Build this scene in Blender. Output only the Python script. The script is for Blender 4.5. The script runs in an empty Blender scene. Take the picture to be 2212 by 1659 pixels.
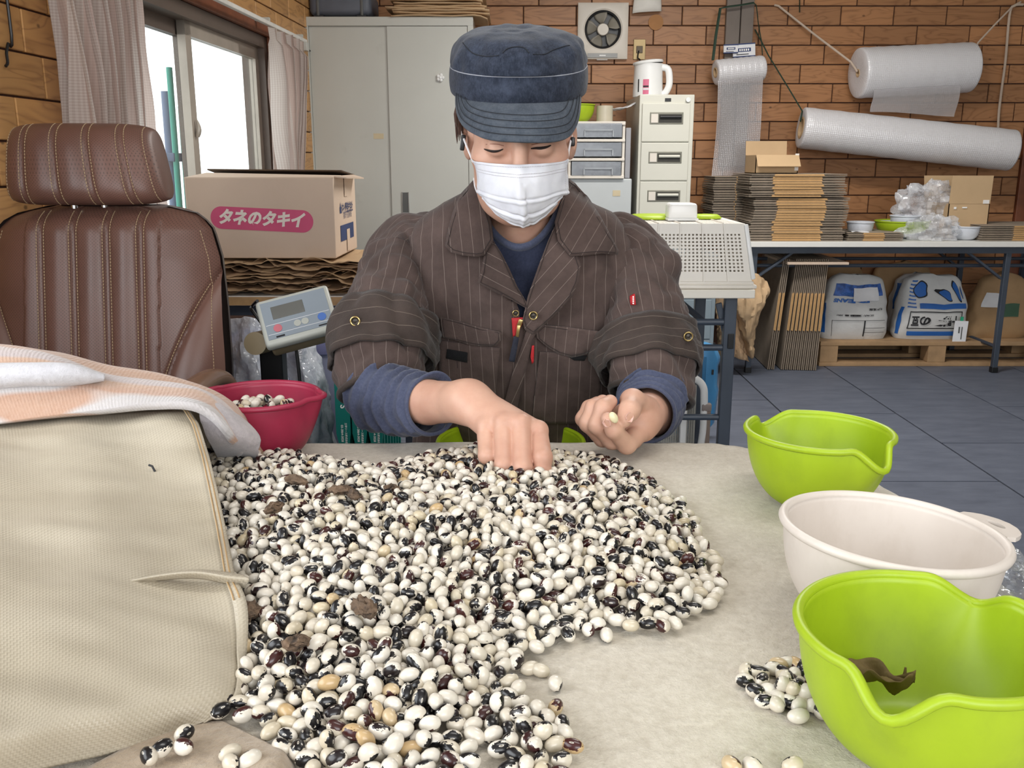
import bpy, bmesh, math, random
import numpy as np
from mathutils import Vector, Matrix, Quaternion, noise
from mathutils.geometry import delaunay_2d_cdt

random.seed(7); np.random.seed(7)
S = bpy.context.scene
COL = S.collection
R = math.radians

# ------------------------------------------------------------------ camera, world, lights, exposure
CAM_H, PITCH, FOC = 1.10, R(13.5), 2000.0
SP, CP = math.sin(PITCH), math.cos(PITCH)
cam = bpy.data.objects.new('camera', bpy.data.cameras.new('camera'))
COL.objects.link(cam)
cam.location = (0, 0, CAM_H); cam.rotation_euler = (R(90) - PITCH, 0, 0)
cam.data.sensor_fit = 'HORIZONTAL'; cam.data.sensor_width = 36.0
cam.data.lens = FOC / 2212 * 36.0
cam.data.clip_start = 0.02
S.camera = cam

world = bpy.data.worlds.new('overcast_sky'); S.world = world
world.use_nodes = True
bg = world.node_tree.nodes['Background']
bg.inputs[0].default_value = (0.93, 0.97, 1.0, 1); bg.inputs[1].default_value = 3.0

def area(name, loc, target, sx, sy, power, col=(1, 1, 1)):
    l = bpy.data.lights.new(name, 'AREA'); l.shape = 'RECTANGLE'; l.size = sx; l.size_y = sy
    l.energy = power; l.color = col
    o = bpy.data.objects.new(name, l); COL.objects.link(o); o.location = loc
    o.rotation_euler = (Vector(target) - Vector(loc)).to_track_quat('-Z', 'Y').to_euler()
    return o
# daylight of the two windows behind the camera (openings in wall_left and wall_front)
area('daylight_side_window', (-1.42, 0.1, 1.45), (0.6, 1.0, 0.9), 2.0, 1.1, 19, (0.93, 0.96, 1.0))
area('daylight_front_window', (0.9, -1.95, 1.60), (0.9, 3.0, 1.15), 2.6, 1.3, 52, (0.97, 0.98, 1.0))
# ceiling tubes
area('tube_light', (0.55, 0.9, 2.36), (0.55, 0.9, 0), 1.2, 0.28, 12, (1.0, 0.97, 0.93))
area('tube_light', (0.9, 3.7, 2.36), (0.9, 3.7, 0), 1.2, 0.28, 48, (1.0, 0.97, 0.93))

S.view_settings.view_transform = 'Standard'; S.view_settings.look = 'None'
S.view_settings.gamma = 1.0; S.view_settings.use_curve_mapping = False
S.view_settings.exposure = 0.0

# ------------------------------------------------------------------ photograph point -> place at a known depth
def ray(px, py):
    u = (px - 1106) / FOC; v = (829.5 - py) / FOC
    return u, v * SP + CP, v * CP - SP
def pt(px, py, Y):
    dx, dy, dz = ray(px, py); t = Y / dy
    return Vector((dx * t, Y, CAM_H + dz * t))
def pz(px, py, Z=0.70):
    dx, dy, dz = ray(px, py); t = (Z - CAM_H) / dz
    return Vector((dx * t, dy * t, Z))
def px_of(p):
    x, y, z = p[0], p[1], p[2] - CAM_H
    f = y * CP - z * SP; up = y * SP + z * CP
    return 1106 + FOC * x / f, 829.5 - FOC * up / f, f

# ------------------------------------------------------------------ colours and materials
def lin(c):
    c = c / 255.0
    return c / 12.92 if c <= 0.04045 else ((c + 0.055) / 1.055) ** 2.4
def C(r, g, b): return (lin(r), lin(g), lin(b), 1.0)

class NT:
    def __init__(s, name):
        s.m = bpy.data.materials.new(name); s.m.use_nodes = True
        s.t = s.m.node_tree; s.n = s.t.nodes; s.b = s.n['Principled BSDF']; s.out = s.n['Material Output']
    def new(s, typ, **kw):
        n = s.n.new(typ)
        for k, v in kw.items():
            if hasattr(n, k) and not k.startswith('i_'): setattr(n, k, v)
        return n
    def put(s, sock, v):
        if isinstance(v, bpy.types.NodeSocket): s.t.links.new(v, sock)
        elif v is not None: sock.default_value = v
    def tex(s, kind='Object'): return s.new('ShaderNodeTexCoord').outputs[kind]
    def mapping(s, vec, scale=(1, 1, 1), loc=(0, 0, 0), rot=(0, 0, 0)):
        n = s.new('ShaderNodeMapping'); s.put(n.inputs['Vector'], vec)
        n.inputs['Scale'].default_value = scale; s.put(n.inputs['Location'], loc); n.inputs['Rotation'].default_value = rot
        return n.outputs[0]
    def noise(s, vec, scale=5, detail=3, rough=.5, dist=0, out=0):
        n = s.new('ShaderNodeTexNoise'); s.put(n.inputs['Vector'], vec)
        n.inputs['Scale'].default_value = scale; n.inputs['Detail'].default_value = detail
        n.inputs['Roughness'].default_value = rough; n.inputs['Distortion'].default_value = dist
        return n.outputs[out]
    def voro(s, vec, scale=5, feature='F1', rnd=1.0):
        n = s.new('ShaderNodeTexVoronoi'); n.feature = feature; s.put(n.inputs['Vector'], vec)
        n.inputs['Scale'].default_value = scale; n.inputs['Randomness'].default_value = rnd
        return n.outputs['Distance']
    def math(s, op, a, b=None, c=None, clamp=False):
        n = s.new('ShaderNodeMath'); n.operation = op; n.use_clamp = clamp
        s.put(n.inputs[0], a)
        if b is not None: s.put(n.inputs[1], b)
        if c is not None: s.put(n.inputs[2], c)
        return n.outputs[0]
    def vmath(s, op, a, b=None):
        n = s.new('ShaderNodeVectorMath'); n.operation = op; s.put(n.inputs[0], a)
        if b is not None: s.put(n.inputs[1], b)
        return n.outputs[0]
    def ramp(s, fac, stops, interp='LINEAR'):
        n = s.new('ShaderNodeValToRGB'); n.color_ramp.interpolation = interp; e = n.color_ramp.elements
        while len(e) < len(stops): e.new(0.5)
        for i, (p, c) in enumerate(stops):
            e[i].position = p; e[i].color = c if len(c) == 4 else (*c, 1)
        s.put(n.inputs[0], fac); return n.outputs[0]
    def mix(s, fac, a, b, blend='MIX'):
        n = s.new('ShaderNodeMix'); n.data_type = 'RGBA'; n.blend_type = blend
        s.put(n.inputs[0], fac); s.put(n.inputs[6], a); s.put(n.inputs[7], b); return n.outputs[2]
    def sep(s, vec):
        n = s.new('ShaderNodeSeparateXYZ'); s.put(n.inputs[0], vec); return n.outputs
    def comb(s, x, y, z):
        n = s.new('ShaderNodeCombineXYZ'); s.put(n.inputs[0], x); s.put(n.inputs[1], y); s.put(n.inputs[2], z); return n.outputs[0]
    def attr(s, name, out='Vector'):
        n = s.new('ShaderNodeAttribute'); n.attribute_name = name; return n.outputs[out]
    def rnd(s): return s.new('ShaderNodeObjectInfo').outputs['Random']
    def bump(s, h, strength=.3, dist=.01):
        n = s.new('ShaderNodeBump'); n.inputs['Strength'].default_value = strength; n.inputs['Distance'].default_value = dist
        s.put(n.inputs['Height'], h); s.put(s.b.inputs['Normal'], n.outputs[0]); return n.outputs[0]
    def set(s, **kw):
        mp = dict(col='Base Color', rough='Roughness', metal='Metallic', spec='Specular IOR Level', sheen='Sheen Weight', coat='Coat Weight',
                  trans='Transmission Weight', sss='Subsurface Weight', alpha='Alpha', emit='Emission Color', estr='Emission Strength', ior='IOR')
        for k, v in kw.items(): s.put(s.b.inputs[mp[k]], v)
        return s

def plain(name, col, rough=.5, metal=0, var=.12, scale=6, bump=0, bscale=60, spec=.5, sheen=0, coat=0, dirt=None, bd=.004, rvar=0):
    n = NT(name); o = n.tex()
    f = n.noise(o, scale, 4, .6)
    d = tuple(x * (1 - var) for x in col[:3]) + (1,); l = tuple(min(1, x * (1 + var)) for x in col[:3]) + (1,)
    c = n.ramp(f, [(.3, d), (.7, l)])
    if dirt:
        g = n.ramp(n.noise(o, dirt[1], 5, .65), [(dirt[2], (0, 0, 0, 1)), (dirt[2] + .18, (1, 1, 1, 1))])
        c = n.mix(n.math('MULTIPLY', g, dirt[3]), c, dirt[0])
    n.set(col=c, rough=rough, metal=metal, spec=spec, sheen=sheen, coat=coat)
    if bump: n.bump(n.noise(o, bscale, 3), bump, bd)
    return n.m

# ------------------------------------------------------------------ mesh builder
class MB:
    def __init__(s): s.v = []; s.f = []; s.uv = []; s.hasuv = False
    def add(s, vs, fs, uv=None):
        o = len(s.v); s.v += [tuple(p) for p in vs]; s.f += [tuple(i + o for i in f) for f in fs]
        if uv is not None: s.uv += [tuple(a) for a in uv]; s.hasuv = True
        else: s.uv += [(0, 0)] * len(vs)
        return s
    def box(s, c, d, rot=None, taper=1.0):
        x, y, z = d[0] / 2, d[1] / 2, d[2] / 2
        vs = [Vector((sx * x * (taper if sz > 0 else 1), sy * y * (taper if sz > 0 else 1), sz * z)) for sz in (-1, 1) for sy in (-1, 1) for sx in (-1, 1)]
        if rot is not None: vs = [rot @ p for p in vs]
        c = Vector(c)
        return s.add([p + c for p in vs], [(0, 2, 3, 1), (4, 5, 7, 6), (0, 1, 5, 4), (2, 6, 7, 3), (0, 4, 6, 2), (1, 3, 7, 5)])
    def bb(s, x0, x1, y0, y1, z0, z1): return s.box(((x0 + x1) / 2, (y0 + y1) / 2, (z0 + z1) / 2), (x1 - x0, y1 - y0, z1 - z0))
    def beam(s, p0, p1, w, h, up=(0, 0, 1)):
        p0, p1 = Vector(p0), Vector(p1); d = p1 - p0; L = d.length; z = d.normalized()
        x = Vector(up).cross(z)
        if x.length < 1e-4: x = Vector((1, 0, 0))
        x.normalize(); y = z.cross(x)
        return s.box((p0 + p1) / 2, (w, h, L), Matrix((x, y, z)).transposed())
    def tube(s, pts, r, n=10, cap=True, closed=False, flat=1.0, up=None):
        P = [Vector(p) for p in pts]; N = len(P)
        rs = r if isinstance(r, (list, tuple, np.ndarray)) else [r] * N
        vs, fs, uv = [], [], []; prev = None; L = 0
        for i in range(N):
            a = P[(i - 1) % N] if (closed or i > 0) else P[0]; b = P[(i + 1) % N] if (closed or i < N - 1) else P[-1]
            t = (b - a); t = t.normalized() if t.length > 1e-9 else Vector((0, 0, 1))
            if prev is None:
                ref = Vector(up) if up is not None else (Vector((0, 0, 1)) if abs(t.z) < .9 else Vector((1, 0, 0)))
                x = ref.cross(t).normalized()
            else:
                x = prev - t * prev.dot(t); x = x.normalized() if x.length > 1e-6 else t.orthogonal().normalized()
            y = t.cross(x); prev = x
            if i: L += (P[i] - P[i - 1]).length
            for k in range(n):
                an = 2 * math.pi * k / n
                vs.append(P[i] + (x * math.cos(an) + y * math.sin(an) * flat) * rs[i]); uv.append((k / n, L))
        m = N if closed else N - 1
        for i in range(m):
            j = (i + 1) % N
            for k in range(n): fs.append((i * n + k, i * n + (k + 1) % n, j * n + (k + 1) % n, j * n + k))
        if cap and not closed:
            fs.append(tuple(range(n - 1, -1, -1))); fs.append(tuple((N - 1) * n + k for k in range(n)))
        return s.add(vs, fs, uv)
    def cyl(s, p0, p1, r0, r1=None, n=20, cap=True): return s.tube([p0, p1], [r0, r0 if r1 is None else r1], n, cap)
    def lathe(s, prof, n=32, c=(0, 0, 0), M=None, fn=None):
        vs, fs = [], []
        for (r, z) in prof:
            for k in range(n):
                a = 2 * math.pi * k / n
                p = Vector((r * math.cos(a), r * math.sin(a), z))
                if fn: p = fn(p, a)
                if M is not None: p = M @ p
                vs.append(p + Vector(c))
        for i in range(len(prof) - 1):
            for k in range(n): fs.append((i * n + k, i * n + (k + 1) % n, (i + 1) * n + (k + 1) % n, (i + 1) * n + k))
        if prof[0][0] > 1e-6: pass
        return s.add(vs, fs)
    def grid(s, P, closeu=False, closev=False, uv=None):
        nv, nu = len(P), len(P[0]); vs = [p for row in P for p in row]; fs = []
        for j in range(nv if closev else nv - 1):
            for i in range(nu if closeu else nu - 1):
                a, b = (i + 1) % nu, (j + 1) % nv
                fs.append((j * nu + i, j * nu + a, b * nu + a, b * nu + i))
        U = None
        if uv == 'auto':
            U = []; A = np.array([[tuple(p) for p in row] for row in P])
            du = np.zeros(A.shape[:2]); du[:, 1:] = np.cumsum(np.linalg.norm(np.diff(A, axis=1), axis=2), axis=1)
            dv = np.zeros(A.shape[:2]); dv[1:, :] = np.cumsum(np.linalg.norm(np.diff(A, axis=0), axis=2), axis=0)
            du = np.repeat(du.mean(0)[None], nv, 0); dv = np.repeat(dv.mean(1)[:, None], nu, 1)
            U = [(du[j, i], dv[j, i]) for j in range(nv) for i in range(nu)]
        elif uv is not None: U = [u for row in uv for u in row]
        return s.add(vs, fs, U)
    def sphere(s, c, r, n=16, m=10, M=None):
        r = r if isinstance(r, (tuple, list, Vector)) else (r, r, r)
        prof = [(math.sin(math.pi * j / m) if 0 < j < m else 1e-5, -math.cos(math.pi * j / m)) for j in range(m + 1)]
        vs = MB().lathe(prof, n)
        pts = [Vector((p[0] * r[0], p[1] * r[1], p[2] * r[2])) for p in vs.v]
        if M is not None: pts = [M @ p for p in pts]
        return s.add([p + Vector(c) for p in pts], vs.f)
    def xf(s, M):
        s.v = [tuple(M @ Vector(p)) for p in s.v]; return s
    def build(s, name, mat=None, parent=None, smooth=True, ang=40, bevel=0, seg=2, solid=0, soff=-1, sub=0, weld=False, **tags):
        me = bpy.data.meshes.new(name)
        me.from_pydata(s.v, [], s.f)
        if s.hasuv:
            uvl = me.uv_layers.new(name='UVMap'); A = np.array(s.uv, dtype=np.float32)
            li = np.empty(len(me.loops), dtype=np.int32); me.loops.foreach_get('vertex_index', li)
            uvl.data.foreach_set('uv', A[li].ravel())
        if bevel or weld:
            bm = bmesh.new(); bm.from_mesh(me)
            if weld: bmesh.ops.remove_doubles(bm, verts=bm.verts, dist=1e-5)
            if bevel:
                ed = [e for e in bm.edges if len(e.link_faces) == 2 and e.calc_face_angle(0) > R(35)]
                bmesh.ops.bevel(bm, geom=ed, offset=bevel, segments=seg, affect='EDGES', profile=.5, clamp_overlap=True)
            bm.to_mesh(me); bm.free()
        me.validate()
        if smooth:
            me.shade_smooth()
            if ang < 180: me.set_sharp_from_angle(angle=R(ang))
        return link(name, me, mat, parent, solid=solid, soff=soff, sub=sub, **tags)

ORD = ['', 'second', 'third', 'fourth', 'fifth', 'sixth', 'seventh', 'eighth', 'ninth', 'tenth', 'eleventh', 'twelfth', 'thirteenth', 'fourteenth', 'fifteenth', 'sixteenth', 'seventeenth', 'eighteenth', 'nineteenth', 'twentieth', 'twenty-first', 'twenty-second', 'twenty-third', 'twenty-fourth', 'twenty-fifth', 'twenty-sixth']
def nth_top(k, n, end='top'):      # k counted from the far end, n in all
    i = n - 1 - k
    return f'{end}most' if i == 0 else f'{ORD[i]} from {end},'
def wm(o):
    M = o.matrix_basis.copy()
    if o.parent: M = wm(o.parent) @ o.matrix_parent_inverse @ M
    return M
def link(name, me, mat=None, parent=None, solid=0, soff=-1, sub=0, label=None, cat=None, group=None, kind=None):
    o = bpy.data.objects.new(name, me); COL.objects.link(o)
    if mat is not None and not (me and len(me.materials)): me.materials.append(mat)
    if parent is not None:
        o.parent = parent; o.matrix_parent_inverse = wm(parent).inverted()
    if solid:
        m = o.modifiers.new('thickness', 'SOLIDIFY'); m.thickness = solid; m.offset = soff
    if sub:
        m = o.modifiers.new('smooth', 'SUBSURF'); m.levels = sub; m.render_levels = sub
    tag(o, label, cat, group, kind); return o
def tag(o, label=None, cat=None, group=None, kind=None):
    if label: o['label'] = label
    if cat: o['category'] = cat
    if group: o['group'] = group
    if kind: o['kind'] = kind
    return o
def thing(name, label, cat, loc=(0, 0, 0), rz=0, group=None):
    o = bpy.data.objects.new(name, None); COL.objects.link(o); o.empty_display_size = .05
    o.location = loc; o.rotation_euler = (0, 0, rz); return tag(o, label, cat, group)
def place(o, loc, rz=0, rx=0, ry=0, sc=None):
    o.location = loc; o.rotation_euler = (rx, ry, rz)
    if sc: o.scale = (sc, sc, sc)
    return o
def dup(o, loc=None, rz=None, label=None, group=None, parent=None, rx=None):
    c = o.copy(); COL.objects.link(c)
    if parent is not None: c.parent = parent
    for ch in o.children: dup(ch, parent=c)
    if loc is not None: c.location = loc
    if rz is not None: c.rotation_euler[2] = rz
    if rx is not None: c.rotation_euler[0] = rx
    return tag(c, label, None, group)

def cat_rom(P, n):
    P = np.array(P, dtype=float); m = len(P)
    t = np.linspace(0, m - 1, n); i = np.clip(np.floor(t).astype(int), 0, m - 2); f = (t - i)[:, None]
    p0 = P[np.clip(i - 1, 0, m - 1)]; p1 = P[i]; p2 = P[i + 1]; p3 = P[np.clip(i + 2, 0, m - 1)]
    return .5 * ((2 * p1) + (-p0 + p2) * f + (2 * p0 - 5 * p1 + 4 * p2 - p3) * f ** 2 + (-p0 + 3 * p1 - 3 * p2 + p3) * f ** 3)
def surf(rows, nu, nv):
    A = np.array([cat_rom([tuple(p) for p in r], nu) for r in rows])
    return np.stack([cat_rom(A[:, k], nv) for k in range(nu)], axis=1)
def grid_normals(A, closeu=False):
    if closeu: du = np.roll(A, -1, 1) - np.roll(A, 1, 1)
    else: du = np.gradient(A, axis=1)
    dv = np.gradient(A, axis=0); n = np.cross(du, dv); l = np.linalg.norm(n, axis=2, keepdims=True); l[l < 1e-12] = 1
    return n / l
def nz(p, s=1.0, seed=0.0): return noise.noise(Vector((p[0] * s + seed, p[1] * s + seed * .7, p[2] * s - seed * .3)))
def lerp(a, b, t): return a + (b - a) * t

_txt = {}
def text_mesh(s, size, offset=0.0, sx=1.0):
    """flat lettering as a mesh, centred on its own middle, reading along +x with up = +y"""
    k = (s, size, offset, sx)
    if k in _txt: return _txt[k]
    cu = bpy.data.curves.new('lettering', 'FONT'); cu.body = s; cu.size = size; cu.offset = offset; cu.align_x = 'CENTER'; cu.align_y = 'CENTER'
    cu.resolution_u = 3
    o = bpy.data.objects.new('lettering', cu); COL.objects.link(o)
    dg = bpy.context.evaluated_depsgraph_get(); dg.update()
    me = bpy.data.meshes.new_from_object(o.evaluated_get(dg))
    vs = [(v.co.x * sx, v.co.y, 0) for v in me.vertices]; fs = [tuple(p.vertices) for p in me.polygons]
    bpy.data.objects.remove(o); _txt[k] = (vs, fs); return _txt[k]
for _a in [('タネのタキイ', .062, .0030, 1.1), ('タキイ種苗株式会社', .02, .0004, .8), ('京都市下京区梅小路', .011, 0, .8), ('S.C.R. 619', .05, .0012, 1.0), ('S', .035, .0008, 1.0),
           ('三甲リース株式会社', .021, .0005, 1.0), ('03-3864-3028', .017, .0003, 1.0), ('十勝の豆', .085, .003, 1.0), ('BEANS', .05, .0025, 1.0), ('HOKKAIDO', .035, .0015, 1.0),
           ('正味重量 30kg', .02, .0004, 1.0), ('北海道産', .024, .0006, 1.0)]:
    text_mesh(*_a)
def lettering(name, key, mat, parent, M, fn=None):
    vs, fs = text_mesh(*key)
    P = [M @ Vector(v) for v in vs]
    if fn: P = [fn(p) for p in P]
    return MB().add(P, fs).build(name, mat, parent, smooth=False)
def frame(o, x, y):
    x = Vector(x).normalized(); y = Vector(y); y = (y - x * y.dot(x)).normalized(); z = x.cross(y)
    M = Matrix((x, y, z)).transposed().to_4x4(); M.translation = Vector(o); return M

def sheet(outline, fn, step, name, mat, parent=None, solid=.0015, soff=-1, uvs=True, **kw):
    """flat outline (2-D) filled with a fine net of faces, then carried into place by fn(a, b)"""
    o = [Vector(p) for p in outline]
    pts, e = [], []
    for i in range(len(o)):
        a, b = o[i], o[(i + 1) % len(o)]; n = max(1, int((b - a).length / step))
        for k in range(n): pts.append(a.lerp(b, k / n))
    n = len(pts); e = [(i, (i + 1) % n) for i in range(n)]
    xs = [p.x for p in pts]; ys = [p.y for p in pts]
    X0, Y0 = min(xs), min(ys)
    for i in range(int((max(xs) - X0) / step) + 1):
        for j in range(int((max(ys) - Y0) / step) + 1):
            q = Vector((X0 + (i + .5 * (j % 2)) * step, Y0 + (j + .5) * step)); ins = False; near = 1e9
            for k in range(n):
                a, b = pts[k], pts[(k + 1) % n]
                if (a.y > q.y) != (b.y > q.y) and q.x < (b.x - a.x) * (q.y - a.y) / (b.y - a.y) + a.x: ins = not ins
                near = min(near, (a - q).length_squared)
            if ins and near > (step * .45) ** 2: pts.append(q)
    r = delaunay_2d_cdt(pts, e, [list(range(n))], 1, 1e-7)
    V2 = r[0]; F = [f for f in r[2]]
    mb = MB().add([fn(p.x, p.y) for p in V2], F, [(p.x, p.y) for p in V2] if uvs else None)
    return mb.build(name, mat, parent, solid=solid, soff=soff, ang=60, **kw)
# ------------------------------------------------------------------ shared materials
def wood_brick(name, a, b, c):
    n = NT(name); o = n.tex(); r = n.rnd()
    off = n.comb(n.math('MULTIPLY', r, 37.0), n.math('MULTIPLY', r, 91.0), n.math('MULTIPLY', r, 53.0))
    p = n.vmath('ADD', n.mapping(o, (1.6, 1.6, 9)), off)
    w = n.noise(p, 1.7, 2, .5, .6)
    rings = n.math('FRACT', n.math('MULTIPLY', w, 7.0))
    rings = n.math('POWER', n.math('ABSOLUTE', n.math('SUBTRACT', n.math('MULTIPLY', rings, 2.0), 1.0)), 3.0)
    fine = n.noise(n.vmath('ADD', n.mapping(o, (6, 6, 160)), off), 2, 3, .6)
    base = n.mix(n.math('MULTIPLY', rings, .75), a, b)
    base = n.mix(n.math('MULTIPLY', fine, .35), base, c)
    tint = n.ramp(r, [(0, (.80, .80, .80, 1)), (1, (1.12, 1.1, 1.06, 1))])
    base = n.mix(1.0, base, tint, 'MULTIPLY')
    kv = n.voro(n.vmath('ADD', n.mapping(o, (7, 7, 11)), off), 1.0)
    knot = n.ramp(kv, [(.035, (1, 1, 1, 1)), (.075, (0, 0, 0, 1))])
    base = n.mix(n.math('MULTIPLY', knot, .65), base, C(58, 34, 20))
    n.set(col=base, rough=.42, spec=.35); n.bump(rings, .08, .002)
    return n.m
M_BRICK = wood_brick('wood_panel_reddish', C(168, 119, 80), C(124, 82, 52), C(182, 137, 96))
M_BRICKL = wood_brick('wood_panel_daylit', C(202, 152, 96), C(150, 104, 62), C(214, 170, 118))  # lighter copy for the left wall: its stronger daylight is put into the colour
M_GROOVE = plain('panel_groove', C(70, 44, 32), .8)
M_WHITEWALL = plain('painted_board', C(206, 200, 190), .8)
M_STEEL = plain('cream_steel', C(196, 196, 188), .38, var=.04, scale=2, dirt=(C(160, 158, 148), 3, .62, .5))
M_STEEL_F = plain('beige_steel', C(205, 203, 190), .4, var=.04, scale=2)
M_STEEL_D = plain('dark_grey_steel', C(92, 92, 90), .5)  # even dark grey, for the handle inset, case straps and tag writing
M_STEEL_G = plain('blue_grey_steel', C(128, 142, 150), .45, var=.05)
M_WHITEP = plain('white_plastic', C(232, 232, 230), .3, var=.03)
M_CREAMP = plain('cream_plastic', C(218, 210, 198), .45, var=.05, dirt=(C(180, 170, 155), 5, .6, .5))
M_BLACK = plain('black_plastic', C(22, 22, 24), .4)
M_BLACKM = plain('black_metal', C(20, 21, 24), .35)
M_LEG = plain('dark_leg_steel', C(62, 70, 82), .4, var=.15, dirt=(C(105, 108, 112), 9, .66, .6))
M_TABLETOP = plain('white_laminate', C(226, 224, 218), .35, var=.03)
M_PLY = plain('ply_edge', C(186, 150, 104), .6, var=.2, scale=20)
M_CARD = plain('cardboard', C(196, 166, 128), .85, var=.07, scale=4, bump=.1, bscale=120)
M_CARDP = plain('pale_cardboard', C(208, 186, 166), .82, var=.06, scale=3, dirt=(C(184, 160, 138), 3, .6, .5), bump=.08, bscale=100)
M_CARDG = plain('grey_brown_cardboard', C(152, 138, 122), .9, var=.14, scale=14)
M_CARDT = plain('tan_flap_cardboard', C(196, 156, 106), .85, var=.14, scale=12)
M_CARDI = plain('carton_core', C(84, 66, 50), .9)
M_KRAFT = plain('kraft_paper', C(178, 148, 116), .85, var=.16, scale=7, bump=.25, bscale=30, dirt=(C(120, 92, 68), 6, .55, .5), bd=.01)
M_KRAFTL = plain('light_kraft_paper', C(188, 158, 122), .8, var=.1, scale=7, bump=.2, bscale=24, bd=.01)
M_PALLET = plain('pallet_wood', C(168, 136, 100), .8, var=.2, scale=9, dirt=(C(110, 84, 60), 7, .6, .6))
M_LIME = None
M_ROPE = plain('white_rope', C(196, 178, 160), .9)
M_GREENSTRAP = plain('dark_green_strap', C(38, 62, 48), .7)
M_TAPE = plain('tan_tape', C(200, 184, 150), .4)
M_NAVY = plain('navy_ink', C(38, 56, 104), .6)
M_INK = plain('black_ink', C(26, 26, 30), .6)
M_WINK = plain('white_ink', C(238, 236, 232), .5)
M_PAPER = plain('white_paper', C(226, 226, 228), .7)
def clear_film(name, tint, op=.35, bscale=40, bstr=.5, rough=.12, wr=0, haze=(.75, .78, .82, 1)):
    """thin see-through plastic: clear sheet, milky where it is creased, with glossy reflections"""
    n = NT(name); o = n.tex(); n.n.remove(n.b)
    tr = n.new('ShaderNodeBsdfTransparent'); tr.inputs[0].default_value = tint
    df = n.new('ShaderNodeBsdfDiffuse'); df.inputs[0].default_value = haze
    gl = n.new('ShaderNodeBsdfGlossy'); gl.inputs['Roughness'].default_value = rough
    b = n.new('ShaderNodeBump'); b.inputs['Strength'].default_value = bstr; b.inputs['Distance'].default_value = .01
    h = n.noise(o, bscale, 3, .6, .5); n.put(b.inputs['Height'], h)
    for s in (df, gl): n.put(s.inputs['Normal'], b.outputs[0])
    m1 = n.new('ShaderNodeMixShader'); m2 = n.new('ShaderNodeMixShader')
    f = n.ramp(n.noise(o, bscale * .5, 4, .7), [(.35, (op * .45,) * 3 + (1,)), (.7, (min(1, op * 1.5),) * 3 + (1,))])
    n.put(m1.inputs[0], f); n.t.links.new(tr.outputs[0], m1.inputs[1]); n.t.links.new(df.outputs[0], m1.inputs[2])
    fr = n.new('ShaderNodeLayerWeight'); n.put(fr.inputs['Normal'], b.outputs[0])
    n.put(m2.inputs[0], n.math('ADD', n.math('MULTIPLY', n.math('POWER', fr.outputs['Facing'], 4.0), .35), .04 + wr)); n.t.links.new(m1.outputs[0], m2.inputs[1]); n.t.links.new(gl.outputs[0], m2.inputs[2])
    n.t.links.new(m2.outputs[0], n.out.inputs['Surface'])
    return n.m
M_FILM = clear_film('clear_plastic_film', (.93, .95, .97, 1), .30)
M_FILMW = clear_film('milky_plastic_film', (.97, .98, 1, 1), .36, 26, haze=(.95, .96, .99, 1))
M_LINER = clear_film('bluish_white_liner', (.95, .97, 1, 1), .85, 20, .9, .15, .05, haze=(.80, .84, .92, 1))
M_GLASS = clear_film('window_glass', (.97, .99, .98, 1), .02, 1, 0, .02)
M_DRAWER = clear_film('smoked_drawer_plastic', (.50, .53, .58, 1), .42, 8, .1, .2, haze=(.32, .34, .37, 1))
def bubble(name, op):
    n = NT(name); o = n.tex('UV'); n.n.remove(n.b)
    v = n.voro(o, 95, 'F1', .05)
    b = n.new('ShaderNodeBump'); b.inputs['Strength'].default_value = .55; b.inputs['Distance'].default_value = .004; b.invert = True
    n.put(b.inputs['Height'], v)
    tr = n.new('ShaderNodeBsdfTransparent'); tr.inputs[0].default_value = (.93, .92, .93, 1)
    df = n.new('ShaderNodeBsdfDiffuse'); df.inputs[0].default_value = C(226, 224, 226)
    gl = n.new('ShaderNodeBsdfGlossy'); gl.inputs['Roughness'].default_value = .22
    for s in (df, gl): n.put(s.inputs['Normal'], b.outputs[0])
    m1 = n.new('ShaderNodeMixShader'); m2 = n.new('ShaderNodeMixShader'); m1.inputs[0].default_value = op
    n.t.links.new(tr.outputs[0], m1.inputs[1]); n.t.links.new(df.outputs[0], m1.inputs[2]); m2.inputs[0].default_value = .13
    n.t.links.new(m1.outputs[0], m2.inputs[1]); n.t.links.new(gl.outputs[0], m2.inputs[2]); n.t.links.new(m2.outputs[0], n.out.inputs['Surface'])
    return n.m
M_BUBROLL = bubble('rolled_bubble_wrap', 1.0)
M_BUBSHEET = bubble('hanging_bubble_wrap', .36)

# ------------------------------------------------------------------ room shell
YB, ZC = 5.60, 2.42                       # back wall, ceiling
WL = lambda y: -1.195 + (y - 2.24) * .042  # left wall runs very slightly inwards
LA = math.atan(.042)
WIN = (2.62, 4.42, .80, 1.645)             # window opening in the left wall: y0, y1, z0, z1
def lw(y, d=0.0): return Vector((WL(y) + d * math.cos(LA), y - d * math.sin(LA), 0))
def lwp(y, z, d=0.0):
    p = lw(y, d); p.z = z; return p

def shared_brick(w, h, d=.012):
    mb = MB().box((0, 0, 0), (w, d, h))
    me_o = mb.build('brick', None, None, smooth=False, bevel=.0022, seg=1)
    me = me_o.data; bpy.data.objects.remove(me_o); return me
PIT, BW, GAP = .105, .300, .006
_bc = {}
def brick(parent, cx, M, w, mat):
    w = round(w, 3)
    if (w, mat.name) not in _bc:
        me = shared_brick(w - GAP, PIT - GAP); me.materials.append(mat); _bc[(w, mat.name)] = me
    o = bpy.data.objects.new('brick', _bc[(w, mat.name)]); COL.objects.link(o)
    o.matrix_basis = M; o.parent = parent; return o

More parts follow.
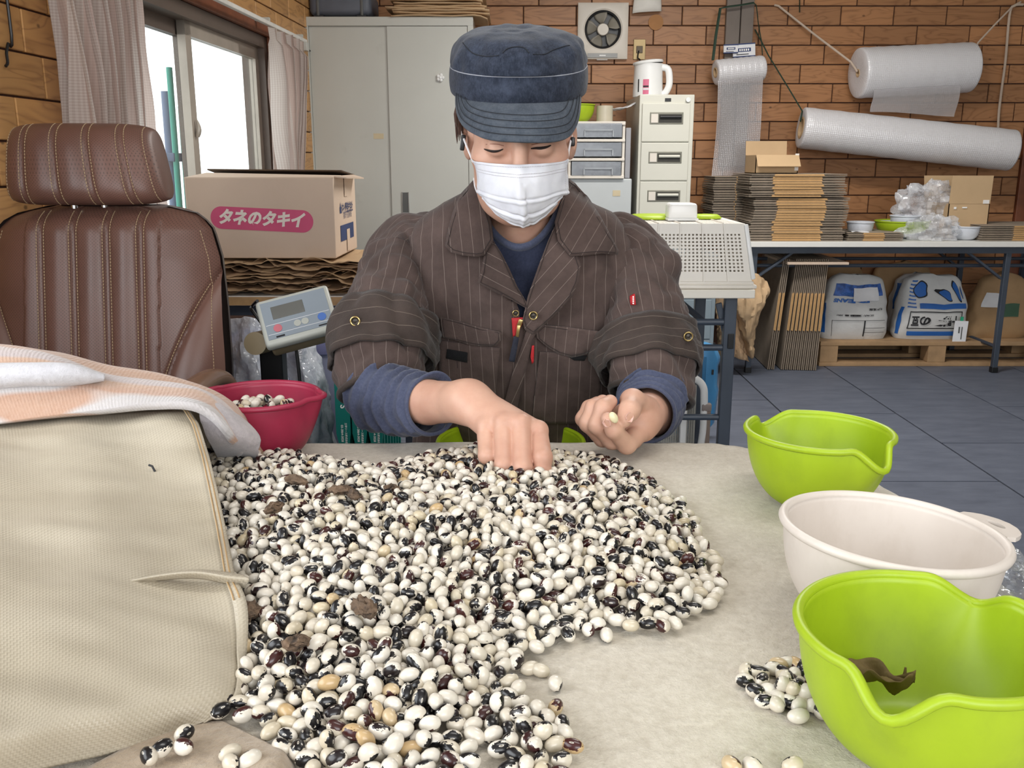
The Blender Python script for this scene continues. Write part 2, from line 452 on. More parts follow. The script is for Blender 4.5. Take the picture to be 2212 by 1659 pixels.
# back wall: dark backing board with the wood panels set on it
wall_back = MB().bb(-1.4, 3.0, YB, YB + .1, 0, ZC).bb(3.0, 4.2, YB, YB + .1, 1.82, ZC).build('wall_back', M_GROOVE, None, smooth=False, kind='structure')
rb = random.Random(3)
row0 = 1.5366
for k in range(-15, 8):
    z = row0 + (k + .5) * PIT
    if z > ZC - .05 or z < .02: continue
    x0 = -1.05 + ((.0, .15, .05, .20)[k % 4] + rb.uniform(-.02, .02)) - .3
    x = x0
    xe = 2.985 if z < 1.82 else 3.6
    while x < xe:
        a, b = max(x, -1.04), min(x + BW, xe)
        if b - a > .03:
            vis = True
            if b < -.20 and z < 1.72: vis = False      # wholly behind the steel cabinet
            if z < .3 or z > 2.15: vis = False
            if vis: brick(wall_back, 0, Matrix.Translation(((a + b) / 2, YB - .004, z)), b - a, M_BRICK)
        x += BW
# left wall with its two window openings
wl = MB()
def lbox(mb, y0, y1, z0, z1, d0=-.12, d1=0):
    P = [lwp(y, z, d) for z in (z0, z1) for y in (y0, y1) for d in (d0, d1)]
    mb.add(P, [(0, 1, 3, 2), (4, 6, 7, 5), (0, 4, 5, 1), (2, 3, 7, 6), (0, 2, 6, 4), (1, 5, 7, 3)])
W2 = (-1.0, 1.25, .85, 2.05)
for (a, b, c, d) in [(-2.1, W2[0], 0, ZC), (W2[0], W2[1], 0, W2[2]), (W2[0], W2[1], W2[3], ZC), (W2[1], WIN[0], 0, ZC), (WIN[0], WIN[1], 0, WIN[2]), (WIN[0], WIN[1], WIN[3], ZC), (WIN[1], YB, 0, ZC)]:
    lbox(wl, a, b, c, d)
wall_left = wl.build('wall_left', M_GROOVE, None, smooth=False, kind='structure')
Rl = Matrix.Rotation(R(90) - LA, 4, 'Z')
for k in range(-4, 10):
    z = 1.147 + (k + .5) * .1045
    if z > ZC: continue
    y = 1.60 + ((.1, .245)[k % 2] if k % 4 < 2 else (.17, .0)[k % 2])
    segs = []
    while y < YB:
        a, b = y, min(y + BW, YB - .02)
        if z - .052 < WIN[3] - .02 and z + .05 > WIN[2] - .03:
            if b <= WIN[0] - .05 or a >= WIN[1] + .11: segs.append((a, b))
            elif a < WIN[0] - .05: segs.append((a, WIN[0] - .05))
            elif b > WIN[1] + .11: segs.append((WIN[1] + .11, b))
        else: segs.append((a, b))
        y += BW
    for a, b in segs:
        if b - a < .03 or (b < 1.75): continue
        brick(wall_left, 0, Matrix.Translation(lwp((a + b) / 2, z, .004)) @ Rl, b - a, M_BRICKL)
MB().bb(4.2, 4.3, -2.1, YB + .1, 0, ZC).build('wall_right', M_WHITEWALL, None, smooth=False, kind='structure')
wf = MB()
for (a, b, c, d) in [(-1.5, -.4, 0, ZC), (2.2, 4.3, 0, ZC), (-.4, 2.2, 0, .9), (-.4, 2.2, 2.25, ZC)]: wf.bb(a, b, -2.2, -2.1, c, d)
wf.build('wall_front', M_WHITEWALL, None, smooth=False, kind='structure')
ce = MB().bb(-1.6, 4.3, -2.2, YB + .1, ZC, ZC + .06).build('ceiling', plain('ceiling_board', C(214, 210, 202), .85), None, smooth=False, kind='structure')
# floor of slate-blue sheets, each its own piece
def floor_mat():
    n = NT('slate_blue_floor'); o = n.tex(); r = n.rnd()
    f = n.noise(n.mapping(n.vmath('ADD', o, n.comb(n.math('MULTIPLY', r, 40.0), n.math('MULTIPLY', r, 70.0), 0.0)), (3, 9, 1)), 2, 5, .65)
    c = n.ramp(f, [(.3, C(88, 94, 108)), (.7, C(106, 112, 126))])
    c = n.mix(1.0, c, n.ramp(r, [(0, (.9, .9, .9, 1)), (1, (1.08, 1.08, 1.08, 1))]), 'MULTIPLY')
    n.set(col=c, rough=.5, spec=.35); n.bump(n.noise(o, 180, 2), .12, .002); return n.m
M_FLOOR = floor_mat()
floor = MB().bb(-1.5, 4.3, -2.2, YB + .1, -.1, -.004).build('floor', plain('floor_seam', C(38, 38, 42), .9), None, smooth=False, kind='structure')
ftile = MB().box((0, 0, -.002), (.503, .903, .004)).build('tile', M_FLOOR, floor, smooth=False)
_first = True
for i in range(-2, 7):
    for j in range(0, 8):
        x = .193 + .511 * i + .2555 ; y = 5.2 - .91 * j + (.0, .42, .18, .64, .3)[i % 5]
        if x + .25 < -1.3 or y < 1.4 or y > 6.0 or x > 4.2: continue
        o = ftile if _first else bpy.data.objects.new('tile', ftile.data)
        if not _first: COL.objects.link(o); o.parent = floor
        _first = False; o.location = (x, min(y, YB - .455 + .35) if False else y, 0)

# window_1 in the left wall: bronze outer frame, two sliding sashes, panes, crescent lock
M_BRONZE = plain('bronze_sash', C(104, 92, 84), .45, metal=.3)
M_SASH = plain('pale_sash', C(170, 160, 148), .4, metal=.2)
M_REDWOOD = plain('red_brown_wood', C(124, 72, 48), .5, var=.2, scale=14)
w1 = thing('window_1', 'sliding window with bronze frame in the wood panelled wall', 'window', lwp(3.4, .8)); w1['kind'] = 'structure'; del w1['category']; del w1['label']
def wbar(mb, y0, y1, z0, z1, d0, d1): lbox(mb, y0, y1, z0, z1, d0, d1)
y0, y1, z0, z1 = WIN
m = MB(); wbar(m, y0, y1, z1 - .05, z1, -.11, -.005); wbar(m, y0, y1, z0, z0 + .05, -.11, -.005); wbar(m, y0, y0 + .035, z0, z1, -.11, -.005); wbar(m, y1 - .035, y1, z0, z1, -.11, -.005)
m.build('outer_frame', M_BRONZE, w1, smooth=False)
ym = 3.58
for (a, b, d, nm) in [(y0 + .035, ym + .04, -.10, 0), (ym - .05, y1 - .035, -.065, 1)]:
    m = MB(); zt, zb = z1 - .05, z0 + .05
    wbar(m, a, b, zt - .05, zt, d, d + .03); wbar(m, a, b, zb, zb + .06, d, d + .03); wbar(m, a, a + .055, zb, zt, d, d + .03); wbar(m, b - .045, b, zb, zt, d, d + .03)
    s = m.build('sash', M_SASH if nm else M_BRONZE, w1, smooth=False)
    g = MB(); wbar(g, a + .055, b - .045, zb + .06, zt - .05, d + .012, d + .016); g.build('pane', M_GLASS, s, smooth=False)
    if nm:
        q = MB().tube([lwp(a + .028, 1.19 + .06 * t, d + .036 + .008 * math.sin(3 * t)) for t in np.linspace(0, 1, 6)], [.008, .010, .010, .008, .006, .004], 8)
        q.build('crescent_lock', M_SASH, s)
tr = MB(); wbar(tr, y0 - .06, y1 + .10, z1, z1 + .045, -.02, .018); wbar(tr, y1, y1 + .10, z0 - .05, z1, -.06, .022); wbar(tr, y0 - .06, y0, z0 - .05, z1, -.06, .022); wbar(tr, y0 - .06, y1 + .1, z0 - .05, z0, -.1, .04)
tr.build('trim_1', M_REDWOOD, None, smooth=False, kind='structure', bevel=.002)
# doorway at the far end of the back wall: red-brown frame, slate door leaf swung into the room
M_SLATE = plain('slate_door', C(58, 66, 80), .5, var=.12)
d1 = thing('door_1', 'x', 'door', (3.03, YB, 0)); del d1['category']; del d1['label']; d1['kind'] = 'structure'
MB().bb(2.985, 3.05, YB - .03, YB + .1, 0, 1.80).bb(2.985, 4.2, YB - .03, YB + .1, 1.76, 1.83).build('door_frame', M_REDWOOD, d1, smooth=False, bevel=.003)
rot = Matrix.Rotation(R(-46), 4, 'Z'); T = Matrix.Translation((3.055, YB - .03, 0)) @ rot
lf = MB().bb(0, .82, -.02, .018, .02, 1.74).xf(T).build('door_leaf', M_SLATE, d1, smooth=False)
for k in range(9): MB().bb(.012, .81, -.030, -.018, .04 + k * .19, .04 + k * .19 + .178).xf(T).build('panel', M_SLATE, lf, smooth=False, bevel=.003, seg=1)
# the two ceiling lamps
for i, (x, y) in enumerate([(.55, .9), (.9, 3.7)]):
    t = thing('ceiling_lamp', ('fluorescent ceiling lamp above the sorting table', 'fluorescent ceiling lamp above the middle of the room')[i], 'lamp', (x, y, ZC - .05))
    MB().bb(x - .63, x + .63, y - .15, y + .15, ZC - .05, ZC).build('housing', M_WHITEP, t, smooth=False, bevel=.006)
# outside: grey pipes and green netting poles in the yard
M_PIPE = plain('grey_pipe', C(92, 104, 132), .5); M_GREENP = plain('green_pole', C(40, 140, 122), .5)
t = thing('pipe_bundle', 'grey and green poles standing outside the sliding window', 'pole', (-1.62, 4.55, 0))
for (dx, dy, r, h, m_) in [(0, 0, .022, 1.42, M_PIPE), (-.02, .085, .016, 1.32, M_PIPE), (.05, -.07, .014, 1.52, M_GREENP), (.02, .15, .02, 1.36, M_GREENP)]:
    MB().cyl((-1.62 + dx, 4.50 + dy, -.2), (-1.62 + dx, 4.50 + dy + .03, h), r).build('pole', m_, t)
MB().bb(-1.66, -1.57, 4.43, 4.67, 1.10, 1.14).build('clamp', M_PIPE, t, bevel=.004)
MB().bb(-8, -1.45, -3, 12, -.3, -.2).build('ground_outside', plain('yard_gravel', C(150, 148, 142), .9), None, smooth=False, kind='structure')
# ------------------------------------------------------------------ things along the back wall
def rect(px0, py0, px1, py1, Y):
    a, b = pt(px0, py0, Y), pt(px1, py1, Y); c, d = pt(px0, py1, Y), pt(px1, py0, Y)
    return (a.x + c.x) / 2, (b.x + d.x) / 2, b.z, a.z       # x0, x1, z0, z1
# sliding-door steel cabinet
CY = 5.10
x0, x1, _, zt = rect(663, 30, 1024, 500, CY); zt = 1.83
cab = thing('steel_cabinet', 'tall cream steel cabinet with two sliding doors against the back wall', 'cabinet', ((x0 + x1) / 2, CY + .2, 0))
MB().bb(x0, x1, CY + .02, CY + .42, 0, zt).build('body', M_STEEL, cab, smooth=False, bevel=.004)
MB().bb(x0, x0 + .03, CY, CY + .03, 0, zt).bb(x1 - .03, x1, CY, CY + .03, 0, zt).bb(x0, x1, CY - .001, CY + .03, zt - .045, zt).bb(x0, x1, CY, CY + .03, 0, .07).build('face_frame', M_STEEL, cab, smooth=False, bevel=.003)
xm = (x0 + x1) / 2 - .005
dl = MB().bb(x0 + .032, xm + .03, CY + .016, CY + .024, .07, zt - .047).build('door', M_STEEL, cab, smooth=False)
dr = MB().bb(xm, x1 - .032, CY + .004, CY + .014, .07, zt - .047).build('door', M_STEEL, cab, smooth=False)
hx = pt(876, 432, CY)
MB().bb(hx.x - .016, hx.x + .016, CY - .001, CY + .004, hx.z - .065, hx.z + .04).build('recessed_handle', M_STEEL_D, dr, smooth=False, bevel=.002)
MB().bb(hx.x - .019, hx.x - .015, CY - .004, CY + .004, hx.z - .068, hx.z + .043).bb(hx.x + .015, hx.x + .019, CY - .004, CY + .004, hx.z - .068, hx.z + .043).build('handle_rim', plain('chrome', C(190, 190, 190), .2, metal=1), dr, smooth=False)
f = pt(951, 168, CY); m = MB()
for k in range(5): m.sphere((f.x + .013 * math.cos(k * 1.257), CY - .004, f.z + .013 * math.sin(k * 1.257)), (.010, .007, .010), 10, 6)
m.sphere((f.x, CY - .006, f.z), (.009, .007, .009), 10, 6)
m.build('flower_hook', M_WHITEP, dr)
tp = pt(817, 294, CY); MB().bb(tp.x - .027, tp.x + .027, CY + .0145, CY + .016, tp.z - .014, tp.z + .014).build('tape_scrap', M_TAPE, dl, smooth=False)
# on the cabinet: grey case and a pile of kraft bags
t = thing('carrying_case', 'dark grey plastic case lying on top of the steel cabinet', 'case', (-.85, CY + .2, zt))
cx0, cx1 = pt(668, 25, CY + .05).x, pt(802, 25, CY + .05).x
MB().bb(cx0, cx1, CY + .04, CY + .36, zt + .012, zt + .14).build('shell', plain('grey_case', C(92, 96, 106), .5), t, bevel=.03, seg=4)
MB().bb(cx0 + .04, cx0 + .055, CY + .035, CY + .365, zt + .01, zt + .145).bb(cx1 - .055, cx1 - .04, CY + .035, CY + .365, zt + .01, zt + .145).build('strap_band', M_STEEL_D, t, bevel=.004)
MB().box((cx0 + .05, CY + .06, zt + .006), (.05, .04, .014)).box((cx1 - .05, CY + .06, zt + .006), (.05, .04, .014)).box((cx0 + .05, CY + .33, zt + .006), (.05, .04, .014)).box((cx1 - .05, CY + .33, zt + .006), (.05, .04, .014)).build('foot', M_BLACK, t, smooth=False)
rr = random.Random(5); z = zt + .004; n_bag = 8
bx0, bx1 = pt(845, 25, CY).x, pt(1046, 25, CY).x
for k in range(n_bag):
    e0 = rr.uniform(-.03, .02); e1 = rr.uniform(-.02, .03); P = []
    for j in range(7):
        row = []
        for i in range(15):
            u, v = i / 14, j / 6
            zz = z + .009 * abs(math.sin(u * 5 + k * 1.7)) * (.35 + .65 * abs(u - .5)) + .003 * math.sin(v * 6 + k)
            if u > .9: zz -= (u - .9) * (.20 if k < 1 else .05)
            row.append(Vector((lerp(bx0 + e0, bx1 + e1, u), CY - .02 + v * .38 + .008 * math.sin(k * 2), zz)))
        P.append(row)
    MB().grid(P).build('paper_bag', M_KRAFTL, None, solid=.006, label=nth_top(k, n_bag) + ' flat kraft bag in the pile on the steel cabinet', cat='paper bag', group='kraft bags on the cabinet')
    z += .0125
# low grey cabinet beside it, plastic drawer chest on top
LYc = 5.0
lx0, lx1, lz0, lz1 = rect(1046, 386, 1362, 600, LYc)
lc = thing('low_cabinet', 'low pale grey steel cabinet under the plastic drawer chest', 'cabinet', ((lx0 + lx1) / 2, LYc + .2, 0))
MB().bb(lx0, lx1, LYc, LYc + .42, 0, lz1).build('body', plain('grey_steel', C(186, 190, 190), .4, var=.03), lc, smooth=False, bevel=.006)
MB().bb(lx1 - .10, lx1 - .06, LYc - .002, LYc, lz1 - .09, lz1 - .06).build('sticker', M_TAPE, lc, smooth=False)
for a, b in ((lx0 + .01, (lx0 + lx1) / 2 - .002), ((lx0 + lx1) / 2 + .002, lx1 - .01)):
    MB().bb(a, b, LYc - .006, LYc, .05, lz1 - .25).build('door', M_STEEL, lc, smooth=False, bevel=.002)
dx0, dx1, dz0, dz1 = rect(1228, 262, 1350, 384, LYc - .02)
dc = thing('drawer_chest', 'white three-drawer plastic chest with smoky clear drawer fronts', 'drawer chest', ((dx0 + dx1) / 2, LYc + .15, dz0))
dz0 = lz1 + .001; hh = (dz1 - dz0)
m = MB().bb(dx0, dx1, LYc - .02, LYc + .33, dz1 - .018, dz1).bb(dx0, dx1, LYc - .02, LYc + .33, dz0, dz0 + .016)
m.bb(dx0, dx0 + .014, LYc - .01, LYc + .33, dz0, dz1).bb(dx1 - .014, dx1, LYc - .01, LYc + .33, dz0, dz1).bb(dx0, dx1, LYc + .32, LYc + .33, dz0, dz1)
for k in (1, 2): m.bb(dx0, dx1, LYc - .02, LYc + .33, dz0 + hh * k / 3 - .006, dz0 + hh * k / 3 + .008)
m.build('shell', M_CREAMP, dc, smooth=False, bevel=.002)
for k in range(3):
    a, b = dz0 + hh * k / 3 + .012, dz0 + hh * (k + 1) / 3 - .010
    d = MB().bb(dx0 + .018, dx1 - .018, LYc - .022, LYc - .018, a + .004, b).bb(dx0 + .018, dx1 - .018, LYc - .018, LYc + .3, a + .004, a + .007).build('drawer', M_DRAWER, dc, smooth=False)
    h = MB(); hx0, hx1 = lerp(dx0, dx1, .28), lerp(dx0, dx1, .78)
    for (p, q) in (((hx0, a + .008), (hx0, a + .04)), ((hx0, a + .04), (hx1, a + .04)), ((hx1, a + .04), (hx1, a + .008))): h.beam((p[0], LYc - .026, p[1]), (q[0], LYc - .026, q[1]), .006, .01, (0, 1, 0))
    h.build('pull', plain('clear_grey_pull', C(150, 154, 158), .3), d, smooth=False)
    MB().sphere((lerp(dx0, dx1, .2), LYc + .05, a + .035), (.03, .04, .026), 12, 8).bb(dx0 + .08, dx0 + .2, LYc + .03, LYc + .2, a + .008, a + .03).build('contents', M_PAPER, d)
# tape roll, loose papers on the chest
tr_ = pt(1307, 262, LYc + .05); rz0 = dz1
t = thing('tape_roll', 'beige roll of packing tape standing on the drawer chest', 'tape', (tr_.x, LYc + .08, rz0))
MB().lathe([(.026, 0), (.043, 0), (.043, .082), (.026, .082), (.026, 0)], 28, (tr_.x, LYc + .08, rz0)).build('roll', plain('tape_beige', C(188, 180, 160), .35), t)
MB().lathe([(.024, 0.001), (.0265, 0.001), (.0265, .081), (.024, .081), (.024, .001)], 24, (tr_.x, LYc + .08, rz0)).build('core', M_CARD, t)
P = [[Vector((tr_.x + .05 + .15 * i / 8, LYc + .14 + .12 * j / 4, rz0 + .070 + .05 * (i / 8) ** 2 + .006 * math.sin(j * 2 + i))) for i in range(9)] for j in range(5)]
MB().grid(P).build('paper_sheet', M_PAPER, None, solid=.002, label='loose white paper wedged behind the tape roll and filing cabinet', cat='paper')
t = MB().bb(lx1 - .035, lx1 - .008, LYc + .03, LYc + .25, lz1 + .002, lz1 + .26)
t.build('file_folder', plain('grey_folder', C(150, 150, 154), .6), None, smooth=False, label='grey folder standing between drawer chest and filing cabinet', cat='folder', bevel=.003)
# filing cabinet
FY = 4.98
fx0, fx1, fz0, fz1 = rect(1378, 204, 1495, 500, FY)
fc = thing('filing_cabinet', 'narrow beige steel filing cabinet with stacked drawers and kettle on top', 'cabinet', ((fx0 + fx1) / 2, FY + .25, 0))
MB().bb(fx0, fx1, FY + .008, FY + .58, 0, fz1).build('body', M_STEEL_F, fc, smooth=False, bevel=.004)
zd = pt(1430, 222, FY).z; ph = .197
for k in range(6):
    a, b = zd - ph * (k + 1) + .003, zd - ph * k - .003
    d = MB().bb(fx0 + .014, fx1 - .022, FY - .004, FY + .01, a, b).build('drawer', M_STEEL_F, fc, smooth=False, bevel=.003)
    hx0, hx1 = lerp(fx0, fx1, .19), lerp(fx0, fx1, .80); zc = b - .074
    MB().bb(hx0, hx1, FY - .0065, FY - .003, zc - .03, zc + .03).build('handle_plate', plain('handle_grey', C(120, 118, 106), .4, metal=.5), d, smooth=False, bevel=.002)
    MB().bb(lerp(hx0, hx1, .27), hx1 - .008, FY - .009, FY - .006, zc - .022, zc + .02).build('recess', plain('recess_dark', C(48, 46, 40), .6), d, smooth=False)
    MB().cyl((lerp(hx0, hx1, .3), FY - .014, zc + .006), (hx1 - .012, FY - .014, zc + .006), .008, n=10).build('grip', M_STEEL_F if k else M_BLACK, d)
    MB().bb(hx0 + .006, lerp(hx0, hx1, .24), FY - .010, FY - .006, zc - .022, zc + .022).build('label_card', M_CREAMP, d, smooth=False)
lk = pt(1483, 207, FY)
MB().cyl((fx1 - .035, FY - .006, fz1 - .026), (fx1 - .035, FY + .01, fz1 - .026), .012).build('lock', plain('lock_steel', C(170, 170, 165), .25, metal=1), fc)
MB().bb(lerp(fx0, fx1, .46), lerp(fx0, fx1, .57), FY + .004, FY + .008, fz1 - .034, fz1 - .018).build('name_plate', M_BLACK, fc, smooth=False)
# kettle
kx = pt(1399, 200, FY + .2).x; kz = fz1; ky = FY + .20
t = thing('electric_kettle', 'white electric kettle with pink sticker on the filing cabinet', 'kettle', (kx, ky, kz))
r = .079
MB().lathe([(.0, 0), (r, 0), (r * 1.01, .015), (r * .985, .07), (r * .955, .13), (r * .95, .15), (r * .97, .160), (r * .99, .167)], 40, (kx, ky, kz)).build('body', M_WHITEP, t)
lid = MB().lathe([(r * 1.0, 0), (r * 1.03, .006), (r * .98, .014), (r * .6, .020), (.0, .021)], 40)
lid.xf(Matrix.Translation((kx - .002, ky, kz + .168)) @ Matrix.Rotation(R(-6), 4, 'Y')).build('lid', M_WHITEP, t)
MB().tube(cat_rom([(kx + .06, ky - .02, kz + .150), (kx + .098, ky - .03, kz + .140), (kx + .108, ky - .035, kz + .09), (kx + .105, ky - .035, kz + .05), (kx + .085, ky - .03, kz + .015), (kx + .06, ky - .02, kz + .01)], 22), [.012] + [.014] * 20 + [.012], 12, flat=1.3).build('handle', M_WHITEP, t)
def on_cyl(x, z, off=.0015):
    rr_ = r * 1.0 + off; return Vector((kx + x, ky - math.sqrt(max(1e-6, rr_ * rr_ - x * x)), kz + z))
M_PINK = plain('pink_print', C(214, 110, 140), .45)
MB().grid([[on_cyl(-.036 + .030 * i / 6, .010 + .075 * j / 6) for i in range(7)] for j in range(7)]).build('sticker', M_PINK, t)
MB().grid([[on_cyl(-.035 + .028 * i / 6, .045 + .008 * j, .0022) for i in range(7)] for j in range(2)]).build('sticker_band', M_INK, t)
MB().grid([[on_cyl(-.035 + .028 * i / 6, .031 + .010 * j, .0022) for i in range(7)] for j in range(2)]).build('sticker_band', M_PAPER, t)
MB().grid([[on_cyl(-.060 + .005 * i / 2, .022 + .065 * j / 6) for i in range(3)] for j in range(7)]).build('water_gauge', M_BLACK, t)
MB().bb(kx + .068, kx + .085, ky - .03, ky - .01, kz + .150, kz + .158).build('lid_button', M_BLACK, t, bevel=.002)
# lime bowl builder (used all over the room)
def lime_mat(name, a, b, dk, sss=.05):
    n = NT(name); o = n.tex()
    f = n.noise(o, 9, 5, .6); c = n.ramp(f, [(.3, a), (.7, b)])
    g = n.ramp(n.noise(n.mapping(o, (1, 1, .6)), 24, 5, .7), [(.5, (0, 0, 0, 1)), (.75, (1, 1, 1, 1))])
    c = n.mix(n.math('MULTIPLY', g, .30), c, dk)
    n.set(col=c, rough=n.ramp(f, [(.3, (.36,) * 3 + (1,)), (.7, (.52,) * 3 + (1,))]), spec=.45); n.bump(n.noise(o, 90, 3), .05, .003); return n.m
M_LIME = lime_mat('lime_plastic', C(150, 176, 24), C(164, 188, 34), C(126, 146, 32))
M_RED = lime_mat('crimson_plastic', C(146, 34, 62), C(158, 42, 70), C(118, 28, 52))
M_MILK = lime_mat('milky_white_plastic', C(208, 198, 188), C(217, 208, 199), C(190, 178, 164))
def bowl(name, label, mat, Rm, H, spouts, group=None, base=.50, lip=.004, dip=.017, wid=.21, thick=.0028, tabs=()):
    t = thing(name, label, 'bowl', group=group)
    NA, NSs = 120, 26; P = []
    for j in range(NSs + 1):
        s = j / NSs; row = []
        if s < .22: rr0, z0_ = Rm * base * (s / .22), 0.0
        else:
            q = (s - .22) / .78; an = q * math.pi / 2
            rr0 = Rm * (base + (1 - base) * math.sin(an) ** .75); z0_ = H * (1 - math.cos(an) ** 1.0)
            z0_ = H * (.55 * q ** 1.6 + .45 * q)
        for i in range(NA):
            a = 2 * math.pi * i / NA; rr_, z = rr0, z0_
            for (sa, amt) in spouts:
                d = (a - sa + math.pi) % (2 * math.pi) - math.pi
                g = math.exp(-(d / wid) ** 2); w = max(0, (s - .55) / .45) ** 1.6
                e = math.exp(-((abs(d) - wid * 1.55) / (wid * .55)) ** 2)
                z -= dip * amt * g * w; rr_ += (.011 * g * amt - .001 * e) * w; z += .0016 * e * w * amt
            row.append(Vector((rr_ * math.cos(a), rr_ * math.sin(a), z)))
        P.append(row)
    rim = P[-1]
    MB().grid(P[:-1] + [rim], closeu=True).build('body', mat, t, solid=thick, soff=-1, ang=180)
    MB().tube([p + Vector((p.x, p.y, 0)).normalized() * lip * .25 for p in rim], lip, 8, closed=True).build('rim', mat, t, ang=180)
    return t
b = bowl('plastic_bowl', 'bright lime plastic bowl on top of the drawer chest', M_LIME, .088, .085, [])
bp = pt(1253, 262, LYc + .06); place(b, (bp.x - .01, LYc + .1, dz1 + .002))
# extractor fan
ex = pt(1302, 66, YB - .03)
fx, fz = ex.x, ex.z; FYn = YB - .011
fan = thing('extractor_fan', 'square cream wall extractor fan with five grey blades', 'fan', (fx, FYn, fz))
hw = .142
m = MB(); NA = 48
for ring, (rf, yy) in enumerate([(.104, -.032), (.101, -.010)]): pass
def fsq(a, h):
    c, s_ = math.cos(a), math.sin(a); k = h / max(abs(c), abs(s_)); return k * c, k * s_
rows = []
for (mode, rad, yy) in [('s', hw, 0), ('s', hw, -.030), ('s', hw - .012, -.036), ('c', .112, -.036), ('c', .102, -.030), ('c', .100, .0)]:
    row = []
    for i in range(96):
        a = 2 * math.pi * i / 96
        if mode == 's': x, z = fsq(a, rad); z *= 1.06
        else: x, z = rad * math.cos(a), rad * math.sin(a)
        row.append(Vector((fx + x, FYn + yy, fz + z + (.004 if mode == 'c' else -.004))))
    rows.append(row)
MB().grid(rows, closeu=True).build('housing', M_CREAMP, fan, ang=30)
MB().cyl((fx, FYn - .004, fz), (fx, FYn - .002, fz), .101, n=48).build('back_plate', M_BLACK, fan)
MB().tube([(fx + .098 * math.cos(a), FYn - .026, fz + .098 * math.sin(a) + .004) for a in np.linspace(0, 2 * math.pi, 48, endpoint=False)], .0075, 8, closed=True).build('guard_ring', M_BLACK, fan)
M_BLADE = plain('grey_blade', C(134, 128, 116), .5)
for k in range(5):
    a0 = R(100) + k * 2 * math.pi / 5; P = []
    for j in range(7):
        rr_ = .036 + .058 * j / 6; w = .26 + .20 * math.sin(j / 6 * 2.4)
        P.append([Vector((fx + rr_ * math.cos(a0 + w * (2 * i / 6 - 1)), FYn - .022 + .010 * (2 * i / 6 - 1), fz + .004 + rr_ * math.sin(a0 + w * (2 * i / 6 - 1)))) for i in range(7)])
    MB().grid(P).build('blade', M_BLADE, fan, solid=.002, soff=0)
MB().lathe([(.033, 0), (.034, .012), (.030, .02), (.0, .022)], 32, M=Matrix.Rotation(R(90), 3, 'X'), c=(fx, FYn - .018, fz + .004)).build('hub', M_CREAMP, fan)
MB().bb(fx - .085, fx + .085, FYn - .040, FYn - .034, fz - .148, fz - .124).build('shutter_tab', plain('grey_tab', C(150, 150, 148), .4), fan, smooth=False, bevel=.001)
MB().bb(fx - .018, fx + .018, FYn - .0415, FYn - .039, fz - .139, fz - .133).build('maker_badge', M_WHITEP, fan, smooth=False)
MB().tube([(fx + .03, FYn - .02, fz - .15), (fx + .03, FYn - .02, fz - .157), (fx - .03, FYn - .02, fz - .157), (fx - .03, FYn - .02, fz - .15)], .003, 6).build('pull_cord_bar', M_WHITEP, fan)
# wall odds and ends
o_ = pt(1417, 48, YB - .02); MB().lathe([(0, 0), (.042, 0), (.042, .008), (0, .008)], 36, M=Matrix.Rotation(R(90), 3, 'X'), c=(o_.x, YB - .0105, o_.z)).build('coaster', plain('cork_disc', C(170, 122, 78), .8), None, label='round cork disc fixed to the wood wall beside the fan', cat='disc')
q0, q1 = pt(1363, 20, YB - .04), pt(1432, 27, YB - .04)
P = []
for j in range(7):
    v = j / 6; w = .083 - .020 * v ** 1.5
    P.append([Vector(((q0.x + q1.x) / 2 + w * math.sin(a), YB - .04 - .028 * math.cos(a), q1.z + .006 * (a / 1.4) + v * .17)) for a in np.linspace(-1.5, 1.5, 15)])
MB().grid(P).build('paper_hood', plain('white_card_shade', C(222, 218, 210), .6), None, solid=.003, label='white tapered paper hood hanging on the wall above the kettle', cat='paper')
sx0, sx1, sz0, sz1 = rect(1368, 85, 1394, 129, YB - .012)
t = thing('wall_socket', 'brass-coloured wall socket plate above the kettle', 'socket', ((sx0 + sx1) / 2, YB - .01, sz0))
MB().bb(sx0, sx1, YB - .019, YB - .010, sz0, sz1).build('plate', plain('brass_plate', C(150, 130, 92), .4, metal=.5), t, smooth=False, bevel=.002)
xc = (sx0 + sx1) / 2; zc = lerp(sz0, sz1, .52)
MB().bb(xc - .018, xc + .018, YB - .025, YB - .018, zc - .022, zc + .016).build('outlet', plain('outlet_brown', C(96, 80, 58), .5), t, smooth=False, bevel=.002)
MB().tube(cat_rom([(xc - .005, YB - .03, zc - .01), (xc - .01, YB - .035, zc - .05), (xc + .004, YB - .05, sz0 - .02), (xc + .01, YB - .16, kz + .03), (xc + .01, ky + .085, kz + .03)], 20), .004, 6).build('power_cord', M_BLACK, t)
cp = [pt(2, 60, 2.3), pt(6, 95, 2.28), pt(10, 115, 2.27), pt(7, 135, 2.27), pt(14, 143, 2.26)]
cp = [Vector((WL(p.y) + .02, p.y, p.z)) for p in cp]
cp = [cp[0] + Vector((0, -.02, .4))] + cp
MB().tube(cat_rom([tuple(p) for p in cp], 24), .0035, 6).build('hanging_cord', M_BLACK, None, label='thin black cord dangling on the daylit wood wall', cat='cord')
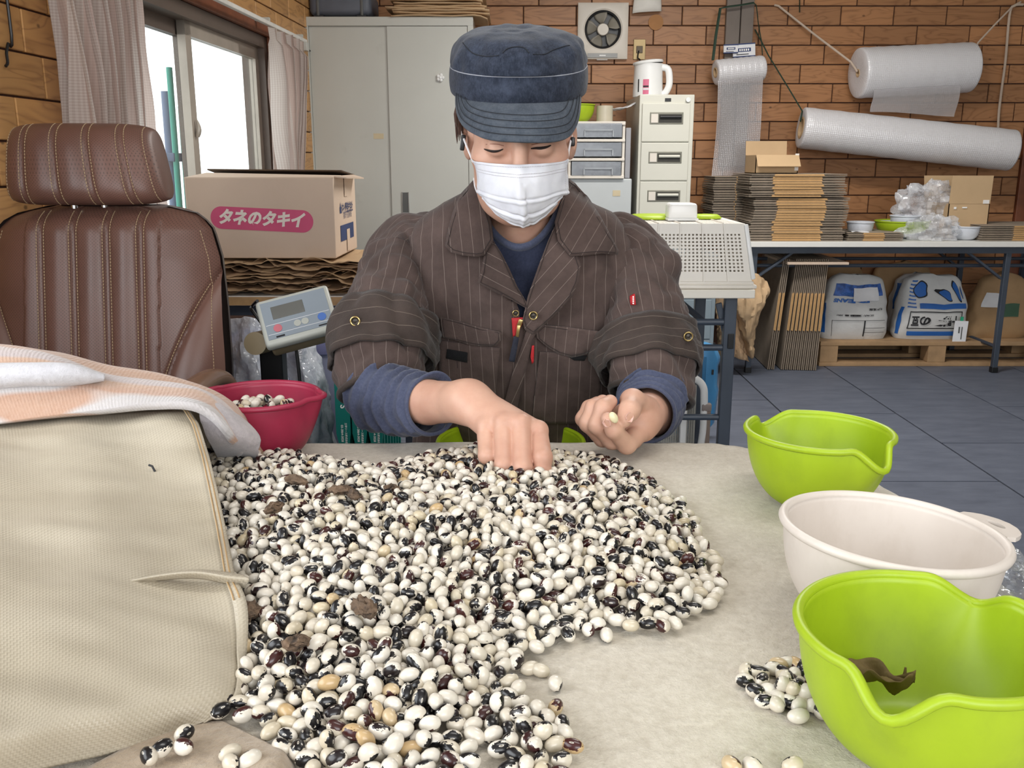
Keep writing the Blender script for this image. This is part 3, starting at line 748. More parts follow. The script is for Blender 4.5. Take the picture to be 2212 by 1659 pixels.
# leaning grey channel boards with two small tape boxes
bx0, bx1, _, _ = rect(1571, 0, 1629, 125, YB - .06); zb0 = pt(1600, 165, YB - .04).z - .5
M_GREYB = plain('grey_board', C(122, 112, 104), .75, var=.1)
xm = (bx0 + bx1) / 2 + .004
for i, (a, b) in enumerate(((bx0, xm - .002), (xm + .002, bx1))):
    MB().bb(a - .005, b - .005, YB - .048 - .01 * i, YB - .014, zb0, 2.3).build('long_carton', M_GREYB, None, smooth=False, bevel=.003, cat='carton',
        label=('tall grey flat carton on the wall, the one nearer the fan', 'tall grey flat carton on the wall, the one nearer the rope')[i])
for i, (a, b_, c, d, y) in enumerate([(1563, 96, 1594, 115, YB - .085), (1583, 94, 1631, 123, YB - .072)]):
    x0, x1, z0, z1 = rect(a, b_, c, d, y)
    t = thing('tape_box', ('small white and blue box tied to the grey cartons, overlapping in front', 'larger white and blue box tied to the grey cartons')[i], 'box', ((x0 + x1) / 2, y, z0))
    Mr = Matrix.Translation(((x0 + x1) / 2, y, (z0 + z1) / 2)) @ Matrix.Rotation(R(-2 - 2 * i), 4, 'Y')
    w, h = x1 - x0, z1 - z0
    MB().bb(-w / 2, w / 2, -.006, .012, -h / 2, h / 2).xf(Mr).build('carton', M_PAPER, t, smooth=False, bevel=.001)
    MB().bb(-w / 2, w / 2, -.0068, .0122, h / 2 - .006, h / 2 + .0005).bb(-w / 2, w / 2, -.0068, .0122, -h / 2 - .0005, -h / 2 + .005).xf(Mr).build('blue_edge', M_NAVY, t, smooth=False)
    e = MB().bb(-w * .3, w * .3, -.0078, -.006, -h * .12, h * .16).xf(Mr).build('oval_print', M_NAVY, t, smooth=False, bevel=.004)
    MB().bb(-w * .35, w * .2, -.0072, -.006, -h * .34, -h * .28).xf(Mr).build('print_line', M_INK, t, smooth=False)
    for kx_ in range(5): MB().bb(-w * .22 + kx_ * w * .095, -w * .22 + kx_ * w * .095 + w * .06, -.0086, -.0075, -h * .06, h * .1).xf(Mr).build('logo_mark', M_WINK, t, smooth=False)
# bubble-wrap rolls, sheets, straps, ropes
def roll(name, label, p0, p1, rad, core=.03, sheet_=None, mat=M_BUBROLL):
    p0, p1 = Vector(p0), Vector(p1); ax = (p1 - p0).normalized(); t = thing(name, label, 'bubble wrap', (p0 + p1) / 2)
    x = ax.orthogonal().normalized(); y = ax.cross(x); L = (p1 - p0).length
    def ring(s, r_): return [p0 + ax * s + (x * math.cos(a) + y * math.sin(a)) * r_ for a in np.linspace(0, 2 * math.pi, 56, endpoint=False)]
    rows = [(0.002, core), (0, rad * .6), (0, rad - .008), (.004, rad - .002), (.012, rad)] + [(L * k / 24, rad + .0012 * math.sin(k * 2.1) * (0 if k in (0, 24) else 1)) for k in range(1, 24)] + [(L - .012, rad), (L - .004, rad - .002), (L, rad - .008), (L, core)]
    P = [ring(s, r_) for s, r_ in rows]
    uv = [[(i / 56 * 2 * math.pi * rad, s) for i in range(56)] for s, r_ in rows]
    MB().grid(P, closeu=True, uv=uv).build('wound_roll', mat, t, ang=50)
    MB().grid([ring(-.001, core), ring(-.001, core * .8), ring(L + .001, core * .8), ring(L + .001, core), ring(-.001, core)], closeu=True).build('card_core', M_CARD, t)
    if sheet_:
        w0, w1, zl, curl, seed = sheet_; P = []; uv = []
        for j in range(26):
            v = j / 25; row = []; ru = []
            for i in range(28):
                u = i / 27; c = p0.lerp(p1, lerp(w0, w1, u))
                top = c.z - rad * .72; zz = lerp(top, zl + curl * math.sin(u * 3.2 + 1.2), v)
                yy = c.y - rad * .715 + .004 * v - .008 * math.sin(v * 5 + u * 4 + seed) * v
                row.append(Vector((c.x + .012 * math.sin(v * 3 + seed) * v, yy, zz))); ru.append((u * (w1 - w0) * L, v * (top - zl)))
            P.append(row); uv.append(ru)
        MB().grid(P, uv=uv).build('loose_sheet', M_BUBSHEET, t, ang=180)
    return t
a, b = pt(1545, 157, 5.42), pt(1648, 147, 5.46)
roll('bubble_wrap_roll', 'small bubble wrap roll with a long clear sheet hanging from it', a, b, .068, .028, (.03, .97, pt(1600, 392, 5.4).z, .03, 1))
a, b = pt(1853, 155, 5.42), pt(2095, 150, 5.47)
a.z -= .008; b.z += .010
roll('bubble_wrap_roll', 'thick bubble wrap roll slung on a white rope with short loose end', a, b, .135, .022, (.10, .86, pt(1960, 248, 5.4).z, .012, 2))
a, b = pt(1730, 276, 5.40), pt(2186, 325, 5.34)
roll('bubble_wrap_roll', 'longest bubble wrap roll hanging aslant above the cartons', a, b, .112, .06)
def strap(name, pts, r_, mat, label, cat, flat=.35): return MB().tube([tuple(p) for p in pts], r_, 8, flat=flat).build(name, mat, None, label=label, cat=cat)
Yk = YB - .10
strap('strap', [pt(1540, 130, 5.40), pt(1546, 80, 5.46), pt(1556, 18, Yk), pt(1575, 14, Yk), pt(1600, 11, Yk), pt(1628, 6, Yk), pt(1634, 12, Yk), pt(1638, 50, Yk), pt(1645, 90, 5.47), pt(1647, 118, 5.45)], .008, M_GREENSTRAP, 'dark green strap tied round the grey cartons holding the small roll', 'strap')
strap('strap', [pt(1631, 64, YB - .03), pt(1645, 90, YB - .06), pt(1660, 120, 5.5), pt(1700, 185, 5.46), pt(1733, 240, 5.40), pt(1729, 262, 5.36)], .008, M_GREENSTRAP, 'dark green strap slanting down to the longest roll', 'strap')
strap('tape_strip', [pt(1727, -5, YB - .012), pt(1727, 10, YB - .013), pt(1727, 27, YB - .012)], .013, M_GREENSTRAP, 'short dark green tape strip high on the wood wall', 'tape', .15)
strap('rope', [pt(1673, 11, YB - .02), pt(1682, 13, YB - .03), pt(1760, 75, 5.52), pt(1838, 134, 5.44), pt(1852, 155, 5.42)], .006, M_ROPE, 'white rope slanting down to the thick roll', 'rope', 1)
strap('rope', [pt(2100, 150, 5.46), pt(2112, 93, 5.5), pt(2150, 52, 5.53), pt(2188, 13, YB - .03), pt(2205, 4, YB - .02)], .005, M_ROPE, 'thin rope from the thick roll up to the wall corner', 'rope', 1)
strap('rope', [Vector(p) for p in cat_rom([tuple(pt(2210, 10, YB - .03)), tuple(pt(2192, 12, YB - .035)), tuple(pt(2181, 30, YB - .03)), tuple(pt(2172, 130, YB - .03)), tuple(pt(2164, 190, YB - .03)), tuple(pt(2158, 240, YB - .03)), tuple(pt(2156, 276, YB - .03))], 30)], .007, M_ROPE, 'white rope end hanging straight down near the doorway', 'rope', 1)
# ------------------------------------------------------------------ back folding table and everything on and below it
def folding_table(name, label, x0, x1, y0, y1, h, top_mat, th=.028, edge=None, shelf=True, legx=(.07, .07)):
    t = thing(name, label, 'table', ((x0 + x1) / 2, (y0 + y1) / 2, 0))
    MB().bb(x0, x1, y0, y1, h - th, h).build('tabletop', top_mat, t, smooth=False, bevel=.002)
    if edge: MB().bb(x0, x1, y0 - .001, y0 + .004, h - th + .001, h - .003).bb(x1 - .004, x1 + .001, y0, y1, h - th + .001, h - .003).build('edge_band', edge, t, smooth=False)
    for ya in (y0 + .03, y1 - .05): MB().bb(x0 + .03, x1 - .03, ya, ya + .02, h - th - .035, h - th).build('under_rail', M_LEG, t, smooth=False)
    for side, xl in ((0, x0 + legx[0]), (1, x1 - legx[1])):
        for yl in (y0 + .05, y1 - .05):
            MB().bb(xl - .014, xl + .014, yl - .014, yl + .014, .012, h - th).build('leg', M_LEG, t, smooth=False, bevel=.003)
            MB().bb(xl - .017, xl + .017, yl - .017, yl + .017, 0, .03).build('foot_cap', M_BLACK, t, smooth=False, bevel=.003)
            s = 1 if side == 0 else -1
            MB().beam((xl + s * .012, yl + .02 * (1 if yl < (y0 + y1) / 2 else -1), h - th - .17), (xl + s * .22, yl + .02 * (1 if yl < (y0 + y1) / 2 else -1), h - th - .02), .028, .012).build('folding_brace', M_LEG, t, smooth=False, bevel=.002)
        MB().cyl((xl, y0 + .05, .14), (xl, y1 - .05, .14), .010, n=10).build('cross_rung', M_LEG, t)
    for ya in ((y0 + .12, y1 - .12) if shelf else ()): MB().cyl((x0 + .08, ya, h - .135), (x1 - .08, ya, h - .135), .010, n=10).build('shelf_bar', M_LEG, t)
    return t
BT0 = pt(1612, 522, 4.80).x
folding_table('folding_table', 'long folding table with white top along the back wall', BT0, BT0 + 1.8, 4.80, 5.40, .70, M_TABLETOP, legx=(.06, .42))
# flattened cartons: two grey-brown plies with tan folded flaps in the middle
def carton_meshes(w, d, th, c0, c1):
    a = MB()
    a.bb(-w / 2, w / 2, 0, d, 0, th * .30).bb(-w / 2, w / 2, 0, d, th * .62, th * .92)
    b = MB().bb(-w / 2 + w * c0, -w / 2 + w * c1, -.004, .02, th * .10, th * .46).bb(-w / 2 + w * c0 + .002, -w / 2 + w * c1 - .003, -.003, .02, th * .52, th * .88)
    return a, b
_cm = {}
def flat_carton(key, w, d, th, c0, c1):
    if key not in _cm:
        t = thing('flat_carton', 'x', 'cardboard'); a, b = carton_meshes(w, d, th, c0, c1)
        a.build('ply', M_CARDG, t, smooth=False, bevel=.0012, seg=1); b.build('flap_fold', M_CARDT, t, smooth=False); _cm[key] = [t, False]
    t, used = _cm[key]
    if not used: _cm[key][1] = True; return t
    return dup(t)
rr = random.Random(11)
sx0, sx1 = pt(1622, 450, 4.84).x, pt(1826, 450, 4.84).x; w = sx1 - sx0; xc = (sx0 + sx1) / 2
z = .701; th = .0129
for k in range(26):
    o = flat_carton('big', w, .42, th, .24, .76)
    x = xc + rr.uniform(-.008, .008) + (.012 if 7 < k < 17 else 0) - (.014 if k >= 17 else 0)
    if k == 17: z += .004
    place(o, (x, 4.83 + rr.uniform(-.004, .006) - (.012 if k >= 17 else 0), z), R(rr.uniform(-.5, .5)))
    up = k >= 17
    tag(o, nth_top(k, 26) + (' flattened carton of the tall stack, in its upper bundle' if up else ' flattened carton of the tall stack, in its lower bundle'), None, 'cartons in the upper bundle' if up else 'cartons in the lower bundle')
    z += th
ztop = z
# more carton ends seen behind, left of the stack
z = .701; sx = pt(1588, 450, 5.1).x
for k in range(25):
    o = flat_carton('back', .24, .30, th, .5, .5001)
    place(o, (sx - .005 + rr.uniform(-.006, .006), 5.08 + rr.uniform(-.005, .005), z), R(rr.uniform(-.6, .6)))
    tag(o, nth_top(k, 25) + ' flattened carton in the shaded stack behind the tall one', None, 'cartons behind the tall stack'); z += th
# low stacks further along the table
z = .701; x0, x1 = pt(1832, 510, 4.84).x, pt(1952, 510, 4.84).x
for k in range(4):
    o = flat_carton('low', x1 - x0, .3, .0105, .28, .66)
    place(o, ((x0 + x1) / 2 + rr.uniform(-.006, .006), 4.835 + rr.uniform(0, .01), z), R(rr.uniform(-.6, .6)))
    tag(o, nth_top(k, 4) + ' flattened carton in the low stack before the white bowls', None, 'cartons in the low stack'); z += .0105
z_low = z
z = .701; x0, x1 = pt(2122, 500, 4.84).x, pt(2300, 500, 4.84).x
for k in range(7):
    o = flat_carton('right', x1 - x0, .36, .0112, .38, .9)
    place(o, ((x0 + x1) / 2 + rr.uniform(-.005, .005), 4.84 + rr.uniform(0, .01), z), R(rr.uniform(-.5, .5)))
    tag(o, nth_top(k, 7) + ' flattened carton in the stack near the doorway', None, 'cartons near the doorway'); z += .0112
# small open box on the tall stack
def open_box(name, label, x0, x1, y0, y1, z0, h, flap, mat, fang, parent=None):
    t = thing(name, label, 'box', ((x0 + x1) / 2, (y0 + y1) / 2, z0)); th_ = .004
    m = MB().bb(x0, x1, y0, y0 + th_, z0, z0 + h).bb(x0, x1, y1 - th_, y1, z0, z0 + h).bb(x0, x0 + th_, y0, y1, z0, z0 + h).bb(x1 - th_, x1, y0, y1, z0, z0 + h).bb(x0, x1, y0, y1, z0, z0 + th_)
    m.build('box_body', mat, t, smooth=False)
    for (yy, s, an) in ((y0, -1, fang[0]), (y1, 1, fang[1])):
        p0 = Vector(((x0 + x1) / 2, yy, z0 + h)); d = Vector((0, s * math.sin(an), math.cos(an))) * flap
        MB().beam(p0, p0 + d, x1 - x0, th_, (0, 1, 0) if abs(d.y) < .5 * flap else (0, 0, 1)).build('flap', mat, t, smooth=False)
    return t
x0, x1, z0, z1 = rect(1632, 335, 1724, 380, 4.90)
open_box('small_box', 'small open cardboard box standing on the tall carton stack', x0, x1, 4.90, 5.12, ztop, z1 - ztop if z1 - ztop > .06 else .10, .075, M_CARD, (R(140), R(8)))
MB().bb(x1 - .018, x1 + .001, 4.897, 4.901, ztop + .015, ztop + .10).build('tape_strip', plain('shiny_tape', C(235, 232, 226), .15), None, smooth=False, label='shiny tape strip on the side of the small open box', cat='tape')
# open box with clear bag at the doorway end
x0, x1, z0, z1 = rect(2048, 440, 2136, 480, 4.98)
ob = open_box('carton_box', 'open cardboard box with raised flap holding a clear plastic bag', x0, x1, 4.98, 5.28, .70, z1 - .70, .145, M_CARD, (R(2), R(15)))
for (a, b_, c, d) in ((2062, 447, 2067, 452), (2080, 447, 2090, 450), (2125, 432, 2138, 440)):
    xa, xb, za, zb = rect(a, b_, c, d, 4.97); MB().bb(xa, xb, 4.975, 4.979, za, zb).build('tape_scrap', plain('clear_tape', C(238, 236, 232), .12), ob, smooth=False)
def crumple(name, label, c, rad, mat, seed, cat='plastic bag', n=40, m_=26, amp=.45, fr=3.0, flatten=True, tears=0, parent=None, group=None):
    mb = MB().sphere((0, 0, 0), 1.0, n, m_); V = []
    for p in mb.v:
        v = Vector(p); d = 1 + amp * nz(v, fr, seed) + amp * .5 * abs(nz(v, fr * 2.3, seed + 9)) - amp * .2
        q = Vector((v.x * d * rad[0], v.y * d * rad[1], v.z * d * rad[2]))
        if flatten and q.z < -rad[2] * .55: q.z = -rad[2] * .55 + (q.z + rad[2] * .55) * .08
        V.append(q + Vector(c) + Vector((0, 0, rad[2] * .55 if flatten else 0)))
    mb.v = [tuple(p) for p in V]
    return mb.build(name, mat, parent, ang=22, label=label, cat=cat, group=group)
cb = pt(2010, 405, 5.1)
crumple('plastic_bag', 'clear plastic bag spilling out of the open cardboard box', (cb.x + .02, 5.14, .862), (.165, .12, .135), M_FILMW, 3, n=52, m_=34, fr=2.6, flatten=False)
# bowls and bag on the back table
def nest(px, py, Rm, H, Y, mat, name, label, z=.70, rim=None):
    b = bowl(name, label, mat, Rm, H, [], base=.45); p = pt(px, py, Y); place(b, (p.x, Y, z)); return b
M_WB = plain('white_bowl_plastic', C(214, 218, 226), .35, var=.04)
nest(1858, 490, .068, .085, 5.02, M_WB, 'white_bowl', 'white plastic bowl beside the tall carton stack', z=.7005)
nest(1950, 500, .125, .082, 5.05, M_WB, 'white_bowl', 'wide white bowl at the bottom of the pair with lime bowl', z=.7005)
nest(1950, 470, .138, .078, 5.05, M_LIME, 'plastic_bowl', 'lime-rimmed bowl nested in the wide white bowl on the back table', z=.7115)
nest(1958, 455, .078, .075, 5.05, M_WB, 'white_bowl', 'small white bowl sitting in the lime-rimmed bowl', z=.742)
nest(2086, 500, .072, .068, 4.93, M_WB, 'white_bowl', 'white bowl between plastic bag and carton stack near doorway', z=.7005)
p = pt(2015, 500, 4.9)
crumple('plastic_bag', 'crumpled white plastic bag lying on the back table edge', (p.x, 4.905, .702), (.15, .085, .085), M_FILMW, 8, fr=2.4, n=48, m_=30)
MB().grid([[Vector((pt(1838, 500, 4.88).x + .09 * i / 6, 4.86 + .08 * j / 4, z_low + .002 + .004 * math.sin(i + j))) for i in range(7)] for j in range(5)]).build('slip_of_paper', M_PAPER, None, solid=.001, label='slip of white paper on the low carton stack', cat='paper')
# board on the lower shelf bars
x0, x1, z0, z1 = rect(1700, 556, 1832, 566, 4.86)
MB().bb(x0, x1, 4.84, 5.30, .577, .590).build('shelf_board', M_CARDP, None, smooth=False, bevel=.002, label='pale flat board lying on the lower bars of the back table', cat='board')
# pallet with sacks
PX0 = pt(1778, 790, 5.02).x - .03; PX1 = PX0 + 1.30; PY0, PY1 = 5.0, 5.58
pal = thing('pallet', 'wooden pallet on the floor carrying the bean sacks', 'pallet', ((PX0 + PX1) / 2, (PY0 + PY1) / 2, 0))
zp = pt(1900, 738, 5.0).z; zp = max(.12, min(.16, zp))
for k in range(5):
    y = PY0 + k * (PY1 - PY0 - .11) / 4; MB().bb(PX0, PX1, y, y + .11, zp - .024, zp).build('deck_board', M_PALLET, pal, smooth=False, bevel=.003)
for x in (PX0, (PX0 + PX1) / 2 - .055, PX1 - .11):
    for y in (PY0, (PY0 + PY1) / 2 - .04, PY1 - .1): MB().bb(x + .002, x + .10, y + .002, y + .10, .022, zp - .024).build('block', M_PALLET, pal, smooth=False, bevel=.003)
for y in (PY0, (PY0 + PY1) / 2 - .05, PY1 - .11): MB().bb(PX0, PX1, y, y + .11, 0, .022).build('bottom_board', M_PALLET, pal, smooth=False, bevel=.003)
# sacks
class Sack:
    """soft upright bag: front face known as y(x, z) so that print can lie on it"""
    def __init__(s, xc, yc, z0, w, d, h, seed, lean=0, top=.72, knot=0):
        s.__dict__.update(xc=xc, yc=yc, z0=z0, w=w, d=d, h=h, seed=seed, lean=lean, top=top, knot=knot)
    def P(s, v, a):
        wv = 1.06 - .10 * v - (1 - s.top) * max(0, v - .55) / .45 * (1 if v > .55 else 0)
        if v > .86: wv *= math.sqrt(max(0, 1 - ((v - .86) / .14) ** 2)) * .9 + .1
        if v < .08: wv *= .93 + .07 * v / .08
        dv = math.sin(math.pi * min(1, .16 + v * .78)) ** .55 * (1 - .35 * v)
        c, q = math.cos(a), math.sin(a); e = .55
        x = math.copysign(abs(c) ** e, c) * s.w / 2 * wv; y = math.copysign(abs(q) ** e, q) * s.d / 2 * dv
        n_ = nz((x * 1.0, y, v * s.h), 9, s.seed) * .016 + nz((x, y, v * s.h), 22, s.seed) * .006
        k = 1 + n_ / max(.05, s.w / 2)
        return Vector((s.xc + x * k + s.lean * v * s.h, s.yc + y * k + n_ * .4, s.z0 + v * s.h * (1 + .09 * nz((x, 0, 0), 14, s.seed + 4) * v)))
    def front(s, u, v, off=.004):      # u, v in -1..1, 0..1 on the camera-facing side
        a = -math.pi / 2 + u * 1.05; p = s.P(v, a); return p + Vector((0, -off, 0))
    def mesh(s): return MB().grid([[s.P(j / 34, 2 * math.pi * i / 64) for i in range(64)] for j in range(35)], closeu=True)
    def build(s, name, label, mat, group=None):
        t = thing(name, label, 'sack', (s.xc, s.yc, s.z0), group=group); s.t = t; s.mesh().build('bag', mat, t, ang=180); return t
    def patch(s, name, u0, u1, v0, v1, mat, nu=16, nv=12, off=.004): return MB().grid([[s.front(lerp(u0, u1, i / nu), lerp(v0, v1, j / nv), off) for i in range(nu + 1)] for j in range(nv + 1)]).build(name, mat, s.t, ang=180)
    def text(s, name, key, mat, u, v, su, sv, flip=True, off=.006):
        vs, fs = text_mesh(*key); k = -1 if flip else 1
        return MB().add([s.front(u + k * p[0] * su, v + k * p[1] * sv, off) for p in vs], fs).build(name, mat, s.t, smooth=False)
M_SACKW = plain('white_sack_paper', C(206, 206, 204), .55, var=.06, scale=9, bump=.3, bscale=26, bd=.012)
M_SACKB = plain('blue_print', C(36, 98, 176), .5, var=.12, scale=10)
M_SACKK = plain('brown_sack_paper', C(170, 138, 100), .8, var=.12, scale=5, bump=.3, bscale=18, bd=.015)
ZS = zp + .001
def sack_at(px0, px1, py_top, py_bot, Y, d, seed, z0=ZS, **kw):
    x0, x1 = pt(px0, (py_top + py_bot) / 2, Y).x, pt(px1, (py_top + py_bot) / 2, Y).x
    return Sack((x0 + x1) / 2, Y + d / 2, z0, (x1 - x0) * .93, d, pt(px0, py_top, Y + .06).z - z0, seed, **kw)
s1 = sack_at(1782, 1934, 590, 735, 5.03, .22, 1, top=.72); s1.build('bean_sack', 'white and blue bean sack on the pallet, front one with upside-down BEANS print', M_SACKW)
s1.patch('side_band', -1.25, -1.02, .10, .55, M_SACKB); s1.patch('shoulder_print', -.75, .75, .66, .84, plain('blue_letter_print', C(58, 96, 168), .5, var=.6, scale=40), off=.003)
s1.text('print_beans', ('BEANS', .05, .0025, 1.0), M_SACKB, -.25, .60, 5.2, 1.5); s1.text('print_maker', ('HOKKAIDO', .035, .0015, 1.0), M_SACKB, .05, .70, 5.0, 1.6, off=.0075)
s1.text('print_line', ('北海道産', .024, .0006, 1.0), M_INK, .35, .47, 5.0, 1.5); s1.text('print_line', ('正味重量 30kg', .02, .0004, 1.0), M_INK, -.1, .38, 5.6, 1.5)
for (u0, u1, v0, v1) in ((-.62, .72, .295, .302), (-.62, -.60, .05, .30), (.05, .07, .05, .30), (.07, .72, .18, .186), (.07, .72, .11, .116)): s1.patch('printed_rule', u0, u1, v0, v1, M_INK, 10, 3, .006)
s1.patch('white_knot_tag', -.05, .45, .60, .80, M_PAPER, off=.016)
s1b = sack_at(1757, 1826, 600, 690, 5.27, .15, 5, top=.8); s1b.w *= 1.5; s1b.xc += .05; s1b.build('bean_sack', 'white and blue sack tucked behind the BEANS sack', M_SACKW); s1b.patch('stripe_print', -1.2, -.4, .5, .8, M_SACKB)
s2 = sack_at(1950, 2106, 592, 738, 5.03, .22, 2, top=.86); s2.build('bean_sack', 'white and blue bean sack with boxed black lettering and paper tag', M_SACKW)
s2.patch('side_band', -1.3, -1.04, .08, .5, M_SACKB)
for k in range(8): s2.patch('blue_stripe', -.86, -.50 + .035 * k * (1 if k < 5 else .6) * .6, .90 - k * .055 - .022, .90 - k * .055, M_SACKB, 8, 2)
def blob(u, v, du, dv, an): 
    P = [[s2.front(u + r_ * (math.cos(a) * du * math.cos(an) - math.sin(a) * dv * math.sin(an)) * (1 + .2 * math.sin(3 * a)), v + r_ * (math.cos(a) * du * math.sin(an) + math.sin(a) * dv * math.cos(an)) * .5, o_) for a in np.linspace(0, 2 * math.pi, 20, endpoint=False)] for r_, o_ in ((.02, .006), (1, .006))]
    Q = [[s2.front(u + r_ * (math.cos(a) * du * math.cos(an) - math.sin(a) * dv * math.sin(an)) * (1 + .2 * math.sin(3 * a)), v + r_ * (math.cos(a) * du * math.sin(an) + math.sin(a) * dv * math.cos(an)) * .5, .0045) for a in np.linspace(0, 2 * math.pi, 20, endpoint=False)] for r_ in (.02, 1.18)]
    MB().grid(Q, closeu=True).build('brush_outline', M_INK, s2.t, ang=180); MB().grid(P, closeu=True).build('brush_stroke', M_SACKB, s2.t, ang=180)
blob(-.32, .76, .20, .22, .5); blob(.12, .70, .07, .20, .4); blob(.42, .74, .08, .30, .35); blob(.68, .72, .05, .16, 0)
s2.patch('blue_sweep', -.3, .85, .48, .56, M_SACKB); s2.patch('blue_band', -.62, .9, .06, .13, M_SACKB)
for (u0, u1, v0, v1) in ((-.66, .62, .425, .44), (-.66, .62, .17, .185), (-.66, -.62, .17, .44), (.58, .62, .17, .44)): s2.patch('black_box_line', u0, u1, v0, v1, M_INK, 10, 3, .0058)
s2.text('print_beans', ('十勝の豆', .085, .003, 1.0), M_INK, -.02, .305, 3.1, 1.9)
tg = pt(2075, 718, 5.0); MB().box((tg.x, 5.005, tg.z), (.073, .003, .125), Matrix.Rotation(R(2), 3, 'Y')).build('paper_tag', M_PAPER, s2.t, smooth=False)
MB().bb(tg.x - .004, tg.x + .010, 5.004, 5.012, tg.z + .055, tg.z + .085).build('green_tab', plain('green_tab', C(40, 160, 120), .5), s2.t, smooth=False)
MB().bb(tg.x - .012, tg.x - .004, 5.0025, 5.0035, tg.z - .005, tg.z + .03).bb(tg.x + .004, tg.x + .010, 5.0025, 5.0035, tg.z - .04, tg.z + .03).build('tag_writing', M_STEEL_D, s2.t, smooth=False)
s2b = sack_at(1932, 1990, 590, 685, 5.27, .15, 6, top=.85); s2b.w *= 1.8; s2b.xc += .06; s2b.build('bean_sack', 'white and blue sack tucked behind the boxed lettering sack', M_SACKW); s2b.patch('stripe_print', -1.2, -.5, .4, .85, M_SACKB)
s3 = sack_at(2108, 2245, 592, 732, 5.06, .26, 3, top=.7, lean=.06); s3.build('bean_sack', 'brown paper sack with a white slip at the pallet end', M_SACKK)
s3.patch('white_slip', -.72, -.12, .50, .72, M_PAPER, off=.010); s3.patch('green_print', -.05, .18, .35, .55, plain('green_print', C(60, 92, 70), .6), off=.006)
for i, (a, b_, lab) in enumerate(((1775, 1880, 'brown paper sack at the back, behind the BEANS sack'), (1880, 2030, 'brown paper sack at the back, behind the boxed lettering sack'))):
    s = sack_at(a, b_, 566, 690, 5.42, .14, 12 + i, top=.8); s.build('bean_sack', lab, M_SACKK)
# cartons leaning on edge beside the pallet
z0 = .002; lx0 = pt(1668, 785, 4.95).x
for k in range(11):
    o = flat_carton('lean', .60, .52, .0155, .36, .70)
    o.rotation_euler = (0, R(-90) + R(4.5 - .25 * k), R(-3))
    o.location = (lx0 + .020 * k + (.03 if k > 1 else 0), 4.90 - .002 * k, .302)
    tag(o, ('nearest the pallet, ' if k == 10 else ORD[10 - k] + ' from the pallet, ') + 'flattened carton leaning on edge', None, 'cartons leaning beside the pallet')
# kraft bags hanging and slumped by the leg
def kraft_drape(label, seed, ctrl, mat):
    A = surf([[tuple(p) for p in r] for r in ctrl], 26, 30)
    N = grid_normals(A)
    for j in range(30):
        for i in range(26):
            A[j, i] += N[j, i] * (.030 * abs(nz((A[j, i][0] * 2.4, A[j, i][1], A[j, i][2] * .5), 13, seed)) - .008 + .014 * abs(nz((A[j, i][0] * 1.5, 0, A[j, i][2]), 30, seed)))
    MB().grid([[Vector(p) for p in r] for r in A]).build('kraft_bag', mat, None, solid=.0025, label=label, cat='paper bag', ang=25)
kraft_drape('large kraft paper bag drooping behind the white crate table', 2, [
    [pt(1560, 560, 4.75), pt(1600, 578, 4.72), pt(1632, 590, 4.72), pt(1655, 610, 4.74)],
    [pt(1570, 640, 4.72), pt(1605, 650, 4.66), pt(1640, 650, 4.66), pt(1662, 630, 4.70)],
    [pt(1590, 690, 4.74), pt(1608, 700, 4.68), pt(1630, 690, 4.66), pt(1650, 665, 4.70)],
    [pt(1606, 725, 4.76), pt(1613, 735, 4.70), pt(1620, 735, 4.68), pt(1630, 715, 4.70)],
    [pt(1616, 765, 4.78), pt(1622, 772, 4.74), pt(1628, 772, 4.72), pt(1632, 755, 4.72)]], M_KRAFTL)
kraft_drape('crumpled kraft bag slumped on the floor behind the table leg', 7, [
    [pt(1548, 640, 4.8), pt(1562, 630, 4.76), pt(1578, 640, 4.76), pt(1596, 640, 4.8)],
    [pt(1546, 690, 4.78), pt(1566, 690, 4.72), pt(1582, 690, 4.74), pt(1604, 700, 4.8)],
    [pt(1548, 740, 4.80), pt(1568, 730, 4.72), pt(1590, 740, 4.72), pt(1612, 750, 4.78)],
    [pt(1552, 775, 4.84), pt(1574, 772, 4.76), pt(1596, 776, 4.74), pt(1622, 780, 4.76)]], M_KRAFT)
# ------------------------------------------------------------------ curtains and rail
def curtain_mat():
    n = NT('checked_curtain'); u = n.tex('UV'); s = n.sep(u)
    a = n.math('GREATER_THAN', n.math('FRACT', n.math('MULTIPLY', s[0], 140.0)), .5)
    b = n.math('GREATER_THAN', n.math('FRACT', n.math('MULTIPLY', s[1], 140.0)), .5)
    st = n.math('GREATER_THAN', n.math('FRACT', n.math('MULTIPLY', s[0], 9.0)), .62)
    c = n.mix(n.math('MULTIPLY', n.math('ADD', a, b), .35), C(222, 214, 208), C(192, 176, 168))
    c = n.mix(n.math('MULTIPLY', st, .5), c, C(208, 180, 170))
    n.set(col=c, rough=.85, sheen=.2)
    tl = n.new('ShaderNodeBsdfTranslucent'); n.put(tl.inputs[0], c); mx = n.new('ShaderNodeMixShader'); mx.inputs[0].default_value = .5
    n.t.links.new(n.b.outputs[0], mx.inputs[1]); n.t.links.new(tl.outputs[0], mx.inputs[2]); n.t.links.new(mx.outputs[0], n.out.inputs['Surface'])
    return n.m
M_CURT = curtain_mat()
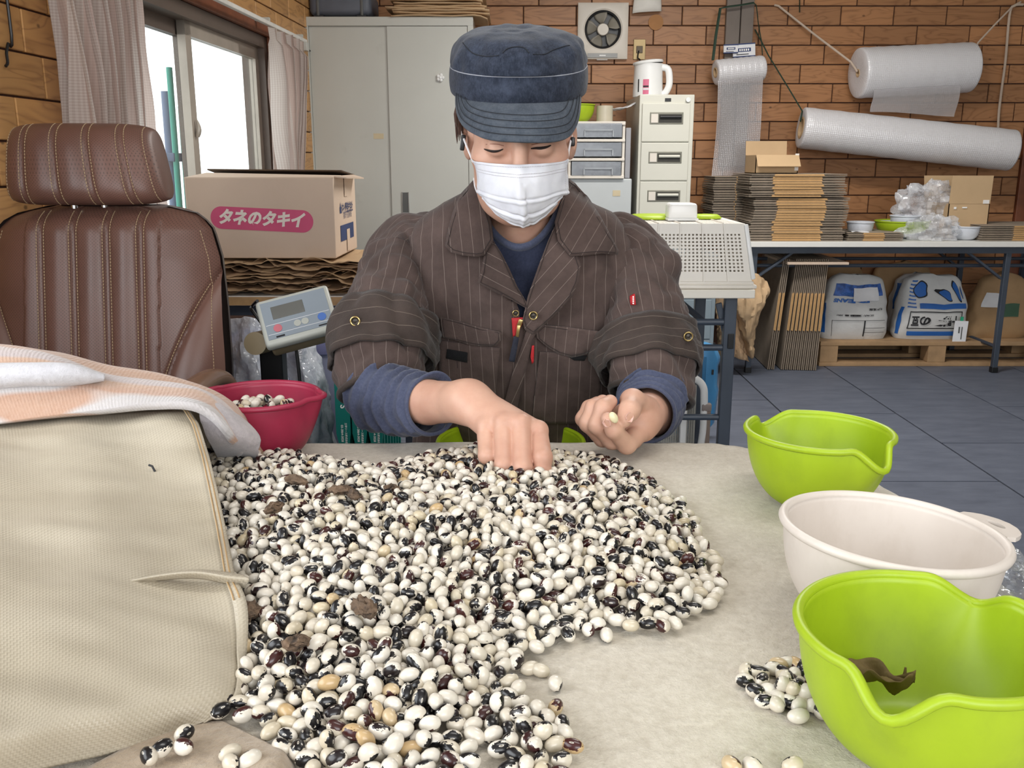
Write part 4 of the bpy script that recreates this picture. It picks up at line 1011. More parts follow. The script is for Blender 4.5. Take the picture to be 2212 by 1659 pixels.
def curtain(label, yA, yB, zt_, zb_, d0, folds, tie, seed, gather):
    nu, nv = 150, 46; P = []; UV = []
    for j in range(nv):
        v = j / (nv - 1); row = []; ru = []
        g = gather(v)                                   # (y0, y1) at this height
        for i in range(nu):
            u = i / (nu - 1)
            ph = u * folds * 2 * math.pi + .8 * math.sin(v * 3 + seed) + 1.2 * nz((u * 3, v * 2, seed), 1)
            am = (.030 + .022 * math.sin(v * 2.5 + u * 3)) * (.45 if v < .05 else 1)
            y = lerp(g[0], g[1], u) + .012 * math.sin(2 * ph + .5)
            d = d0 + am * math.sin(ph) + .012 * nz((u * 9, v * 5, seed), 1)
            row.append(lwp(y, lerp(zt_, zb_, v), max(d, .03))); ru.append((u * 1.1, v * (zt_ - zb_)))
        P.append(row); UV.append(ru)
    MB().grid(P, uv=UV).build('curtain', M_CURT, None, label=label, cat='curtain', ang=180)
curtain('gathered pinkish beige curtain hanging behind the leather chair', 2.5, 3.1, 1.66, .62, .125, 6, 0, 1.3, lambda v: (lerp(2.32, 2.36, v), lerp(2.74, 2.90, min(1, v * 1.2)) - .04 * math.sin(v * 3)))
curtain('gathered pinkish beige curtain between window and steel cabinet', 4.5, 4.9, 1.645, .62, .11, 4.5, 0, 4.1, lambda v: (lerp(4.10, 4.20, v), lerp(4.60, 4.44, math.sin(v * 2.2) ** 2) + .10 * v))
t = thing('curtain_rail', 'white metal curtain rail above the sliding window', 'curtain rail', lwp(3.6, 1.68))
MB().beam(lwp(2.2, 1.672, .075), lwp(4.80, 1.672, .075), .022, .018).build('rail', plain('rail_white', C(222, 220, 214), .35), t, smooth=False, bevel=.004)
for y in (2.7, 3.5, 4.2, 4.74): MB().beam(lwp(y, 1.69, .0), lwp(y, 1.69, .08), .02, .014).build('bracket', M_STEEL, t, smooth=False)
MB().bb(*(lambda p: (p.x - .02, p.x + .02, p.y - .02, p.y + .03, p.z - .04, p.z + .0))(lwp(4.77, 1.665, .075))).build('end_stop', M_STEEL, t, smooth=False, bevel=.003)
MB().tube([lwp(4.80, 1.668, .03), lwp(5.0, 1.665, .02), lwp(5.3, 1.662, .015)], .004, 6).build('wall_cable', M_BLACK, t)

# ------------------------------------------------------------------ left folding table: crumpled bags and the seed carton
LT = pt(742, 640, 2.82)
folding_table('folding_table', 'white-topped folding table under the seed carton', -1.02, LT.x, 2.82, 3.42, .70, M_TABLETOP, .030, M_PLY, shelf=False, legx=(.40, .05))
rr = random.Random(21); z = .702
for k in range(14):
    xa = pt(470, 590, 2.85).x - rr.uniform(0, .05); xb = pt(785, 590, 2.85).x + rr.uniform(-.06, .03); P = []
    ya = 2.83 + rr.uniform(-.012, .055); sd = rr.uniform(0, 99)
    for j in range(16):
        row = []
        for i in range(44):
            u, v = i / 43, j / 15
            e = abs(nz((u * 5 + sd, v * 2, k), 1)) * .7 + abs(nz((u * 14 + sd, v * 6, k), 1)) * .5
            edge = max(0, 1 - v * 5)
            zz = z + .001 + e * .020 + edge * .030 * nz((u * 5 + sd, 0, k), 1)
            row.append(Vector((lerp(xa, xb, u), ya + v * .42 + .05 * nz((u * 6 + sd, v, k), 1) * (1 - v) + .008 * nz((u * 22, sd, k), 1) * (1 - v), max(zz, .7015 + k * .001))))
        P.append(row)
    MB().grid(P).build('paper_bag', (M_KRAFT, M_KRAFTL, M_KRAFT)[k % 3] if k else M_KRAFT, None, solid=.0015, label=nth_top(k, 14) + ' crumpled kraft bag in the pile under the seed carton', cat='paper bag', group='kraft bags under the carton', ang=20)
    z += .0072
zb = z + .006
# seed carton
M_PINKP = plain('pink_ink', C(206, 84, 122), .6, var=.06)
bx = thing('seed_carton', 'large cardboard carton with pink seed-maker print on the table by the window', 'box', pt(580, 545, 2.95))
BW_, BD_, BH_ = .455, .36, .245
Bm = Matrix.Translation((pt(563, 470, 2.88).x, 2.88, zb)) @ Matrix.Rotation(R(-1), 4, 'Z')
def bulge(p):
    u, v = p.x / (BW_ / 2), p.z / BH_
    return p + Vector((0, 0, 0))
m = MB()
m.bb(-BW_ / 2, BW_ / 2, 0, BD_, 0, BH_)
m.xf(Bm).build('carton_body', M_CARDP, bx, smooth=False, bevel=.004)
fl = MB().add([Bm @ Vector(p) for p in ((-BW_ / 2, .002, BH_), (BW_ / 2, .002, BH_), (BW_ / 2 - .01, BD_ * .49, BH_ + .004), (-BW_ / 2 + .01, BD_ * .49, BH_ + .012))], [(0, 1, 2, 3)]).build('flap', M_CARDP, bx, solid=.004, smooth=False)
MB().add([Bm @ Vector(p) for p in ((-BW_ / 2, BD_, BH_), (BW_ / 2, BD_, BH_), (BW_ / 2 - .01, BD_ * .52, BH_ + .016), (-BW_ / 2 + .01, BD_ * .52, BH_ + .020))], [(0, 1, 2, 3)]).build('flap', M_CARDI, bx, solid=.004, smooth=False)
MB().add([Bm @ Vector(p) for p in ((BW_ / 2, .02, BH_), (BW_ / 2, BD_ - .02, BH_), (BW_ / 2 + .04, BD_ - .05, BH_ - .010), (BW_ / 2 + .035, .03, BH_ - .004))], [(0, 1, 2, 3)]).build('flap', M_CARDP, bx, solid=.004, smooth=False)
# pink pill with lettering on the front
pc = Bm @ Vector((.004, -.0012, BH_ * .485)); fx_ = (Bm.to_3x3() @ Vector((1, 0, 0))); tilt = Matrix.Rotation(R(-2.6), 3, fx_.cross(Vector((0, 0, 1))))
fxx = (tilt @ fx_); F = frame(pc, fxx, (0, 0, 1))
hw_, hh_ = .158, .034; N = 24
pill = [Vector((hw_ - hh_ + hh_ * math.cos(a), hh_ * math.sin(a), 0)) for a in np.linspace(-math.pi / 2, math.pi / 2, N)] + [Vector((-hw_ + hh_ + hh_ * math.cos(a), hh_ * math.sin(a), 0)) for a in np.linspace(math.pi / 2, 3 * math.pi / 2, N)]
MB().add([F @ p for p in pill], [tuple(range(len(pill)))]).build('pink_oval_print', M_PINKP, bx, smooth=False)
M_CREAMI = plain('cream_ink', C(236, 226, 216), .6)
def skew(p):
    l = F.inverted() @ p; l.x += .18 * l.y; return F @ l
vs, fs = text_mesh('タネのタキイ', .062, .0030, 1.1)
w_ = max(v[0] for v in vs) - min(v[0] for v in vs); ks = .262 / w_
MB().add([F @ Vector((v[0] * ks + .28 * v[1] * ks, v[1] * ks * 1.2, .0009)) for v in vs], fs).build('lettering', M_CREAMI, bx, smooth=False)
# side face: maker's name, blue panel, tapes
F2 = frame(Bm @ Vector((BW_ / 2 + .0012, BD_ * .5, BH_ * .5)), Bm.to_3x3() @ Vector((0, 1, 0)), (0, 0, 1))
def onside(name, x0, x1, y0, y1, mat, z=.0): MB().add([F2 @ Vector(p) for p in ((x0, y0, z), (x1, y0, z), (x1, y1, z), (x0, y1, z))], [(0, 1, 2, 3)]).build(name, mat, bx, smooth=False)
onside('blue_panel', -.10, .12, -.078, -.028, M_NAVY); onside('tape', -.005, .045, -.115, -.045, M_CARDP, .0012); onside('tape', -.02, .03, .06, .123, M_CARDP, .0012)
onside('blue_emblem', -.10, -.075, .010, .030, M_NAVY); 
MB().add([F2 @ Vector(p) for p in ((-.095, .030, 0), (-.080, .030, 0), (-.0875, .045, 0))], [(0, 1, 2)]).build('blue_emblem', M_NAVY, bx, smooth=False)
for key, y, hgt, mt in ((('タキイ種苗株式会社', .02, .0004, .8), .022, .19, M_NAVY), (('京都市下京区梅小路', .011, 0, .8), .000, .14, M_NAVY)):
    vs, fs = text_mesh(*key); w_ = max(v[0] for v in vs) - min(v[0] for v in vs)
    MB().add([F2 @ Vector((v[0] * hgt / w_ + .022, v[1] * hgt / w_ * (1.3) + y, .0003)) for v in vs], fs).build('lettering', mt, bx, smooth=False)
# ------------------------------------------------------------------ platform scale head
M_SCALEB = plain('scale_beige_back', C(150, 134, 106), .5); M_SCALEF = plain('scale_grey_bezel', C(190, 192, 184), .35)
sc = thing('platform_scale', 'platform scale with tilted grey digital display beside the leather chair', 'scale', (-.50, 2.08, 0))
hd = pt(641, 680, 2.04)
Fs = Matrix.Translation(hd) @ Matrix.Rotation(R(14), 4, 'Z') @ Matrix.Rotation(R(-13), 4, 'Y') @ Matrix.Rotation(R(-38), 4, 'X')
W_, H_ = .165, .118
def sbox(name, x0, x1, y0, y1, z0, z1, mat, par=sc, bev=.0, seg=3): return MB().bb(x0, x1, y0, y1, z0, z1).xf(Fs).build(name, mat, par, smooth=True, bevel=bev, seg=seg)
hdo = sbox('display_housing', -W_ / 2, W_ / 2, .0, .028, -H_ / 2, H_ / 2, M_SCALEF, bev=.009)
sbox('rear_housing', -W_ / 2 + .008, W_ / 2 - .008, .022, .07, -H_ / 2 + .006, H_ / 2 - .02, M_SCALEB, bev=.008)
M_PANEL = plain('panel_blue_grey', C(146, 156, 166), .3, var=.04)
sbox('panel', -W_ / 2 + .010, W_ / 2 - .010, -.0012, .001, -H_ / 2 + .014, H_ / 2 - .010, M_PANEL, hdo)
sbox('lcd_screen', -.052, .020, -.0022, .0, .002, .034, plain('lcd_grey', C(112, 112, 108), .2), hdo, .001)
for z_ in (-.010, -.034): sbox('panel_line', -W_ / 2 + .012, W_ / 2 - .012, -.0018, 0, z_, z_ + .0012, M_PAPER, hdo)
def sdisc(name, x, z_, r_, mat): MB().lathe([(0, 0), (r_, 0), (r_, .0012), (0, .0012)], 20, M=None).xf(Fs @ Matrix.Translation((x, -.0012, z_)) @ Matrix.Rotation(R(90), 4, 'X')).build(name, mat, hdo)
sdisc('button', -.047, -.021, .0095, plain('red_button', C(206, 118, 128), .4)); sdisc('button', .052, -.021, .0095, plain('blue_button', C(84, 122, 196), .4))
sdisc('button', -.003, -.021, .008, M_SCALEF); sdisc('button', .014, -.021, .008, M_SCALEF)
sbox('maker_mark', -.055, -.036, -.0018, 0, -.0435, -.0395, M_INK, hdo); sbox('maker_mark', .040, .064, -.0018, 0, -.0430, -.0400, M_INK, hdo)
# hinge, pole, base
hp = pt(590, 742, 2.10)
MB().cyl(pt(551, 742, 2.04), pt(571, 738, 2.10), .026, n=28).build('hinge_knob', M_SCALEB, sc, ang=50)
MB().cyl(pt(571, 738, 2.10), pt(622, 728, 2.12), .020, n=24).build('hinge_bar', M_SCALEF, sc, ang=50)
MB().cyl(pt(616, 730, 2.11), pt(634, 727, 2.12), .022, n=24).build('hinge_knob', M_SCALEF, sc, ang=50)
MB().beam(pt(562, 720, 2.13), pt(585, 735, 2.12), .03, .02).build('hinge_arm', M_SCALEB, sc, smooth=False, bevel=.003)
px_ = pt(591, 800, 2.12).x
MB().bb(px_ - .026, px_ + .026, 2.10, 2.15, .10, hp.z - .01).build('pole', M_BLACKM, sc, smooth=False, bevel=.004)
MB().bb(px_ - .26, px_ + .09, 2.08, 2.55, .04, .10).build('platform', plain('steel_plate', C(160, 162, 164), .3, metal=.8), sc, smooth=False, bevel=.006)
for dx in (-.23, .06):
    for dy in (2.11, 2.51): MB().cyl((px_ + dx, dy, 0), (px_ + dx, dy, .045), .018).build('foot', M_BLACK, sc)
MB().tube(cat_rom([tuple(pt(556, 650, 2.13)), tuple(pt(545, 662, 2.17)), tuple(pt(548, 675, 2.15)), tuple(pt(600, 735, 2.14)), (px_ + .045, 2.13, .72), (px_ + .06, 2.12, .60), (px_ + .062, 2.12, .35), (px_ + .03, 2.13, .1)], 40), .004, 6).build('cable', M_BLACK, sc)
# clear plastic liner bags behind the scale
def bag_sheet(label, ctrl, seed, mat, amp=.02):
    A = surf(ctrl, 40, 44); N = grid_normals(A)
    for j in range(44):
        for i in range(40): A[j, i] += N[j, i] * (amp * nz((A[j, i][0] * 1.6, A[j, i][1], A[j, i][2] * .5), 22, seed) + amp * .5 * abs(nz((A[j, i][0] * 2, A[j, i][1], A[j, i][2] * .6), 50, seed)))
    MB().grid([[Vector(p) for p in r] for r in A]).build('plastic_bag', mat, None, label=label, cat='plastic bag', ang=30, solid=.0008)
bag_sheet('clear plastic liner hanging between chair and scale pole', [[pt(490, 690, 2.45), pt(530, 685, 2.40), pt(570, 692, 2.40), pt(600, 700, 2.45)], [pt(488, 760, 2.45), pt(530, 770, 2.35), pt(575, 770, 2.38), pt(610, 770, 2.45)], [pt(488, 860, 2.42), pt(540, 870, 2.32), pt(600, 870, 2.36), pt(640, 860, 2.45)], [pt(490, 1010, 2.42), pt(550, 1010, 2.30), pt(610, 1010, 2.34), pt(660, 1010, 2.45)]], 3, M_LINER)
bag_sheet('clear plastic liner draped to the right of the scale pole', [[pt(612, 742, 2.40), pt(640, 730, 2.34), pt(665, 728, 2.36), pt(682, 735, 2.42)], [pt(620, 800, 2.38), pt(650, 800, 2.28), pt(680, 800, 2.33), pt(700, 800, 2.42)], [pt(632, 880, 2.36), pt(665, 880, 2.26), pt(700, 880, 2.32), pt(718, 880, 2.42)], [pt(640, 1020, 2.36), pt(675, 1020, 2.24), pt(715, 1020, 2.30), pt(738, 1020, 2.42)]], 9, M_LINER)
# pale plastic tub behind
tb = pt(700, 760, 2.55)
t = thing('storage_tub', 'pale lilac plastic tub under the carton table', 'tub', (-.62, 2.75, 0))
MB().bb(-.80, -.42, 2.56, 2.83, .01, .60).build('tub_body', plain('lilac_plastic', C(176, 180, 210), .4), t, bevel=.03, seg=4)
MB().bb(-.82, -.40, 2.545, 2.845, .57, .615).build('tub_lid', plain('lilac_lid', C(150, 152, 200), .4), t, bevel=.01)
# ------------------------------------------------------------------ green crates standing on end
M_TEAL = plain('teal_crate', C(14, 112, 104), .4, var=.06)
def crate(label, xc, first):
    t = thing('green_crate', label, 'crate', (xc, 2.12, 0), group=None)
    w, h, d = .0345, .665, .38                                   # folded crate on end: thickness, height, depth
    pr = [(-w / 2, 0), (w / 2 - .006, 0), (w / 2 - .004, .20), (w / 2, .22), (w / 2, .30), (w / 2 - .005, .335), (w / 2 - .004, .44), (w / 2, .47), (w / 2, h), (-w / 2, h), (-w / 2, .47), (-w / 2 + .006, .44), (-w / 2 + .006, .2), (-w / 2, .18)]
    m = MB(); n = len(pr)
    m.add([Vector((xc + x, 2.12, z_)) for x, z_ in pr] + [Vector((xc + x, 2.13, z_)) for x, z_ in pr], [tuple(range(n))] + [tuple(range(2 * n - 1, n - 1, -1))] + [(i, i + n, (i + 1) % n + n, (i + 1) % n) for i in range(n)])
    m.build('end_panel', M_TEAL, t, smooth=False)
    m = MB().bb(xc - w / 2 + .006, xc + w / 2 - .012, 2.13, 2.12 + d, 0, h - .02)
    m.build('folded_sides', M_TEAL, t, smooth=False)
    for k in range(7): MB().bb(xc + w / 2 - .012, xc + w / 2 - .002, 2.15 + k * .052, 2.15 + k * .052 + .014, .01, h - .03).build('rib', M_TEAL, t, smooth=False)
    F = frame((xc, 2.1192, 0), (0, 0, -1), (1, 0, 0))
    def put(key, z_, x_, L, hs=1.0):
        vs, fs = text_mesh(*key); w_ = max(v[0] for v in vs) - min(v[0] for v in vs); k = L / w_
        MB().add([F @ Vector((v[0] * k - z_, v[1] * k * hs + x_, 0)) for v in vs], fs).build('lettering', M_WINK, t, smooth=False)
    put(('S.C.R. 619', .05, .0012, 1.0), .586, .0, .078, 1.25); put(('S', .035, .0008, 1.0), .536, .002, .009)
    put(('三甲リース株式会社', .021, .0005, 1.0), .47, .006, .052); put(('03-3864-3028', .017, .0003, 1.0), .47, -.003, .042)
    lo = MB().bb(xc - .006, xc + .005, 2.1185, 2.1195, .634, .636).bb(xc - .006, xc + .005, 2.1185, 2.1195, .644, .646).bb(xc - .006, xc - .004, 2.1185, 2.1195, .634, .646).bb(xc + .003, xc + .005, 2.1185, 2.1195, .634, .640)
    lo.build('logo_mark', M_WINK, t, smooth=False)
    return t
cx_ = pt(737, 820, 2.12).x
crate('green folding crate on end with S.C.R. lettering, outermost beside the liner bags', cx_, True)
crate('green folding crate on end, middle one of the three', cx_ + .0385, False)
crate('green folding crate on end, innermost beside the seated person', cx_ + .077, False)
# ------------------------------------------------------------------ right-hand table with the upturned white basket
RT = pt(1632, 628, 2.96); RTx1 = RT.x
t = thing('work_table', 'cream-topped folding table under the upturned white basket', 'table', (RTx1 - .5, 3.2, 0))
MB().bb(RTx1 - 1.2, RTx1, 2.96, 3.56, .672, .700).build('tabletop', plain('cream_laminate', C(232, 226, 214), .4, var=.02), t, smooth=False, bevel=.003)
lxp = pt(1577, 700, 3.02).x
MB().bb(lxp - .024, lxp + .016, 3.0, 3.03, .01, .672).build('leg', M_LEG, t, smooth=False, bevel=.003)
MB().bb(lxp - .010, lxp + .010, 2.995, 3.0, .50, .55).build('latch', M_BLACK, t, smooth=False, bevel=.002)
MB().bb(lxp - .024, lxp + .016, 3.49, 3.52, .01, .672).build('leg', M_LEG, t, smooth=False, bevel=.003)
for xx in (lxp - 1.06,):
    for yy in (3.0, 3.49): MB().bb(xx - .02, xx + .02, yy, yy + .03, .01, .672).build('leg', M_LEG, t, smooth=False, bevel=.003)
for py in (695, 750, 900):
    zc = pt(1500, py, 3.02).z
    MB().cyl((lxp - 1.05, 3.015, zc), (lxp - .02, 3.015, zc), .011, n=12).build('cross_bar', M_LEG, t)
MB().beam(pt(1552, 655, 3.03), pt(1570, 735, 3.03), .012, .02).build('folding_brace', M_LEG, t, smooth=False, bevel=.002)
MB().beam(pt(1465, 648, 3.3), pt(1520, 695, 3.1), .012, .02).build('folding_brace', M_LEG, t, smooth=False, bevel=.002)
# upturned basket: perforated walls as real holes
def perforated(P, nx, ny, mx, my, hx_, hy_):
    """panel over P(a, b), a, b in 0..1, with nx x ny square holes inside the margins"""
    def cuts(n, m_, h):
        c = [0.0]; span = 1 - 2 * m_; p_ = span / n
        for k in range(n): c += [m_ + p_ * (k + .5 - h / 2), m_ + p_ * (k + .5 + h / 2)]
        return c + [1.0]
    A, B = cuts(nx, mx, hx_), cuts(ny, my, hy_); mb = MB(); W = len(A)
    vs = [P(a, b) for b in B for a in A]; fs = []
    for j in range(len(B) - 1):
        for i in range(len(A) - 1):
            if i % 2 == 1 and j % 2 == 1: continue
            fs.append((j * W + i, j * W + i + 1, (j + 1) * W + i + 1, (j + 1) * W + i))
    return mb.add(vs, fs)
M_BASK = plain('white_basket_plastic', C(226, 220, 210), .4, var=.04)
bk = thing('plastic_basket', 'white perforated plastic basket turned upside down on the cream table', 'basket', (.75, 3.2, .7))
x0b, x1b = pt(1362, 616, 3.0).x, pt(1622, 616, 3.0).x; x1t = pt(1606, 478, 3.03).x; x0t = x0b + .015; zt_b = pt(1600, 482, 3.03).z
def wall(A, B, C_, D, nx, ny): MB_ = perforated(lambda a, b: (Vector(A).lerp(Vector(B), a)).lerp(Vector(D).lerp(Vector(C_), a), b), nx, ny, .05, .16, .5, .5); return MB_
yf, yfb, yb_, ybt = 2.99, 3.005, 3.38, 3.36
A, B, Cc, D = (x0b, yf, .722), (x1b, yf, .722), (x1t, yfb, zt_b), (x0t, yfb, zt_b)
wall(A, B, Cc, D, 26, 11).build('perforated_wall', M_BASK, bk, solid=.0035, smooth=False)
wall((x1b, yf, .722), (x1b, yb_, .722), (x1t, ybt, zt_b), (x1t, yfb, zt_b), 16, 11).build('perforated_wall', M_BASK, bk, solid=.0035, smooth=False)
wall((x1b, yb_, .722), (x0b, yb_, .722), (x0t, ybt, zt_b), (x1t, ybt, zt_b), 26, 11).build('perforated_wall', M_BASK, bk, solid=.0035, smooth=False)
wall((x0b, yb_, .722), (x0b, yf, .722), (x0t, yfb, zt_b), (x0t, ybt, zt_b), 16, 11).build('perforated_wall', M_BASK, bk, solid=.0035, smooth=False)
perforated(lambda a, b: Vector((lerp(x0t, x1t, a), lerp(yfb, ybt, b), zt_b)), 24, 16, .06, .08, .5, .5).build('perforated_base', M_BASK, bk, solid=.004, smooth=False)
for k in range(1, 5):
    a_ = k / 5; MB().beam(Vector(A).lerp(Vector(B), a_) + Vector((0, -.003, 0)), Vector(D).lerp(Vector(Cc), a_) + Vector((0, -.003, 0)), .004, .003, (0, 1, 0)).build('rib', M_BASK, bk, smooth=False)
    MB().beam(Vector(D).lerp(Vector(Cc), a_) + Vector((0, 0, .002)), Vector((lerp(x0t, x1t, a_), ybt, zt_b + .002)), .003, .003).build('rib', M_BASK, bk, smooth=False)
MB().beam((x1b + .004, yf, .73), (x1t + .002, yfb, zt_b - .002), .014, .014, (0, 1, 0)).build('corner_post', M_WHITEP, bk, bevel=.004)
MB().bb(x0b - .012, x1b + .014, yf - .016, yb_ + .014, .7005, .714).bb(x0b - .004, x1b + .006, yf - .006, yb_ + .006, .712, .724).build('rim_band', M_BASK, bk, bevel=.005)
# cup and lime lids on the basket
cu0 = pt(1441, 474, 3.14).x; cu1 = pt(1505, 474, 3.14).x; r_ = (cu1 - cu0) / 2; cxx = (cu0 + cu1) / 2
t = thing('square_pot', 'small white plastic pot standing on the upturned basket', 'pot', (cxx, 3.15, zt_b))
ztp = pt(1472, 440, 3.14).z
MB().box((cxx, 3.16, (ztp + zt_b) / 2 + .004), (r_ * 2 * .98, r_ * 2 * .9, ztp - zt_b - .004), taper=.95).build('pot_body', M_WHITEP, t, bevel=.010, seg=4)
MB().box((cxx, 3.16, zt_b + .006), (r_ * 2.06, r_ * 1.9, .008)).build('pot_rim', M_WHITEP, t, bevel=.002)
for px, rr_, lab in ((1410, .085, 'lime plastic lid on the basket beside the seated person'), (1525, .052, 'lime plastic lid showing behind the white pot')):
    q = pt(px, 472, 3.24); t = thing('lime_lid', lab, 'lid', (q.x, 3.26, zt_b + .002))
    MB().lathe([(0, .014), (rr_ * .8, .013), (rr_ * .95, .008), (rr_, .001), (rr_ * .99, 0), (rr_ * .9, .004), (0, .010)], 40, (q.x, 3.25, zt_b + .003)).build('lid_shell', M_LIME, t)
    MB().tube([(q.x + rr_ * math.cos(a), 3.25 + rr_ * math.sin(a), zt_b + .005) for a in np.linspace(0, 2 * math.pi, 40, endpoint=False)], .003, 6, closed=True).build('lid_rim', M_LIME, t)
# under the table: blue-grey cabinet, blue container, white mesh chair back
x0, x1, z0, z1 = rect(1405, 648, 1542, 800, 4.55)
t = thing('steel_cabinet', 'blue-grey steel drawer unit seen under the cream table', 'cabinet', ((x0 + x1) / 2, 4.75, 0))
MB().bb(x0, x1, 4.55, 4.93, 0, .66).build('body', M_STEEL_G, t, smooth=False, bevel=.004)
for k in range(3):
    za = .66 - .01 - (k + 1) * .205; d = MB().bb(x0 + .012, x1 - .02, 4.542, 4.552, za, za + .198).build('drawer', M_STEEL_G, t, smooth=False, bevel=.003)
    MB().bb(x0 + .04, x0 + .17, 4.539, 4.543, za + .09, za + .13).build('recess', M_BLACK, d, smooth=False); MB().bb(x0 + .03, x0 + .18, 4.534, 4.542, za + .128, za + .15).build('pull_lip', M_STEEL_D, d, smooth=False, bevel=.002)
M_BLUEP = plain('blue_container', C(70, 140, 190), .35, var=.06); M_BLUED = plain('blue_container_inner', C(40, 104, 148), .4)
bl = thing('blue_container', 'blue plastic container standing on edge behind the cream table leg', 'container', (.75, 3.6, 0))
bx0, bx1, bz0, bz1 = rect(1440, 742, 1547, 936, 3.62)
O = [(bx0, bz1 + .015), (bx1 - .06, bz1), (bx1 - .02, bz1 - .015), (bx1, bz1 - .06), (bx1, .32), (bx1 - .006, .30), (bx1 - .006, .22), (bx1, .20), (bx1 - .01, .06), (bx1 - .04, .02), (bx0, .02)]
n = len(O)
MB().add([(x, 3.62, z_) for x, z_ in O] + [(x + .02, 3.66, z_) for x, z_ in O], [tuple(range(n - 1, -1, -1)), tuple(range(n, 2 * n))] + [(i, (i + 1) % n, (i + 1) % n + n, i + n) for i in range(n)]).build('rim_plate', M_BLUEP, bl, bevel=.006)
MB().bb(bx0, bx1 - .045, 3.612, 3.622, .07, bz1 - .05).build('inner_wall', M_BLUED, bl, bevel=.012)
for k in range(6): MB().bb(bx0 + .015 + k * .016, bx0 + .020 + k * .016, 3.606, 3.613, .1, bz1 - .09).build('rib', M_BLUEP, bl, smooth=False)
for z_ in (.27, .38): MB().bb(bx1 - .022, bx1 - .014, 3.616, 3.621, z_, z_ + .02).build('peg_hole', M_BLACK, bl, smooth=False)
ch = thing('mesh_chair', 'white tubular chair back with perforated grey panel behind the table', 'chair', (.6, 3.35, 0))
Yc = 3.35
tp_ = [pt(1400, 818, Yc), pt(1490, 818, Yc), pt(1508, 822, Yc), pt(1519, 836, Yc), pt(1521, 860, Yc), pt(1519, 930, Yc)]
pl = [tuple(p) for p in tp_]; last = pl[-1]; pl.append((last[0] - .012, Yc, .02))
MB().tube(cat_rom(pl, 40), .014, 10).build('tube_frame', M_WHITEP, ch)
x0, x1, z0, z1 = rect(1380, 826, 1508, 990, Yc)
perforated(lambda a, b: Vector((lerp(x0, x1 - .01, a), Yc + .004, lerp(.06, z1 - .01, b))), 24, 46, .02, .02, .5, .5).build('perforated_panel', plain('grey_mesh_panel', C(150, 148, 140), .5), ch, smooth=False, solid=.003)
sxx = pt(1475, 930, Yc - .03).x; MB().bb(sxx - .012, sxx + .012, Yc - .04, Yc - .012, .02, .30).build('front_leg', M_WHITEP, ch, smooth=False, bevel=.005)
jx = pt(1528, 878, Yc).x; jz = pt(1528, 878, Yc).z
MB().bb(jx - .022, jx + .014, Yc - .014, Yc + .014, jz - .016, jz + .012).build('joint_block', plain('grey_joint', C(140, 128, 122), .5), ch, bevel=.004)
MB().bb(jx - .004, jx + .012, Yc - .01, Yc + .01, .02, jz - .016).build('rear_leg', plain('grey_brown_leg', C(128, 112, 100), .5), ch, smooth=False)
# ------------------------------------------------------------------ brown leather chair
def leather(name, perf, col1, col2):
    n = NT(name); u = n.tex('UV'); o = n.tex()
    f = n.noise(o, 5, 4, .6); c = n.ramp(f, [(.3, col1), (.7, col2)])
    g = n.noise(o, 260, 3, .6)
    h = n.math('MULTIPLY', g, .35)
    if perf:
        s = n.sep(u); k = 150.0
        a = n.math('SUBTRACT', n.math('FRACT', n.math('MULTIPLY', n.math('ADD', s[0], s[1]), k)), .5); b = n.math('SUBTRACT', n.math('FRACT', n.math('MULTIPLY', n.math('SUBTRACT', s[0], s[1]), k)), .5)
        r2 = n.math('ADD', n.math('MULTIPLY', a, a), n.math('MULTIPLY', b, b))
        dot = n.math('LESS_THAN', r2, .045)
        c = n.mix(n.math('MULTIPLY', dot, .55), c, C(40, 24, 20)); h = n.math('SUBTRACT', h, n.math('MULTIPLY', dot, 1.2))
    n.set(col=c, rough=n.ramp(f, [(.3, (.36,) * 3 + (1,)), (.7, (.46,) * 3 + (1,))]), spec=.5); n.bump(h, .35, .002); return n.m
M_LEA = leather('perforated_brown_leather', True, C(98, 69, 59), C(112, 79, 68)); M_LEAS = leather('smooth_brown_leather', False, C(104, 74, 64), C(114, 83, 73))
M_LEAD = leather('dark_edge_leather', False, C(66, 56, 54), C(76, 66, 62)); M_THREAD = plain('tan_thread', C(168, 144, 112), .7)
CHX, CHY = -.875, 1.93
chair = thing('leather_chair', 'brown perforated leather chair with headrest and tan stitching', 'chair', (CHX, CHY + .1, 0))
def back_half(z):   # half width of the backrest by height
    T = [(.40, .235), (.50, .262), (.60, .268), (.70, .264), (.80, .257), (.90, .246), (.96, .228), (.985, .205), (1.0, .17), (1.008, .12)]
    for (a, b), (c, d) in zip(T, T[1:]):
        if z <= c: return lerp(b, d, max(0, (z - a) / (c - a)))
    return .12
CHS = (-.104, -.035, .035, .104)          # channel centres, backrest
def bol_x(z): return .146 + .104 * max(0, (z - .62) / .25) ** 1.35 - .02 * max(0, (.62 - z) / .2)
def back_y(x, z, bol=True):
    y = CHY - .10 + .12 * (z - .45) / .55 ; w = back_half(z)
    y += .075 * abs(x / w) ** 4                       # rolls away at the sides
    for c in CHS:
        cc = c + (z - .8) * -.02
        y += .0085 * math.exp(-((x - cc) / .0075) ** 2)
    y -= .006 * math.cos((x) / .0695 * math.pi) ** 2 * (abs(x) < .14)
    bx = bol_x(z)    # bolster seam
    d = abs(x) - bx
    if d > 0: y -= .030 * math.sin(min(1, d / .075) * 1.57) ** .8 * (1 if z < .9 else 0)
    if abs(d) < .012: y += .008 * (1 - abs(d) / .012) * (1 if z < .90 else 0)
    top = max(0, (z - .955) / .053); y += .045 * top ** 2.2
    return y
